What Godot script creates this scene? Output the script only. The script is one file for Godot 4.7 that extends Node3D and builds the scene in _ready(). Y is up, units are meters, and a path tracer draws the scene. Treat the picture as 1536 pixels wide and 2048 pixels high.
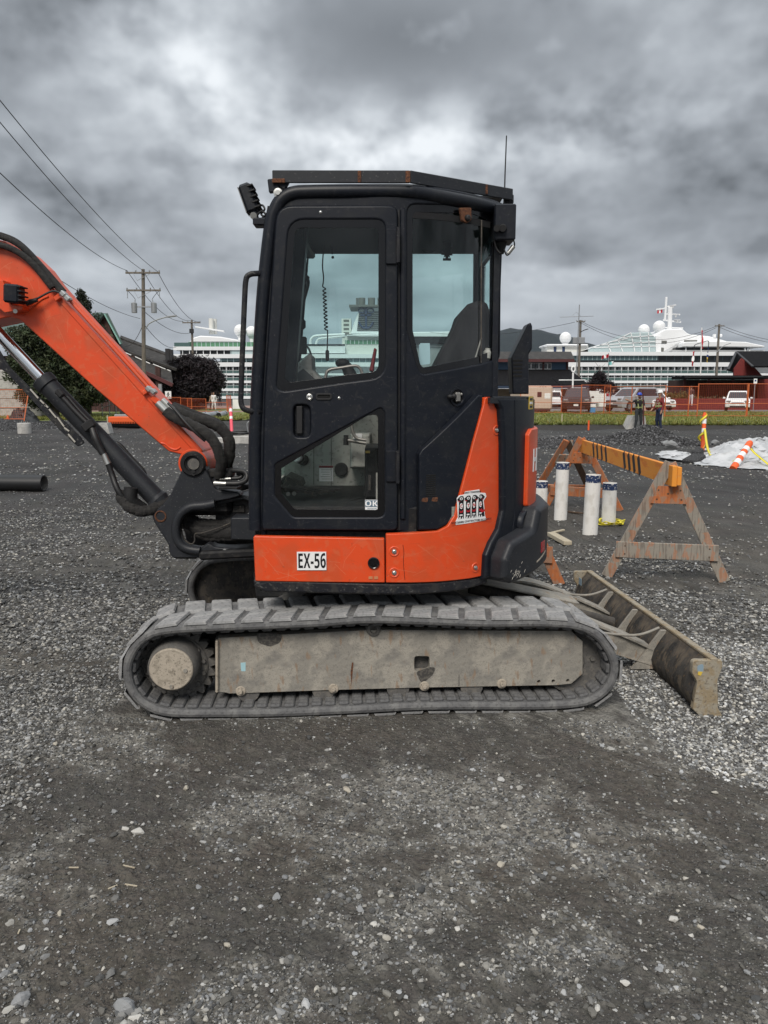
extends Node3D

static func W(x: float, y: float) -> Vector2:
	return Vector2(x, y)

static func V(x: float, y: float, z: float) -> Vector3:
	return Vector3(x, y, z)

# ---------------------------------------------------------------- the order of the scene
var M := {}
var taken := {}
var rng := RandomNumberGenerator.new()

func _ready():
	rng.seed = 7
	var cam := Camera3D.new()
	cam.name = "camera"
	cam.fov = 67.34
	cam.near = 0.05
	cam.far = 6000.0
	cam.position = V(0, 1.6, 0)
	cam.rotation_degrees = V(-8.7, 0, 0)
	add_child(cam)
	cam.current = true
	var we := WorldEnvironment.new()
	we.name = "environment"
	var env := Environment.new()
	env.background_mode = Environment.BG_SKY
	env.sky = Sky.new()
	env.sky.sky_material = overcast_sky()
	env.tonemap_mode = Environment.TONE_MAPPER_LINEAR
	env.tonemap_exposure = 1.8
	env.fog_enabled = true
	env.fog_density = 0.00002
	env.fog_light_color = Color(0.66, 0.70, 0.76)
	env.sdfgi_enabled = true
	env.ssao_enabled = true
	env.ssil_enabled = true
	we.environment = env
	add_child(we)
	var sun := DirectionalLight3D.new()
	sun.name = "sun"
	sun.light_energy = 0.5
	sun.light_angular_distance = 22.0
	sun.light_color = Color(1.0, 0.97, 0.93)
	sun.rotation_degrees = V(-44, -14, 0)
	sun.shadow_enabled = true
	add_child(sun)
	materials()
	build_ground()
	build_loose_stones()
	build_excavator()
	build_site_things()
	build_shore()
	build_ship()
	build_hills()
	build_people()

func overcast_sky() -> PanoramaSkyMaterial:
	var w := 2048
	var h := 1024
	var big := FastNoiseLite.new()
	big.seed = 11
	big.noise_type = FastNoiseLite.TYPE_SIMPLEX_SMOOTH
	big.frequency = 0.75
	big.fractal_type = FastNoiseLite.FRACTAL_FBM
	big.fractal_octaves = 6
	big.fractal_gain = 0.55
	var warp := FastNoiseLite.new()
	warp.seed = 5
	warp.frequency = 0.9
	warp.fractal_octaves = 3
	var puff := FastNoiseLite.new()
	puff.seed = 17
	puff.noise_type = FastNoiseLite.TYPE_SIMPLEX_SMOOTH
	puff.frequency = 2.1
	puff.fractal_octaves = 6
	puff.fractal_gain = 0.58
	var data := PackedFloat32Array()
	data.resize(w * h * 3)
	var banks := [[1.0, 23.0, 12.0, 4.5, -0.6], [-0.5, 16.2, 9.0, 2.4, 0.95], [-12.0, 19.5, 4.0, 4.0, 0.4], [14.0, 17.5, 9.0, 2.4, 0.35], [-27.0, 20.0, 8.0, 4.0, -0.3], [20.0, 12.5, 10.0, 2.6, -0.25], [16.0, 22.0, 7.0, 3.0, -0.25], [-20.0, 12.0, 8.0, 2.2, -0.1], [24.0, 3.2, 14.0, 1.6, 0.3], [-14.0, 21.0, 7.0, 3.0, 0.35], [-24.0, 24.0, 6.0, 2.5, 0.3], [15.0, 5.0, 7.0, 1.3, -0.22], [-18.0, 7.5, 9.0, 1.5, 0.15], [12.0, 8.2, 6.0, 1.0, 0.22], [20.0, 27.0, 9.0, 3.5, 0.3], [-20.0, 27.0, 9.0, 4.0, 0.15]]
	for j in h:
		var el := PI * (0.5 - (j + 0.5) / h)
		for i in w:
			var o := (j * w + i) * 3
			if el < -0.02:
				data[o] = 0.22
				data[o + 1] = 0.225
				data[o + 2] = 0.235
				continue
			var az := wrapf(TAU * (i + 0.5) / w, -PI, PI)
			var y := sin(el)
			var k := 1.0 / (maxf(y, 0.0) + 0.17)
			var px := sin(az) * cos(el) * k
			var pz := -cos(az) * cos(el) * k
			var wx := warp.get_noise_2d(px * 1.3, pz * 1.3)
			var n := 0.75 * big.get_noise_2d(px + 0.1 * wx, pz * 1.2 + 0.1 * warp.get_noise_2d(px + 20.0, pz))
			n += 0.8 * smoothstep(0.03, 0.22, el) * puff.get_noise_3d(sin(az) * 2.0 + 0.06 * wx, el * 3.2, cos(az) * 2.0)
			n += 0.42 * smoothstep(0.02, 0.25, el) * puff.get_noise_3d(sin(az) * 6.5 + 9.0, el * 10.0, cos(az) * 6.5)
			var lit := 0.232 + 0.2 * n + 0.05 * exp(-pow(el / 0.09, 2.0))
			var ad := rad_to_deg(az)
			var ed := rad_to_deg(el)
			if absf(ad) < 60.0 and ed < 45.0:
				for b in banks:
					var dx: float = (ad - b[0]) / b[2]
					var dy: float = (ed - b[1]) / b[3]
					var d2 := dx * dx + dy * dy
					if d2 < 7.0:
						lit += b[4] * 0.15 * exp(-d2) * clampf(1.0 + 2.4 * n, 0.25, 2.2)
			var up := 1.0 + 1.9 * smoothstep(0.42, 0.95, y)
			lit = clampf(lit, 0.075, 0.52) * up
			var cool := clampf(1.0 - 1.8 * lit, 0.0, 1.0)
			data[o] = lit * (0.955 - 0.065 * cool)
			data[o + 1] = lit * (1.0 - 0.005 * cool)
			data[o + 2] = lit * (1.04 + 0.09 * cool)
	var im := Image.create_from_data(w, h, false, Image.FORMAT_RGBF, data.to_byte_array())
	var m := PanoramaSkyMaterial.new()
	m.panorama = ImageTexture.create_from_image(im)
	return m

# ---------------------------------------------------------------- materials
func grey(im_size: int, freq: float, sd: int, oct := 4, kind := 0, stretch := 1.0) -> PackedByteArray:
	var n := FastNoiseLite.new()
	n.seed = sd
	n.noise_type = [FastNoiseLite.TYPE_SIMPLEX_SMOOTH, FastNoiseLite.TYPE_CELLULAR, FastNoiseLite.TYPE_VALUE][kind]
	n.frequency = freq
	n.fractal_type = FastNoiseLite.FRACTAL_FBM if kind != 1 else FastNoiseLite.FRACTAL_NONE
	n.fractal_octaves = oct
	if kind == 1:
		n.cellular_return_type = FastNoiseLite.RETURN_CELL_VALUE
	var w := maxi(8, int(im_size / maxf(stretch, 1.0)))
	var h := maxi(8, int(im_size / maxf(1.0 / stretch, 1.0)))
	var im := n.get_seamless_image(w, h)
	im.convert(Image.FORMAT_L8)
	if w != im_size or h != im_size:
		im.resize(im_size, im_size, Image.INTERPOLATE_CUBIC)
	return im.get_data()

# layers: [frequency, seed, low, high, colour, strength, kind, stretch]
func picture(size: int, base: Color, layers: Array) -> ImageTexture:
	var px := size * size
	var r := PackedFloat32Array()
	var g := PackedFloat32Array()
	var b := PackedFloat32Array()
	r.resize(px)
	g.resize(px)
	b.resize(px)
	r.fill(base.r)
	g.fill(base.g)
	b.fill(base.b)
	for L in layers:
		if L.size() > 6 and L[6] == 9:
			scratch(size, L, [r, g, b])
			continue
		var n := grey(size, L[0], L[1], 4, L[6] if L.size() > 6 else 0, L[7] if L.size() > 7 else 1.0)
		var ramp := PackedFloat32Array()
		ramp.resize(256)
		for i in 256:
			ramp[i] = smoothstep(L[2], L[3], i / 255.0) * L[5]
		var c: Color = L[4]
		for i in px:
			var a := ramp[n[i]]
			if a > 0.0:
				r[i] += (c.r - r[i]) * a
				g[i] += (c.g - g[i]) * a
				b[i] += (c.b - b[i]) * a
	var out := PackedByteArray()
	out.resize(px * 3)
	var to := PackedByteArray()
	to.resize(4096)
	for i in 4096:
		var c := Color(i / 4095.0, 0, 0).linear_to_srgb()
		to[i] = int(c.r * 255.0 + 0.5)
	for i in px:
		out[i * 3] = to[clampi(int(r[i] * 4095.0), 0, 4095)]
		out[i * 3 + 1] = to[clampi(int(g[i] * 4095.0), 0, 4095)]
		out[i * 3 + 2] = to[clampi(int(b[i] * 4095.0), 0, 4095)]
	return ImageTexture.create_from_image(Image.create_from_data(size, size, false, Image.FORMAT_RGB8, out))

# fine random lines: [, seed, how many, longest in pixels, colour, strength, 9]
func scratch(size: int, L: Array, ch: Array):
	var q := RandomNumberGenerator.new()
	q.seed = L[1]
	for i in int(L[2]):
		var p := W(q.randf(), q.randf()) * size
		var a := q.randfn(0.0, 0.9)
		var n := int(q.randf_range(0.15, 1.0) * L[3])
		var k: float = L[5] * q.randf_range(0.3, 1.0)
		for j in n:
			var id := posmod(int(p.y), size) * size + posmod(int(p.x), size)
			for c in 3:
				ch[c][id] += (L[4][c] - ch[c][id]) * k
			p += W(cos(a), sin(a))
			a += q.randfn(0.0, 0.03)

func relief(size: int, freq: float, sd: int, oct := 4, kind := 0, stretch := 1.0) -> ImageTexture:
	return ImageTexture.create_from_image(Image.create_from_data(size, size, false, Image.FORMAT_L8, grey(size, freq, sd, oct, kind, stretch)))

func lin(r: float, g: float, b: float) -> Color:
	return Color(r, g, b)

func plain(called: String, c: Color, rough := 0.6, metal := 0.0) -> StandardMaterial3D:
	var m := StandardMaterial3D.new()
	m.resource_name = called
	m.albedo_color = c.linear_to_srgb()
	m.roughness = rough
	m.metallic = metal
	M[called] = m
	return m

func textured(called: String, tex: ImageTexture, metres: float, rough := 0.6, metal := 0.0, bump: ImageTexture = null, cm := 0.0) -> StandardMaterial3D:
	var m := StandardMaterial3D.new()
	m.resource_name = called
	m.albedo_texture = tex
	m.roughness = rough
	m.metallic = metal
	m.uv1_triplanar = true
	m.uv1_scale = Vector3.ONE / metres
	m.texture_filter = BaseMaterial3D.TEXTURE_FILTER_LINEAR_WITH_MIPMAPS
	if bump:
		m.heightmap_enabled = true
		m.heightmap_texture = bump
		m.heightmap_scale = cm
	M[called] = m
	return m

func glass(called: String, c: Color, rough := 0.02) -> StandardMaterial3D:
	var m := plain(called, c, rough)
	m.albedo_color.a = c.a
	m.transparency = BaseMaterial3D.TRANSPARENCY_ALPHA
	return m

func materials():
	var dust := lin(0.20, 0.185, 0.165)
	var fine := relief(512, 0.03, 3, 5)
	var coarse := relief(512, 0.012, 9, 6)
	textured("orange", picture(512, lin(0.68, 0.066, 0.011), [[0.006, 1, 0.45, 0.8, lin(0.52, 0.075, 0.02), 0.7], [0.02, 2, 0.62, 0.78, lin(0.6, 0.14, 0.055), 0.35], [0, 22, 90, 90, lin(0.65, 0.24, 0.14), 0.6, 9], [0.015, 222, 0.6, 0.8, lin(0.55, 0.1, 0.04), 0.4], [0, 221, 12, 60, lin(0.2, 0.05, 0.03), 0.5, 9], [0.05, 23, 0.8, 0.86, lin(0.12, 0.05, 0.03), 0.4]]), 0.9, 0.42)
	M.orange.clearcoat_enabled = true
	M.orange.clearcoat = 0.25
	M.orange.clearcoat_roughness = 0.25
	textured("black_paint", picture(512, lin(0.0078, 0.0098, 0.0155), [[0.008, 4, 0.5, 0.8, lin(0.013, 0.0145, 0.018), 0.8], [0.03, 5, 0.68, 0.8, lin(0.035, 0.035, 0.036), 0.35], [0, 51, 60, 80, lin(0.07, 0.07, 0.075), 0.5, 9], [0.09, 6, 0.84, 0.88, lin(0.16, 0.16, 0.16), 0.5]]), 0.7, 0.42)
	textured("worn_black", picture(512, lin(0.013, 0.014, 0.018), [[0.01, 24, 0.5, 0.75, lin(0.035, 0.034, 0.033), 0.8], [0.05, 25, 0.7, 0.8, lin(0.10, 0.095, 0.085), 0.5], [0, 26, 120, 40, lin(0.22, 0.22, 0.21), 0.6, 9], [0.03, 261, 0.74, 0.8, lin(0.16, 0.16, 0.15), 0.5]]), 0.5, 0.5)
	textured("dark_grey", picture(512, lin(0.021, 0.023, 0.028), [[0.01, 7, 0.45, 0.8, lin(0.026, 0.028, 0.032), 0.8], [0.07, 8, 0.8, 0.86, lin(0.2, 0.19, 0.18), 0.5], [0, 81, 60, 60, lin(0.10, 0.10, 0.10), 0.5, 9]]), 0.6, 0.45)
	textured("grease_black", picture(256, lin(0.011, 0.011, 0.012), [[0.02, 27, 0.5, 0.8, lin(0.03, 0.028, 0.026), 0.8], [0.08, 28, 0.75, 0.85, lin(0.08, 0.075, 0.07), 0.6]]), 0.4, 0.55)
	plain("frit", lin(0.004, 0.004, 0.005), 0.2)
	plain("seal", lin(0.008, 0.008, 0.009), 0.65)
	plain("void", lin(0.003, 0.003, 0.003), 0.9)
	pass
	for k in ["black_paint", "dark_grey", "worn_black", "grease_black"]:
		M[k].metallic_specular = 0.37
	var pane := plain("cab_glass", lin(0.63, 0.87, 0.84), 0.0)
	pane.albedo_color.a = 0.0
	glass("near_glass", Color(0.01, 0.03, 0.03, 0.05), 0.0)
	pane.refraction_enabled = true
	pane.refraction_scale = 0.05
	textured("rust", picture(256, lin(0.12, 0.045, 0.02), [[0.03, 10, 0.4, 0.7, lin(0.05, 0.02, 0.012), 0.9], [0.06, 12, 0.6, 0.8, lin(0.2, 0.09, 0.04), 0.7]]), 0.15, 0.9)
	textured("rubber", picture(512, lin(0.25, 0.25, 0.25), [[0.008, 13, 0.4, 0.75, lin(0.34, 0.338, 0.33), 0.85], [0.03, 14, 0.55, 0.8, lin(0.12, 0.12, 0.122), 0.5], [0.08, 141, 0.7, 0.85, lin(0.24, 0.235, 0.23), 0.5]]), 0.45, 0.92, 0.0, fine, 0.25)
	textured("rubber_side", picture(512, lin(0.105, 0.105, 0.107), [[0.008, 15, 0.4, 0.75, lin(0.17, 0.168, 0.165), 0.85], [0.03, 16, 0.6, 0.8, lin(0.03, 0.03, 0.032), 0.6]]), 0.4, 0.85, 0.0, fine, 0.15)
	textured("dusty_steel", picture(512, lin(0.25, 0.235, 0.205), [[0.006, 17, 0.42, 0.68, lin(0.34, 0.315, 0.27), 0.8], [0, 171, 70, 120, lin(0.42, 0.4, 0.36), 0.5, 9], [0, 172, 40, 60, lin(0.1, 0.07, 0.05), 0.6, 9], [0.012, 18, 0.5, 0.85, lin(0.17, 0.162, 0.15), 0.6, 0, 1.6], [0.02, 19, 0.68, 0.82, lin(0.24, 0.15, 0.085), 0.6, 0, 0.25], [0.05, 20, 0.6, 0.85, lin(0.14, 0.133, 0.12), 0.45], [0.11, 201, 0.72, 0.85, lin(0.3, 0.28, 0.24), 0.5], [0.14, 202, 0.62, 0.8, lin(0.12, 0.11, 0.1), 0.5]]), 0.6, 0.9, 0.0, fine, 0.2)
	textured("muddy_plate", picture(512, lin(0.045, 0.042, 0.04), [[0.008, 29, 0.4, 0.7, lin(0.08, 0.07, 0.058), 0.9], [0.02, 30, 0.6, 0.8, lin(0.02, 0.019, 0.019), 0.7], [0.04, 31, 0.72, 0.85, lin(0.14, 0.115, 0.085), 0.7, 0, 0.3]]), 0.5, 0.9, 0.0, fine, 0.3)
	textured("blade_back", picture(512, lin(0.045, 0.041, 0.037), [[0.008, 32, 0.45, 0.75, lin(0.12, 0.095, 0.068), 0.8], [0.012, 33, 0.5, 0.7, lin(0.012, 0.0115, 0.011), 0.85, 0, 0.4], [0.03, 34, 0.7, 0.8, lin(0.14, 0.09, 0.045), 0.7]]), 0.5, 0.85, 0.0, fine, 0.2)
	textured("blade_edge", picture(512, lin(0.28, 0.25, 0.195), [[0.008, 35, 0.42, 0.7, lin(0.25, 0.19, 0.11), 0.8], [0.03, 36, 0.62, 0.8, lin(0.1, 0.075, 0.05), 0.7], [0.06, 37, 0.68, 0.8, lin(0.34, 0.31, 0.27), 0.6]]), 0.4, 0.8, 0.0, fine, 0.15)
	textured("hub_dust", picture(256, lin(0.38, 0.335, 0.27), [[0.02, 38, 0.5, 0.75, lin(0.26, 0.225, 0.18), 0.8], [0.06, 39, 0.68, 0.8, lin(0.09, 0.08, 0.07), 0.7]]), 0.25, 0.9, 0.0, fine, 0.1)
	textured("dark_dust", picture(256, lin(0.10, 0.096, 0.09), [[0.02, 40, 0.5, 0.75, lin(0.15, 0.14, 0.125), 0.8], [0.06, 41, 0.65, 0.8, lin(0.05, 0.048, 0.046), 0.7]]), 0.25, 0.9)
	textured("oil", picture(256, lin(0.05, 0.047, 0.043), [[0.03, 411, 0.4, 0.7, lin(0.11, 0.10, 0.088), 0.9]]), 0.15, 0.6)
	plain("chrome", lin(0.75, 0.76, 0.78), 0.12, 1.0)
	plain("zinc", lin(0.5, 0.5, 0.48), 0.35, 0.9)
	plain("bolt_steel", lin(0.3, 0.29, 0.27), 0.5, 0.7)
	textured("hose_sleeve", picture(256, lin(0.016, 0.015, 0.015), [[0.03, 42, 0.5, 0.75, lin(0.035, 0.033, 0.031), 0.8, 0, 4.0]]), 0.2, 0.95, 0.0, relief(256, 0.03, 43, 4, 0, 0.25), 0.6)
	plain("hose", lin(0.012, 0.012, 0.013), 0.5)
	textured("cab_grey", picture(256, lin(0.36, 0.37, 0.34), [[0.02, 44, 0.5, 0.8, lin(0.26, 0.26, 0.24), 0.8], [0.05, 45, 0.7, 0.82, lin(0.08, 0.08, 0.075), 0.5]]), 0.5, 0.75)
	textured("cab_floor", picture(256, lin(0.24, 0.23, 0.2), [[0.02, 46, 0.5, 0.8, lin(0.07, 0.065, 0.06), 0.8, 0, 3.0]]), 0.4, 0.95, 0.0, fine, 0.4)
	textured("seat_cloth", picture(256, lin(0.009, 0.0095, 0.011), [[0.06, 47, 0.5, 0.8, lin(0.016, 0.017, 0.019), 0.8]]), 0.2, 0.95)
	plain("red_grip", lin(0.16, 0.012, 0.015), 0.6)
	plain("white_vinyl", lin(0.8, 0.8, 0.8), 0.45)
	plain("ink", lin(0.006, 0.006, 0.008), 0.5)
	plain("red_ink", lin(0.45, 0.012, 0.02), 0.5)
	plain("yellow_ink", lin(0.6, 0.42, 0.06), 0.5)
	plain("red_reflector", lin(0.35, 0.008, 0.02), 0.25)
	plain("lens", lin(0.25, 0.25, 0.25), 0.15)
	site_materials(fine, coarse)

# ---------------------------------------------------------------- naming
func numbered(called: String) -> String:
	if not taken.has(called):
		taken[called] = 0
		return called
	taken[called] += 1
	return "%s_%03d" % [called, taken[called]]

func tag(o: Node3D, label: String, category: String, group := "") -> Node3D:
	o.set_meta("label", label)
	o.set_meta("category", category)
	if group:
		o.set_meta("group", group)
	return o

func thing(called: String, label: String, category: String, at := Vector3.ZERO, turn := 0.0, group := "") -> Node3D:
	var o := Node3D.new()
	o.name = numbered(called)
	add_child(o)
	o.position = at
	o.rotation.y = turn
	return tag(o, label, category, group)

func part(called: String, mesh: Mesh, mat: Material, parent: Node, at := Transform3D()) -> MeshInstance3D:
	var o := MeshInstance3D.new()
	o.name = called
	o.mesh = mesh
	o.material_override = mat
	o.transform = at
	parent.add_child(o, true)
	return o

func single(called: String, mesh: Mesh, mat: Material, label: String, category: String, group := "", at := Transform3D()) -> MeshInstance3D:
	var o := part(numbered(called), mesh, mat, self, at)
	tag(o, label, category, group)
	return o

func structure(called: String, mesh: Mesh, mat: Material) -> MeshInstance3D:
	var o := part(numbered(called), mesh, mat, self)
	o.set_meta("kind", "structure")
	return o

func again(o: Node3D, at: Vector3, turn: float, label := "") -> Node3D:
	var c: Node3D = o.duplicate()
	c.name = numbered(String(o.name).rstrip("0123456789").rstrip("_"))
	add_child(c)
	c.position = at
	c.rotation.y = turn
	if label:
		c.set_meta("label", label)
	return c

# ---------------------------------------------------------------- shapes
class B:
	static func W(x: float, y: float) -> Vector2:
		return Vector2(x, y)
	static func V(x: float, y: float, z: float) -> Vector3:
		return Vector3(x, y, z)
	var st := SurfaceTool.new()
	func _init():
		st.begin(Mesh.PRIMITIVE_TRIANGLES)
		st.set_smooth_group(-1)
	func smooth(g: int) -> void:
		st.set_smooth_group(g)
	func tint(c: Color) -> void:
		st.set_color(c)
	func tri(a: Vector3, b: Vector3, c: Vector3, out: Vector3) -> void:
		if (a - c).cross(a - b).dot(out) < 0.0:
			var k := b
			b = c
			c = k
		st.add_vertex(a)
		st.add_vertex(b)
		st.add_vertex(c)
	func quad(a: Vector3, b: Vector3, c: Vector3, d: Vector3, out: Vector3) -> void:
		tri(a, b, c, out)
		tri(a, c, d, out)
	func box(c: Vector3, s: Vector3, bev := 0.0, bs := Basis.IDENTITY) -> B:
		var h := s * 0.5
		if bev <= 0.0:
			for ax in 3:
				for sg in [-1.0, 1.0]:
					var q := []
					for k in [[-1, -1], [1, -1], [1, 1], [-1, 1]]:
						var v := Vector3.ZERO
						v[ax] = sg * h[ax]
						v[(ax + 1) % 3] = k[0] * h[(ax + 1) % 3]
						v[(ax + 2) % 3] = k[1] * h[(ax + 2) % 3]
						q.append(c + bs * v)
					var o := Vector3.ZERO
					o[ax] = sg
					quad(q[0], q[1], q[2], q[3], bs * o)
			return self
		bev = minf(bev, minf(h.x, minf(h.y, h.z)) * 0.95)
		var corner := func(sg: Vector3, ax: int) -> Vector3:
			var v := V(sg.x * (h.x - bev), sg.y * (h.y - bev), sg.z * (h.z - bev))
			v[ax] = sg[ax] * h[ax]
			return c + bs * v
		for ax in 3:
			var a1 := (ax + 1) % 3
			var a2 := (ax + 2) % 3
			for sg in [-1.0, 1.0]:
				var q := []
				for k in [[-1, -1], [1, -1], [1, 1], [-1, 1]]:
					var s3 := Vector3.ZERO
					s3[ax] = sg
					s3[a1] = k[0]
					s3[a2] = k[1]
					q.append(corner.call(s3, ax))
				var o := Vector3.ZERO
				o[ax] = sg
				quad(q[0], q[1], q[2], q[3], bs * o)
			for s1 in [-1.0, 1.0]:
				for s2 in [-1.0, 1.0]:
					var lo := Vector3.ZERO
					lo[ax] = -1
					lo[a1] = s1
					lo[a2] = s2
					var hi := lo
					hi[ax] = 1
					var o2 := Vector3.ZERO
					o2[a1] = s1
					o2[a2] = s2
					quad(corner.call(lo, a1), corner.call(hi, a1), corner.call(hi, a2), corner.call(lo, a2), bs * o2)
		for sx in [-1.0, 1.0]:
			for sy in [-1.0, 1.0]:
				for sz in [-1.0, 1.0]:
					var s4 := V(sx, sy, sz)
					tri(corner.call(s4, 0), corner.call(s4, 1), corner.call(s4, 2), bs * s4)
		return self
	func bar(a: Vector3, b: Vector3, w: float, t: float, bev := 0.0, up := Vector3.UP) -> B:
		var y := (b - a).normalized()
		if absf(y.dot(up)) > 0.98:
			up = Vector3.RIGHT if absf(y.x) < 0.9 else Vector3.UP
		var x := y.cross(up).normalized()
		var z := x.cross(y).normalized()
		return box((a + b) * 0.5, V(w, a.distance_to(b), t), bev, Basis(x, y, z))
	func tube(pts: Array, r: float, n := 8, closed := false, flat := 1.0, r2 := -1.0) -> B:
		var m := pts.size()
		var rings := []
		var up := Vector3.ZERO
		for i in m:
			var d: Vector3
			if closed:
				d = (pts[(i + 1) % m] - pts[(i - 1 + m) % m]).normalized()
			else:
				d = (pts[mini(i + 1, m - 1)] - pts[maxi(i - 1, 0)]).normalized()
			if up == Vector3.ZERO:
				up = Vector3.UP if absf(d.y) < 0.9 else Vector3.RIGHT
			var x := d.cross(up).normalized()
			up = x.cross(d).normalized()
			var ring := []
			var rr := r if r2 < 0.0 else lerpf(r, r2, float(i) / (m - 1))
			for k in n:
				var a := TAU * k / n
				ring.append(pts[i] + (x * cos(a) + up * sin(a) * flat) * rr)
			rings.append(ring)
		st.set_smooth_group(1)
		for i in (m if closed else m - 1):
			var j := (i + 1) % m
			for k in n:
				var k2 := (k + 1) % n
				quad(rings[i][k], rings[i][k2], rings[j][k2], rings[j][k], (rings[i][k] + rings[i][k2]) * 0.5 - pts[i])
		st.set_smooth_group(-1)
		if not closed:
			for e in [0, m - 1]:
				var o: Vector3 = pts[0] - pts[1] if e == 0 else pts[m - 1] - pts[m - 2]
				for k in n:
					tri(pts[e], rings[e][k], rings[e][(k + 1) % n], o)
		return self
	func lathe(at: Vector3, axis: Vector3, prof: Array, n := 24, soft := false) -> B:
		axis = axis.normalized()
		var u := axis.cross(Vector3.UP if absf(axis.y) < 0.9 else Vector3.RIGHT).normalized()
		var w := axis.cross(u)
		for i in prof.size() - 1:
			st.set_smooth_group(1 if soft else i + 1)
			var p0: Vector2 = prof[i]
			var p1: Vector2 = prof[i + 1]
			var dn := W(p1.y - p0.y, -(p1.x - p0.x))
			for k in n:
				var a0 := TAU * k / n
				var a1 := TAU * (k + 1) / n
				var e0 := u * cos(a0) + w * sin(a0)
				var e1 := u * cos(a1) + w * sin(a1)
				var out := (e0 + e1) * 0.5 * -dn.y - axis * -dn.x * 1.0
				out = (e0 + e1) * 0.5 * (p1.x - p0.x) - axis * (p1.y - p0.y)
				var A := at + axis * p0.x + e0 * p0.y
				var Bq := at + axis * p0.x + e1 * p0.y
				var C := at + axis * p1.x + e1 * p1.y
				var D := at + axis * p1.x + e0 * p1.y
				if p0.y < 1e-6:
					tri(A, C, D, out)
				elif p1.y < 1e-6:
					tri(A, Bq, C, out)
				else:
					quad(A, Bq, C, D, out)
		st.set_smooth_group(-1)
		return self
	func cyl(a: Vector3, b: Vector3, r0: float, r1 := -1.0, n := 16) -> B:
		if r1 < 0.0:
			r1 = r0
		var l := a.distance_to(b)
		return lathe(a, b - a, [W(0, 0), W(0, r0), W(l, r1), W(l, 0)], n)
	func ball(c: Vector3, r: float, n := 16, sq := Vector3.ONE) -> B:
		st.set_smooth_group(1)
		var m := n / 2
		for i in m:
			var t0 := PI * i / m
			var t1 := PI * (i + 1) / m
			for k in n:
				var a0 := TAU * k / n
				var a1 := TAU * (k + 1) / n
				var q := []
				for p in [[t0, a0], [t0, a1], [t1, a1], [t1, a0]]:
					q.append(c + V(sin(p[0]) * cos(p[1]), cos(p[0]), sin(p[0]) * sin(p[1])) * r * sq)
				var o: Vector3 = (q[0] + q[2]) * 0.5 - c
				if i > 0:
					tri(q[0], q[1], q[2], o)
				if i < m - 1:
					tri(q[0], q[2], q[3], o)
		st.set_smooth_group(-1)
		return self
	func prism(poly: PackedVector2Array, z0: float, z1: float, x := Transform3D()) -> B:
		var p := poly
		var n := p.size()
		var ids := Geometry2D.triangulate_polygon(p)
		for i in range(0, ids.size(), 3):
			for z in [z0, z1]:
				tri(x * V(p[ids[i]].x, p[ids[i]].y, z), x * V(p[ids[i + 1]].x, p[ids[i + 1]].y, z), x * V(p[ids[i + 2]].x, p[ids[i + 2]].y, z), x.basis * V(0, 0, 1.0 if (z == maxf(z0, z1)) else -1.0))
		var turn := -1.0 if Geometry2D.is_polygon_clockwise(p) else 1.0
		for i in n:
			var a := p[i]
			var b := p[(i + 1) % n]
			var o := V(b.y - a.y, a.x - b.x, 0) * turn
			quad(x * V(a.x, a.y, z0), x * V(b.x, b.y, z0), x * V(b.x, b.y, z1), x * V(a.x, a.y, z1), x.basis * o)
		return self
	func done() -> ArrayMesh:
		st.generate_normals()
		return st.commit()

func box_mesh(c: Vector3, s: Vector3, bev := 0.0, bs := Basis.IDENTITY) -> ArrayMesh:
	return B.new().box(c, s, bev, bs).done()

func spline(pts: Array, steps := 6) -> Array:
	var out := []
	var m := pts.size()
	for i in m - 1:
		for k in steps:
			out.append(cub(pts[maxi(i - 1, 0)], pts[i], pts[i + 1], pts[mini(i + 2, m - 1)], float(k) / steps))
	out.append(pts[m - 1])
	return out

func cub(a: Vector3, b: Vector3, c: Vector3, d: Vector3, t: float) -> Vector3:
	return b.cubic_interpolate(c, a, d, t)

# corner points with a radius each (z) -> outline with rounded corners
func outline(pts: Array, seg := 5) -> PackedVector2Array:
	var out := PackedVector2Array()
	var n := pts.size()
	for i in n:
		var p := W(pts[i].x, pts[i].y)
		var r: float = pts[i].z
		var a := W(pts[(i - 1 + n) % n].x, pts[(i - 1 + n) % n].y)
		var b := W(pts[(i + 1) % n].x, pts[(i + 1) % n].y)
		if r <= 0.0005:
			out.append(p)
			continue
		var u := (a - p).normalized()
		var v := (b - p).normalized()
		var half := acos(clampf(u.dot(v), -0.9999, 0.9999)) * 0.5
		var t := minf(r / tan(half), minf(p.distance_to(a), p.distance_to(b)) * 0.48)
		var p0 := p + u * t
		var p1 := p + v * t
		for k in seg + 1:
			var f := float(k) / seg
			out.append(p0.lerp(p, f).lerp(p.lerp(p1, f), f))
	if Geometry2D.is_polygon_clockwise(out):
		out.reverse()
	return out

func inset(poly: PackedVector2Array, d: float) -> PackedVector2Array:
	var out := PackedVector2Array()
	var n := poly.size()
	for i in n:
		var e0 := (poly[i] - poly[(i - 1 + n) % n]).normalized()
		var e1 := (poly[(i + 1) % n] - poly[i]).normalized()
		if e0 == Vector2.ZERO:
			e0 = e1
		if e1 == Vector2.ZERO:
			e1 = e0
		var n0 := W(-e0.y, e0.x)
		var n1 := W(-e1.y, e1.x)
		var m := n0 + n1
		out.append(poly[i] + m * (d / maxf(0.35, m.dot(n0))))
	return out

# The machine's upper body in plan: a straight side, then the round tail. s runs along it, off outwards.
const TAIL := Vector2 (-0.06, -4.6)
const TAIL_R := 0.9

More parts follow.
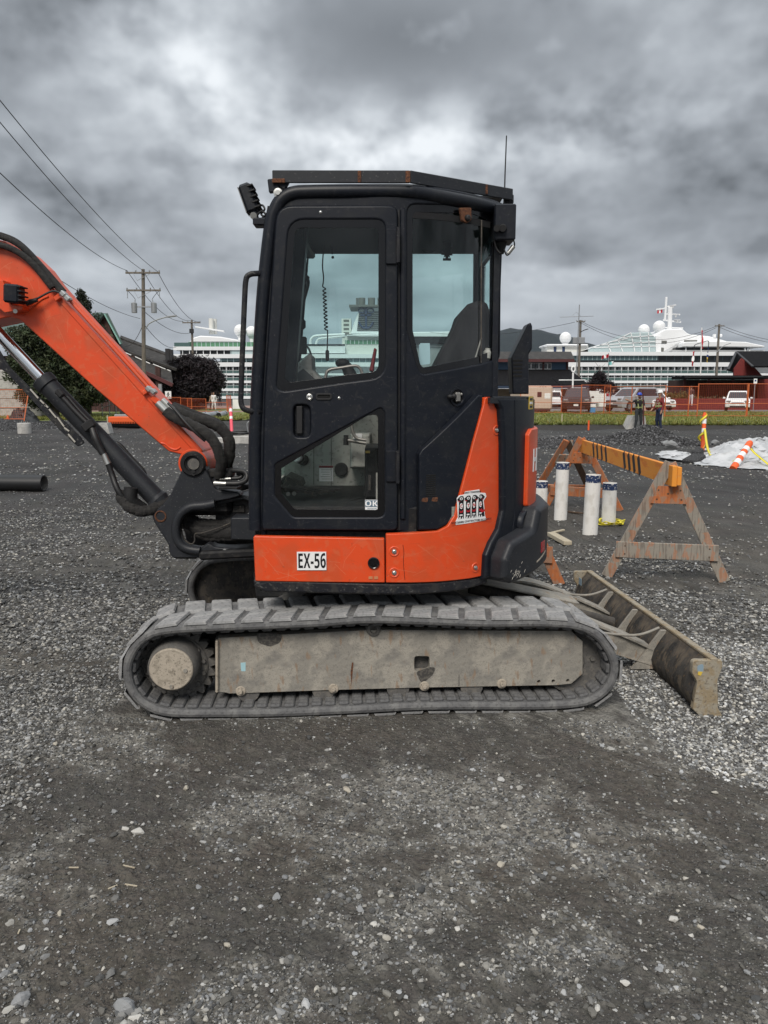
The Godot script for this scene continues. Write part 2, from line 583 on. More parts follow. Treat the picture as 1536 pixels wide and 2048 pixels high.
func body(mode: int, s: float, y: float, off: float) -> Vector3:
	if mode == 1:
		return V(s, y, off)
	if s <= 0.0:
		return V(TAIL.x + s, y, TAIL.y + TAIL_R + off)
	var f := s / TAIL_R
	return V(TAIL.x + sin(f) * (TAIL_R + off), y, TAIL.y + cos(f) * (TAIL_R + off))

func body_n(mode: int, s: float) -> Vector3:
	if mode == 1 or s <= 0.0:
		return V(0, 0, 1)
	return V(sin(s / TAIL_R), 0, cos(s / TAIL_R))

# A plate with rounded edges: outer loop and holes in (s, y), front face at off, thick metres deep.
# mode 0 bends it round the body, mode 1 keeps it flat (off is then z).
func panel(outer: PackedVector2Array, holes: Array, off: float, thick: float, bev := 0.004, mode := 0, back := true) -> ArrayMesh:
	var v := PackedVector3Array()
	var nn := PackedVector3Array()
	var cuts := []
	var lo := outer[0]
	var hi := outer[0]
	for p in outer:
		lo = lo.min(p)
		hi = hi.max(p)
	for hpoly in holes:
		var c := Vector2.ZERO
		for p in hpoly:
			c += p / hpoly.size()
		cuts.append(c.x)
	if mode == 0:
		var x := maxf(0.0, lo.x)
		while x < hi.x:
			if x > lo.x + 0.001:
				cuts.append(x)
			x += 0.035
	cuts.sort()
	cuts.push_front(lo.x - 1.0)
	cuts.append(hi.x + 1.0)
	var faces := [[inset(outer, bev), off, 1.0]]
	if back:
		faces.append([outer, off - thick, -1.0])
	for f in faces:
		var fh := []
		for hp in holes:
			fh.append(inset(hp, -bev) if f[2] > 0 else hp)
		for i in cuts.size() - 1:
			var strip := PackedVector2Array([W(cuts[i], lo.y - 1), W(cuts[i + 1], lo.y - 1), W(cuts[i + 1], hi.y + 1), W(cuts[i], hi.y + 1)])
			var pieces := Geometry2D.intersect_polygons(f[0], strip)
			for hp in fh:
				var left: Array[PackedVector2Array] = []
				for p in pieces:
					for q in Geometry2D.clip_polygons(p, hp):
						if not Geometry2D.is_polygon_clockwise(q):
							left.append(q)
				pieces = left
			for p in pieces:
				var ids := Geometry2D.triangulate_polygon(p)
				for k in range(0, ids.size(), 3):
					var t := [p[ids[k]], p[ids[k + 1]], p[ids[k + 2]]]
					var ccw: bool = (t[1] - t[0]).cross(t[2] - t[0]) > 0.0
					if ccw == (f[2] > 0.0):
						t.reverse()
					for q in t:
						v.append(body(mode, q.x, q.y, f[1]))
						nn.append(body_n(mode, q.x) * f[2])
	var loops := [[outer, 1.0]] if thick > 0.0 else []
	for hp in (holes if thick > 0.0 else []):
		loops.append([hp, -1.0])
	for l in loops:
		var p: PackedVector2Array = l[0]
		var sg: float = l[1]
		var ins := inset(p, bev * sg)
		var n := p.size()
		for i in n:
			var j := (i + 1) % n
			var e := p[j] - p[i]
			if e.length() < 1e-6:
				continue
			var steps := 1
			if mode == 0 and maxf(p[i].x, p[j].x) > 0.0:
				steps = maxi(1, int(ceil(absf(e.x) / 0.035)))
			for k in steps:
				var t0 := float(k) / steps
				var t1 := float(k + 1) / steps
				var a := p[i].lerp(p[j], t0)
				var b := p[i].lerp(p[j], t1)
				var ai := ins[i].lerp(ins[j], t0)
				var bi := ins[i].lerp(ins[j], t1)
				var en := W(e.y, -e.x).normalized() * sg
				var ws := body_n(mode, a.x)
				var tang := V(ws.z, 0, -ws.x)
				var wn := tang * en.x + Vector3.UP * en.y
				var q := [body(mode, ai.x, ai.y, off), body(mode, bi.x, bi.y, off), body(mode, b.x, b.y, off - bev), body(mode, a.x, a.y, off - bev), body(mode, b.x, b.y, off - thick), body(mode, a.x, a.y, off - thick)]
				var wa := [0, 1, 2, 0, 2, 3, 3, 2, 4, 3, 4, 5]
				if sg < 0.0:
					wa.reverse()
				for w in wa:
					v.append(q[w])
					nn.append(ws if w < 2 else wn)
				var base := v.size() - 12
				for w in range(0, 12, 3):
					var A := v[base + w]
					var Bq := v[base + w + 1]
					var C := v[base + w + 2]
					if (A - C).cross(A - Bq).dot(wn + ws * 0.3) < 0.0:
						v[base + w + 1] = C
						v[base + w + 2] = Bq
						var h := nn[base + w + 1]
						nn[base + w + 1] = nn[base + w + 2]
						nn[base + w + 2] = h
	var arr := []
	arr.resize(Mesh.ARRAY_MAX)
	arr[Mesh.ARRAY_VERTEX] = v
	arr[Mesh.ARRAY_NORMAL] = nn
	var m := ArrayMesh.new()
	m.add_surface_from_arrays(Mesh.PRIMITIVE_TRIANGLES, arr)
	return m

# raised lettering: flat glyphs with a little thickness, centred on at, facing n, high metres tall
func letters(text: String, high: float, at: Vector3, n: Vector3, depth := 0.001, wide := 1.0, bold := true, up := Vector3.UP) -> Array:
	var t := TextMesh.new()
	t.text = text
	var f := SystemFont.new()
	f.font_names = PackedStringArray(["Droid Sans"])
	f.font_weight = 700 if bold else 400
	t.font = f
	t.font_size = 64
	t.pixel_size = 0.01
	t.depth = depth
	t.curve_step = 1.0
	var k := high / 0.46
	t.depth = depth / k
	var x := up.cross(n).normalized()
	return [t, Transform3D(Basis(x * k * wide, up * k, n * k), at)]


# ---------------------------------------------------------------- ground
var gn := []

func ground_noise(k: int, x: float, z: float) -> float:
	if gn.is_empty():
		for q in [[1.1, 101, 3], [4.5, 102, 3], [16.0, 103, 2], [0.28, 104, 3], [1.0, 105, 4]]:
			var n := FastNoiseLite.new()
			n.seed = q[1]
			n.frequency = q[0]
			n.fractal_octaves = q[2]
			gn.append(n)
	return gn[k].get_noise_2d(x, z)

func gravel_share(x: float, z: float) -> float:
	var w := ground_noise(0, x, z) * 0.5
	var left := maxf(smoothstep(-1.35, -1.75, x + w * 0.5) * smoothstep(-2.5, -3.1, z + w), smoothstep(-4.5, -5.0, z + w * 0.5) * smoothstep(1.4, 0.6, x))
	var rows := 0.8 * ground_noise(4, x * 0.3 + z * 0.2, z * 0.85 - x * 0.12) + 0.35 * ground_noise(0, x * 0.6, z * 1.4)
	left *= smoothstep(-0.5, 0.3, rows + 0.12 * smoothstep(-6.0, -4.0, z)) * smoothstep(-14.5, -10.0, z)
	var right := smoothstep(-0.05, 0.3, x - 1.15 - (z + 3.88) * 0.42 + w * 0.4) * smoothstep(-2.3, -2.7, z)
	right *= lerpf(1.0, smoothstep(-0.1, 0.3, rows + 0.05), smoothstep(-4.4, -5.2, z)) * smoothstep(-9.0, -6.6, z)
	return clampf(maxf(left, right), 0.0, 1.0)

func dust_share(x: float, z: float) -> float:
	var a := ground_noise(0, x * 0.9 + 7.0, z * 0.9)
	var b := ground_noise(1, x, z * 1.2 + 3.0)
	var c := ground_noise(2, x, z)
	var e := 0.0
	for q in spots():
		var p: Vector3 = q[0]
		e += q[1] * exp(-(pow((x - p.x) / q[2], 2.0) + pow((z - p.z) / (q[2] * 0.7), 2.0)))
	return clampf(smoothstep(-0.25, 0.6, a * 0.8 + 0.75 * b + 0.4 * c + e), 0.0, 1.0)

var spot_list := []

# paler and darker patches of the dirt in front of the machine: place, weight, reach
func spots() -> Array:
	if spot_list.is_empty():
		spot_list = [[V(0.388, 0, -2.898), 0.45, 0.3], [V(0.585, 0, -2.581), 0.5, 0.25], [V(0.787, 0, -2.348), 0.45, 0.25], [V(0.067, 0, -3.02), 0.35, 0.25], [V(-0.395, 0, -2.713), 0.3, 0.3], [V(-0.684, 0, -2.645), 0.25, 0.2], [V(0.532, 0, -2.042), 0.5, 0.18], [V(0.183, 0, -2.296), 0.3, 0.25], [V(-1.248, 0, -2.898), -0.5, 0.35], [V(-0.768, 0, -2.063), -0.5, 0.3], [V(1.115, 0, -2.375), -0.5, 0.3], [V(-0.302, 0, -3.424), -0.4, 0.4], [V(0.66, 0, -3.398), -0.3, 0.3], [V(0.873, 0, -1.905), -0.4, 0.25], [V(-0.245, 0, -2.021), -0.3, 0.2]]
	return spot_list

func ground_height(x: float, z: float) -> float:
	var far := clampf((-z - 6.0) / 20.0, 0.0, 1.0)
	var h := 0.016 * ground_noise(0, x, z) + 0.016 * ground_noise(1, x, z) * (1.0 - far) + 0.010 * ground_noise(2, x, z) * (1.0 - far)
	h += 0.03 * ground_noise(4, x * 0.3 + z * 0.2, z * 0.85 - x * 0.12) * smoothstep(-4.2, -5.5, z) * (1.0 - far)
	h += 0.10 * ground_noise(3, x, z) * far * smoothstep(-120.0, -50.0, z)
	var under := smoothstep(1.7, 1.35, absf(x + 0.06)) * smoothstep(1.35, 1.1, absf(z + 4.6))
	h = lerpf(h, 0.016, under * 0.85)
	h += 0.05 * exp(-pow((x - 1.95) / 0.2, 2.0)) * smoothstep(-5.8, -5.2, z) * smoothstep(-3.5, -4.1, z)
	h -= 0.1 * exp(-pow((x - 1.6) / 0.35, 2.0) - pow((z + 3.45) / 0.4, 2.0))
	return h - 0.002

func grid_lines(dense_lo: float, dense_hi: float, step: float, lo: float, hi: float, growth: float) -> PackedFloat32Array:
	var a: Array[float] = []
	var x := dense_lo
	while x < dense_hi:
		a.append(x)
		x += step
	a.append(dense_hi)
	var s := step
	x = dense_hi
	while x < hi:
		s *= growth
		x += s
		a.append(minf(x, hi))
	s = step
	x = dense_lo
	while x > lo:
		s *= growth
		x -= s
		a.push_front(maxf(x, lo))
	return PackedFloat32Array(a)

func build_ground():
	var xs := grid_lines(-2.4, 2.4, 0.026, -1400.0, 1400.0, 1.07)
	var zs := grid_lines(-4.3, -1.0, 0.022, -2600.0, 300.0, 1.055)
	var nx := xs.size()
	var nz := zs.size()
	var v := PackedVector3Array()
	var nn := PackedVector3Array()
	var cc := PackedColorArray()
	var idx := PackedInt32Array()
	v.resize(nx * nz)
	nn.resize(nx * nz)
	cc.resize(nx * nz)
	for j in nz:
		for i in nx:
			var x := xs[i]
			var z := zs[j]
			var h := ground_height(x, z)
			v[j * nx + i] = V(x, h, z)
			var g := gravel_share(x, z)
			var d := dust_share(x, z)
			var warm := ground_noise(3, x * 3.0, z * 3.0 + 40.0)
			var base := Color(0.084, 0.08, 0.073).lerp(Color(0.099, 0.088, 0.074), clampf(0.5 + warm, 0.0, 1.0))
			base = base.lerp(Color(0.26, 0.25, 0.226), pow(d, 1.3) * 0.9 * smoothstep(-9.0, -3.5, z))
			base = base.lerp(Color(0.066, 0.066, 0.069), g * 0.7)
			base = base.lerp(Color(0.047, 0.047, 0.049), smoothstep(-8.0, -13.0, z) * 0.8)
			base *= 1.0 + 0.5 * ground_noise(2, x * 1.7, z * 1.7) + 0.25 * ground_noise(3, x, z)
			if z < -16.0:
				base *= 1.0 + 0.5 * ground_noise(3, x * 0.5, z * 2.0)
			cc[j * nx + i] = Color(base.r, base.g, base.b)
	for j in nz:
		for i in nx:
			var a := v[j * nx + maxi(i - 1, 0)]
			var b := v[j * nx + mini(i + 1, nx - 1)]
			var c := v[maxi(j - 1, 0) * nx + i]
			var d := v[mini(j + 1, nz - 1) * nx + i]
			var n := (d - c).cross(b - a).normalized()
			nn[j * nx + i] = n if n.y > 0 else -n
	for j in nz - 1:
		for i in nx - 1:
			var q := j * nx + i
			idx.append_array(PackedInt32Array([q, q + 1, q + nx + 1, q, q + nx + 1, q + nx]))
	var arr := []
	arr.resize(Mesh.ARRAY_MAX)
	arr[Mesh.ARRAY_VERTEX] = v
	arr[Mesh.ARRAY_NORMAL] = nn
	arr[Mesh.ARRAY_COLOR] = cc
	arr[Mesh.ARRAY_INDEX] = idx
	var m := ArrayMesh.new()
	m.add_surface_from_arrays(Mesh.PRIMITIVE_TRIANGLES, arr)
	structure("ground", m, M.ground)

func pebble(sd: int, cuts: int) -> ArrayMesh:
	var r := RandomNumberGenerator.new()
	r.seed = sd
	var planes := []
	for i in cuts:
		planes.append([V(r.randf_range(-1, 1), r.randf_range(-1, 1), r.randf_range(-1, 1)).normalized(), r.randf_range(0.5, 0.85)])
	var s := SphereMesh.new()
	s.radius = 1.0
	s.height = 2.0
	s.radial_segments = 7 if cuts < 12 else 14
	s.rings = 3 if cuts < 12 else 8
	var a := s.get_mesh_arrays()
	var p: PackedVector3Array = a[Mesh.ARRAY_VERTEX]
	for i in p.size():
		var d := p[i].normalized()
		var l := 1.0
		for q in planes:
			var c: float = d.dot(q[0])
			if c > 0.05:
				l = minf(l, q[1] / c)
		p[i] = d * l
	var ids: PackedInt32Array = a[Mesh.ARRAY_INDEX]
	var b := B.new()
	for i in range(0, ids.size(), 3):
		var t := [p[ids[i]], p[ids[i + 1]], p[ids[i + 2]]]
		if (t[1] - t[0]).cross(t[2] - t[0]).length() > 1e-5:
			b.tri(t[0], t[1], t[2], t[0] + t[1] + t[2])
	return b.done()

func build_loose_stones():
	var at: Array[Transform3D] = []
	var tint := PackedColorArray()
	var r := RandomNumberGenerator.new()
	r.seed = 21
	for L in [[70000, 1.45, 4.4, 0.002, 0.0045, 3], [90000, 1.45, 4.6, 0.003, 0.0075, 2], [14000, 1.45, 4.8, 0.005, 0.0095, 2], [3200, 1.45, 5.0, 0.006, 0.012, 0], [420, 1.5, 4.6, 0.011, 0.016, 0], [2600, 1.5, 4.0, 0.007, 0.017, 2], [1500, 1.5, 4.0, 0.006, 0.012, 4], [80000, 2.4, 6.0, 0.004, 0.0115, 1], [110000, 4.5, 13.0, 0.007, 0.017, 1], [14000, 6.0, 16.0, 0.006, 0.018, 0], [16000, 14.0, 34.0, 0.012, 0.04, 0], [90000, 2.6, 5.0, 0.005, 0.0125, 1]]:
		for i in L[0]:
			var d: float = L[1] * pow(L[2] / L[1], r.randf())
			var x := r.randf_range(-0.56, 0.56) * (d + 0.35)
			var z := -d
			var keep := 1.0
			if L[5] == 1:
				keep = pow(gravel_share(x, z), 0.8)
			elif L[5] == 2:
				keep = 0.04 + 0.96 * pow(dust_share(x, z), 2.2)
			elif L[5] == 3:
				keep = 0.45 + 0.55 * dust_share(x, z)
			else:
				keep = 0.25 + 0.75 * dust_share(x, z)
			if r.randf() > keep:
				continue
			if absf(x + 0.06) < 1.32 and ((d > 3.62 and d < 3.98) or (d > 5.22 and d < 5.58)):
				continue
			var s: float = L[3] * pow(L[4] / L[3], pow(r.randf(), 1.6))
			var bs := Basis(V(r.randf_range(-1, 1), r.randf_range(-1, 1), r.randf_range(-1, 1)).normalized(), r.randf() * TAU)
			bs = Basis(Vector3.UP, r.randf() * TAU) * Basis.from_scale(V(r.randf_range(0.9, 1.5), r.randf_range(0.5, 0.85), r.randf_range(0.7, 1.1)) * s) * bs
			at.append(Transform3D(bs, V(x, ground_height(x, z) + s * 0.22, z)))
			var g := 0.08 * pow(5.0, pow(r.randf(), 1.5))
			if L[5] == 1:
				g = 0.042 * pow(9.5, pow(r.randf(), 1.4))
			elif L[5] == 2:
				g = 0.055 * pow(7.5, pow(r.randf(), 1.35))
			elif L[5] == 4:
				g = 0.05 + 0.05 * r.randf()
			elif L[5] == 3:
				g = 0.028 * pow(9.0, r.randf())
			if x > 0.9 and d < 7.0 and L[5] == 1:
				g *= 1.6 if d < 4.8 else 1.1
			var w := r.randf()
			tint.append(Color(g * lerpf(0.97, 1.05, w), g, g * lerpf(1.03, 0.88, w)))
	var mm := MultiMesh.new()
	mm.transform_format = MultiMesh.TRANSFORM_3D
	mm.use_colors = true
	mm.mesh = pebble(5, 9)
	mm.instance_count = at.size()
	for i in at.size():
		mm.set_instance_transform(i, at[i])
		mm.set_instance_color(i, tint[i])
	var o := MultiMeshInstance3D.new()
	o.name = "gravel"
	o.multimesh = mm
	o.material_override = M.stone
	add_child(o)
	o.set_meta("kind", "stuff")
	tag(o, "loose grey crushed gravel scattered over the dark dirt yard", "gravel")
	var kinds := [pebble(31, 14), pebble(32, 16), pebble(33, 18), pebble(34, 15)]
	var mats := [M.pale_stone, M.grey_stone, M.warm_stone]
	var big := [[V(0.891, 0, -2.146), 0.017, 0, "largest pale angular stone low on the right of the dirt"], [V(0.962, 0, -2.117), 0.012, 2, "small upright pale stone right of the largest pale stone"], [V(0.924, 0, -2.093), 0.011, 0, "thin flat pale stone just below the largest pale stone"], [V(0.222, 0, -2.106), 0.012, 0, "round white pebble alone near the middle of the foreground dirt"], [V(-0.152, 0, -2.918), 0.022, 2, "tan stone standing alone in the dirt below the left half of the track"], [V(-0.81, 0, -2.938), 0.017, 2, "squarish cream stone on bare dirt in the left foreground"], [V(-0.907, 0, -2.619), 0.026, 0, "long flat white slab of stone in the left foreground"], [V(-0.958, 0, -2.632), 0.014, 0, "small white stone touching the long flat slab"], [V(-1.516, 0, -3.341), 0.017, 2, "rounded cream stone at the edge of the left gravel"], [V(-0.97, 0, -1.827), 0.03, 1, "big flat grey stone in the bottom left corner"], [V(-0.684, 0, -1.8), 0.034, 1, "long jagged grey shard of rock at the bottom left"], [V(-0.643, 0, -1.771), 0.019, 0, "pale stone at the bottom edge right of the jagged shard"], [V(-0.6, 0, -1.797), 0.012, 1, "small grey stone right of the pale one at the bottom edge"], [V(-0.345, 0, -2.253), 0.018, 1, "half buried grey stone in the middle left foreground"], [V(-0.075, 0, -2.183), 0.017, 1, "low grey stone near the foreground centre"], [V(-0.031, 0, -2.128), 0.014, 0, "white pebble low in the foreground centre"], [V(0.402, 0, -2.431), 0.018, 2, "beige stone at the head of the pale gravel patch"], [V(0.544, 0, -2.383), 0.014, 1, "grey upright stone inside the pale gravel patch"], [V(0.663, 0, -1.894), 0.014, 0, "oval pale stone near the bottom right"], [V(0.776, 0, -1.946), 0.014, 1, "grey stone between the gravel and bottom right corner"], [V(1.015, 0, -1.927), 0.012, 1, "grey stone nearest the right edge at the bottom"], [V(0.563, 0, -1.807), 0.012, 0, "blocky pale stone on the bottom edge right of centre"], [V(0.44, 0, -2.059), 0.013, 0, "chalky white stone in the pale spill"], [V(-0.163, 0, -3.012), 0.019, 1, "grey stone patch just under the track"], [V(-1.016, 0, -2.188), 0.013, 2, "slim pale stone on dark dirt at far left"], [V(-0.459, 0, -2.036), 0.012, 2, "tan pebble in the lower left middle"], [V(0.507, 0, -2.063), 0.012, 1, "small grey stone right of the chalky one"]]
	for k in big:
		var p: Vector3 = k[0]
		var s: float = k[1]
		var bs := Basis(Vector3.UP, r.randf() * TAU) * Basis.from_scale(V(1.25, 0.62, 0.85) * s) * Basis(V(r.randf_range(-1, 1), r.randf(), r.randf_range(-1, 1)).normalized(), r.randf() * TAU)
		single("loose_stone", kinds[r.randi() % 4], mats[k[2]], k[3], "stone", "larger stones on the foreground dirt", Transform3D(bs, V(p.x, ground_height(p.x, p.z) + s * 0.25, p.z)))
	var told := ["thin pale splinter of wood lying highest of the three on the left foreground dirt", "long pale splinter of wood right of the others on the dirt", "slanting pale splinter of wood on dirt below the flat white slab", "short pale splinter of wood nearest the left edge", "tiny upright straw-coloured splinter at the far left of the foreground"]
	for k in [[V(-0.869, 0, -2.405), 0.4, 0.05], [V(-0.833, 0, -2.316), V(-0.793, 0, -2.327), 0.0, 0.0], [V(-0.888, 0, -2.301), -0.6, 0.03], [V(-1.061, 0, -2.405), 0.1, 0.045], [V(-1.098, 0, -2.095), 1.4, 0.02]]:
		var p: Vector3 = k[0]
		var l: float = 0.045 if k.size() > 3 else k[2]
		var y := ground_height(p.x, p.z) + 0.004
		var dv := V(1, 0.05, 0.3) if k.size() > 3 else V(cos(k[1]), 0.06, sin(k[1]))
		single("wood_splinter", B.new().bar(V(p.x, y, p.z) - dv * l * 0.5, V(p.x, y, p.z) + dv * l * 0.5, 0.004, 0.003).done(), M.bare_wood, told.pop_front(), "splinter", "wood splinters on the dirt")


# ---------------------------------------------------------------- the excavator
var E: Node3D
const EAT := Vector3(-0.06, 0, -4.6)
var under := Transform3D(Basis(Vector3.UP, deg_to_rad(3.3)), V(-1.3, 0, -3.57))

func ex(called: String, mesh: Mesh, mat: Material, parent: Node = null) -> MeshInstance3D:
	if parent == null:
		return part(called, mesh, mat, E, Transform3D(Basis.IDENTITY, -EAT))
	return part(called, mesh, mat, parent)

func un(called: String, mesh: Mesh, mat: Material, parent: Node = null) -> MeshInstance3D:
	if parent == null:
		return part(called, mesh, mat, E, Transform3D(Basis.IDENTITY, -EAT) * under)
	return part(called, mesh, mat, parent)

func build_excavator():
	E = thing("excavator", "orange and black compact excavator on grey rubber tracks in the middle of the yard", "excavator", EAT)
	rubber_tracks()
	undercarriage()
	dozer_blade()
	upper_body()
	cab()
	cab_inside()
	roof_and_fittings()
	boom()

func closed_path(pts: Array, step: float) -> Array:
	var fine := []
	var n := pts.size()
	for i in n:
		for k in 12:
			var a: Vector3 = pts[(i - 1 + n) % n]
			var b: Vector3 = pts[i]
			var c: Vector3 = pts[(i + 1) % n]
			var d: Vector3 = pts[(i + 2) % n]
			var q := b.cubic_interpolate(c, a, d, k / 12.0)
			fine.append(W(q.x, q.y))
	var total := 0.0
	for i in fine.size():
		total += fine[i].distance_to(fine[(i + 1) % fine.size()])
	var count := int(round(total / step))
	var gap := total / count
	var out := []
	var acc := 0.0
	var next := 0.0
	for i in fine.size():
		var a: Vector2 = fine[i]
		var b: Vector2 = fine[(i + 1) % fine.size()]
		var l := a.distance_to(b)
		while next < acc + l and out.size() < count:
			out.append(a.lerp(b, (next - acc) / l))
			next += gap
		acc += l
	var turn := 0.0
	for i in out.size():
		turn += out[i].cross(out[(i + 1) % out.size()])
	var res := []
	for i in out.size():
		var t: Vector2 = (out[(i + 1) % out.size()] - out[(i - 1 + out.size()) % out.size()]).normalized()
		res.append([out[i], W(t.y, -t.x) * signf(turn)])
	return res

func rubber_tracks():
	var loop := [V(0.0695, 0.2772, 0), V(0.1075, 0.3724, 0), V(0.1695, 0.4265, 0), V(0.2658, 0.4498, 0), V(0.5054, 0.4604, 0), V(0.7464, 0.4661, 0), V(0.9647, 0.4723, 0), V(1.2261, 0.4854, 0), V(1.5216, 0.4725, 0), V(1.8002, 0.4573, 0), V(2.1239, 0.4515, 0), V(2.2814, 0.4306, 0), V(2.3777, 0.3744, 0), V(2.4379, 0.2845, 0), V(2.4514, 0.2133, 0), V(2.4238, 0.1399, 0), V(2.3591, 0.0883, 0), V(2.27, 0.0665, 0), V(2.0703, 0.0607, 0), V(1.7851, 0.0675, 0), V(1.4824, 0.0722, 0), V(1.2323, 0.0651, 0), V(0.9591, 0.0587, 0), V(0.7471, 0.056, 0), V(0.4926, 0.0597, 0), V(0.2548, 0.0681, 0), V(0.1548, 0.1015, 0), V(0.0907, 0.1698, 0)]
	var path := closed_path(loop, 0.035)
	var b := B.new()
	var ring := [[0.0, 0.008], [0.004, 0.02], [0.0, 0.034], [-0.01, 0.042], [-0.39, 0.042], [-0.4, 0.034], [-0.404, 0.02], [-0.4, 0.008], [-0.39, 0.0], [-0.01, 0.0]]
	var n := path.size()
	for i in n:
		var p: Array = path[i]
		var q: Array = path[(i + 1) % n]
		for k in ring.size():
			var r0: Array = ring[k]
			var r1: Array = ring[(k + 1) % ring.size()]
			b.smooth(k + 1)
			var at := func(w: Array, r: Array) -> Vector3:
				var xy: Vector2 = w[0] + w[1] * r[1]
				return V(xy.x, xy.y, r[0])
			var o := V(p[1].x * (r0[1] + r1[1] - 0.042), p[1].y * (r0[1] + r1[1] - 0.042), r0[0] + r1[0] + 0.4)
			if k == 3:
				o = V(p[1].x, p[1].y, 0)
			elif k == 8:
				o = -V(p[1].x, p[1].y, 0)
			b.quad(at.call(p, r0), at.call(q, r0), at.call(q, r1), at.call(p, r1), o)
	var belt := b.done()
	var lugs := []
	for side in 2:
		var lb := B.new()
		var za := 0.002 if side == 0 else -0.402
		var zb := -0.195 if side == 0 else -0.205
		var sk := 0.028
		var base := [V(-0.055, 0, za), V(0.055, 0, za), V(0.057 + sk, 0, zb), V(-0.053 + sk, 0, zb)]
		var top := [V(-0.039, 0.015, za + 0.004 * (-1 if side == 0 else 1)), V(0.041, 0.015, za + 0.004 * (-1 if side == 0 else 1)), V(0.044 + sk, 0.015, zb + (0.012 if side == 0 else -0.012)), V(-0.036 + sk, 0.015, zb + (0.012 if side == 0 else -0.012))]
		var mid := []
		for k in 4:
			mid.append(base[k].lerp(top[k], 0.82) + V(0, 0, 0) + (base[k] - top[k]) * V(0.5, 0, 0.3))
		var cen := V(sk * 0.5, 0.01, (za + zb) * 0.5)
		for k in 4:
			var k2 := (k + 1) % 4
			lb.quad(base[k], base[k2], mid[k2], mid[k], (base[k] + mid[k2]) * 0.5 - cen)
			lb.quad(mid[k], mid[k2], top[k2], top[k], (mid[k] + top[k2]) * 0.5 - cen + V(0, 0.02, 0))
		lb.quad(top[0], top[1], top[2], top[3], Vector3.UP)
		lugs.append(lb.done())
	var pad := box_mesh(V(0, -0.006, -0.205), V(0.052, 0.02, 0.36), 0.007)
	for far in 2:
		var t := un("rubber_track", belt, M.rubber_side)
		if far:
			t.position += under.basis.z * -1.62
		var lp := closed_path(loop, 0.0685)
		for i in lp.size():
			var p: Array = lp[i]
			var o: Vector2 = p[1]
			var at: Vector2 = p[0] + o * 0.0415
			part("tread_lug", lugs[i % 2], M.rubber, t, Transform3D(Basis(V(o.y, -o.x, 0), V(o.x, o.y, 0), V(0, 0, 1)), V(at.x, at.y, 0)))
		if far == 0:
			var pp := closed_path(loop, 0.0685)
			for p in pp:
				var o: Vector2 = p[1]
				part("drive_pad", pad, M.rubber_side, t, Transform3D(Basis(V(o.y, -o.x, 0), V(o.x, o.y, 0), V(0, 0, 1)), V(p[0].x, p[0].y, 0)))

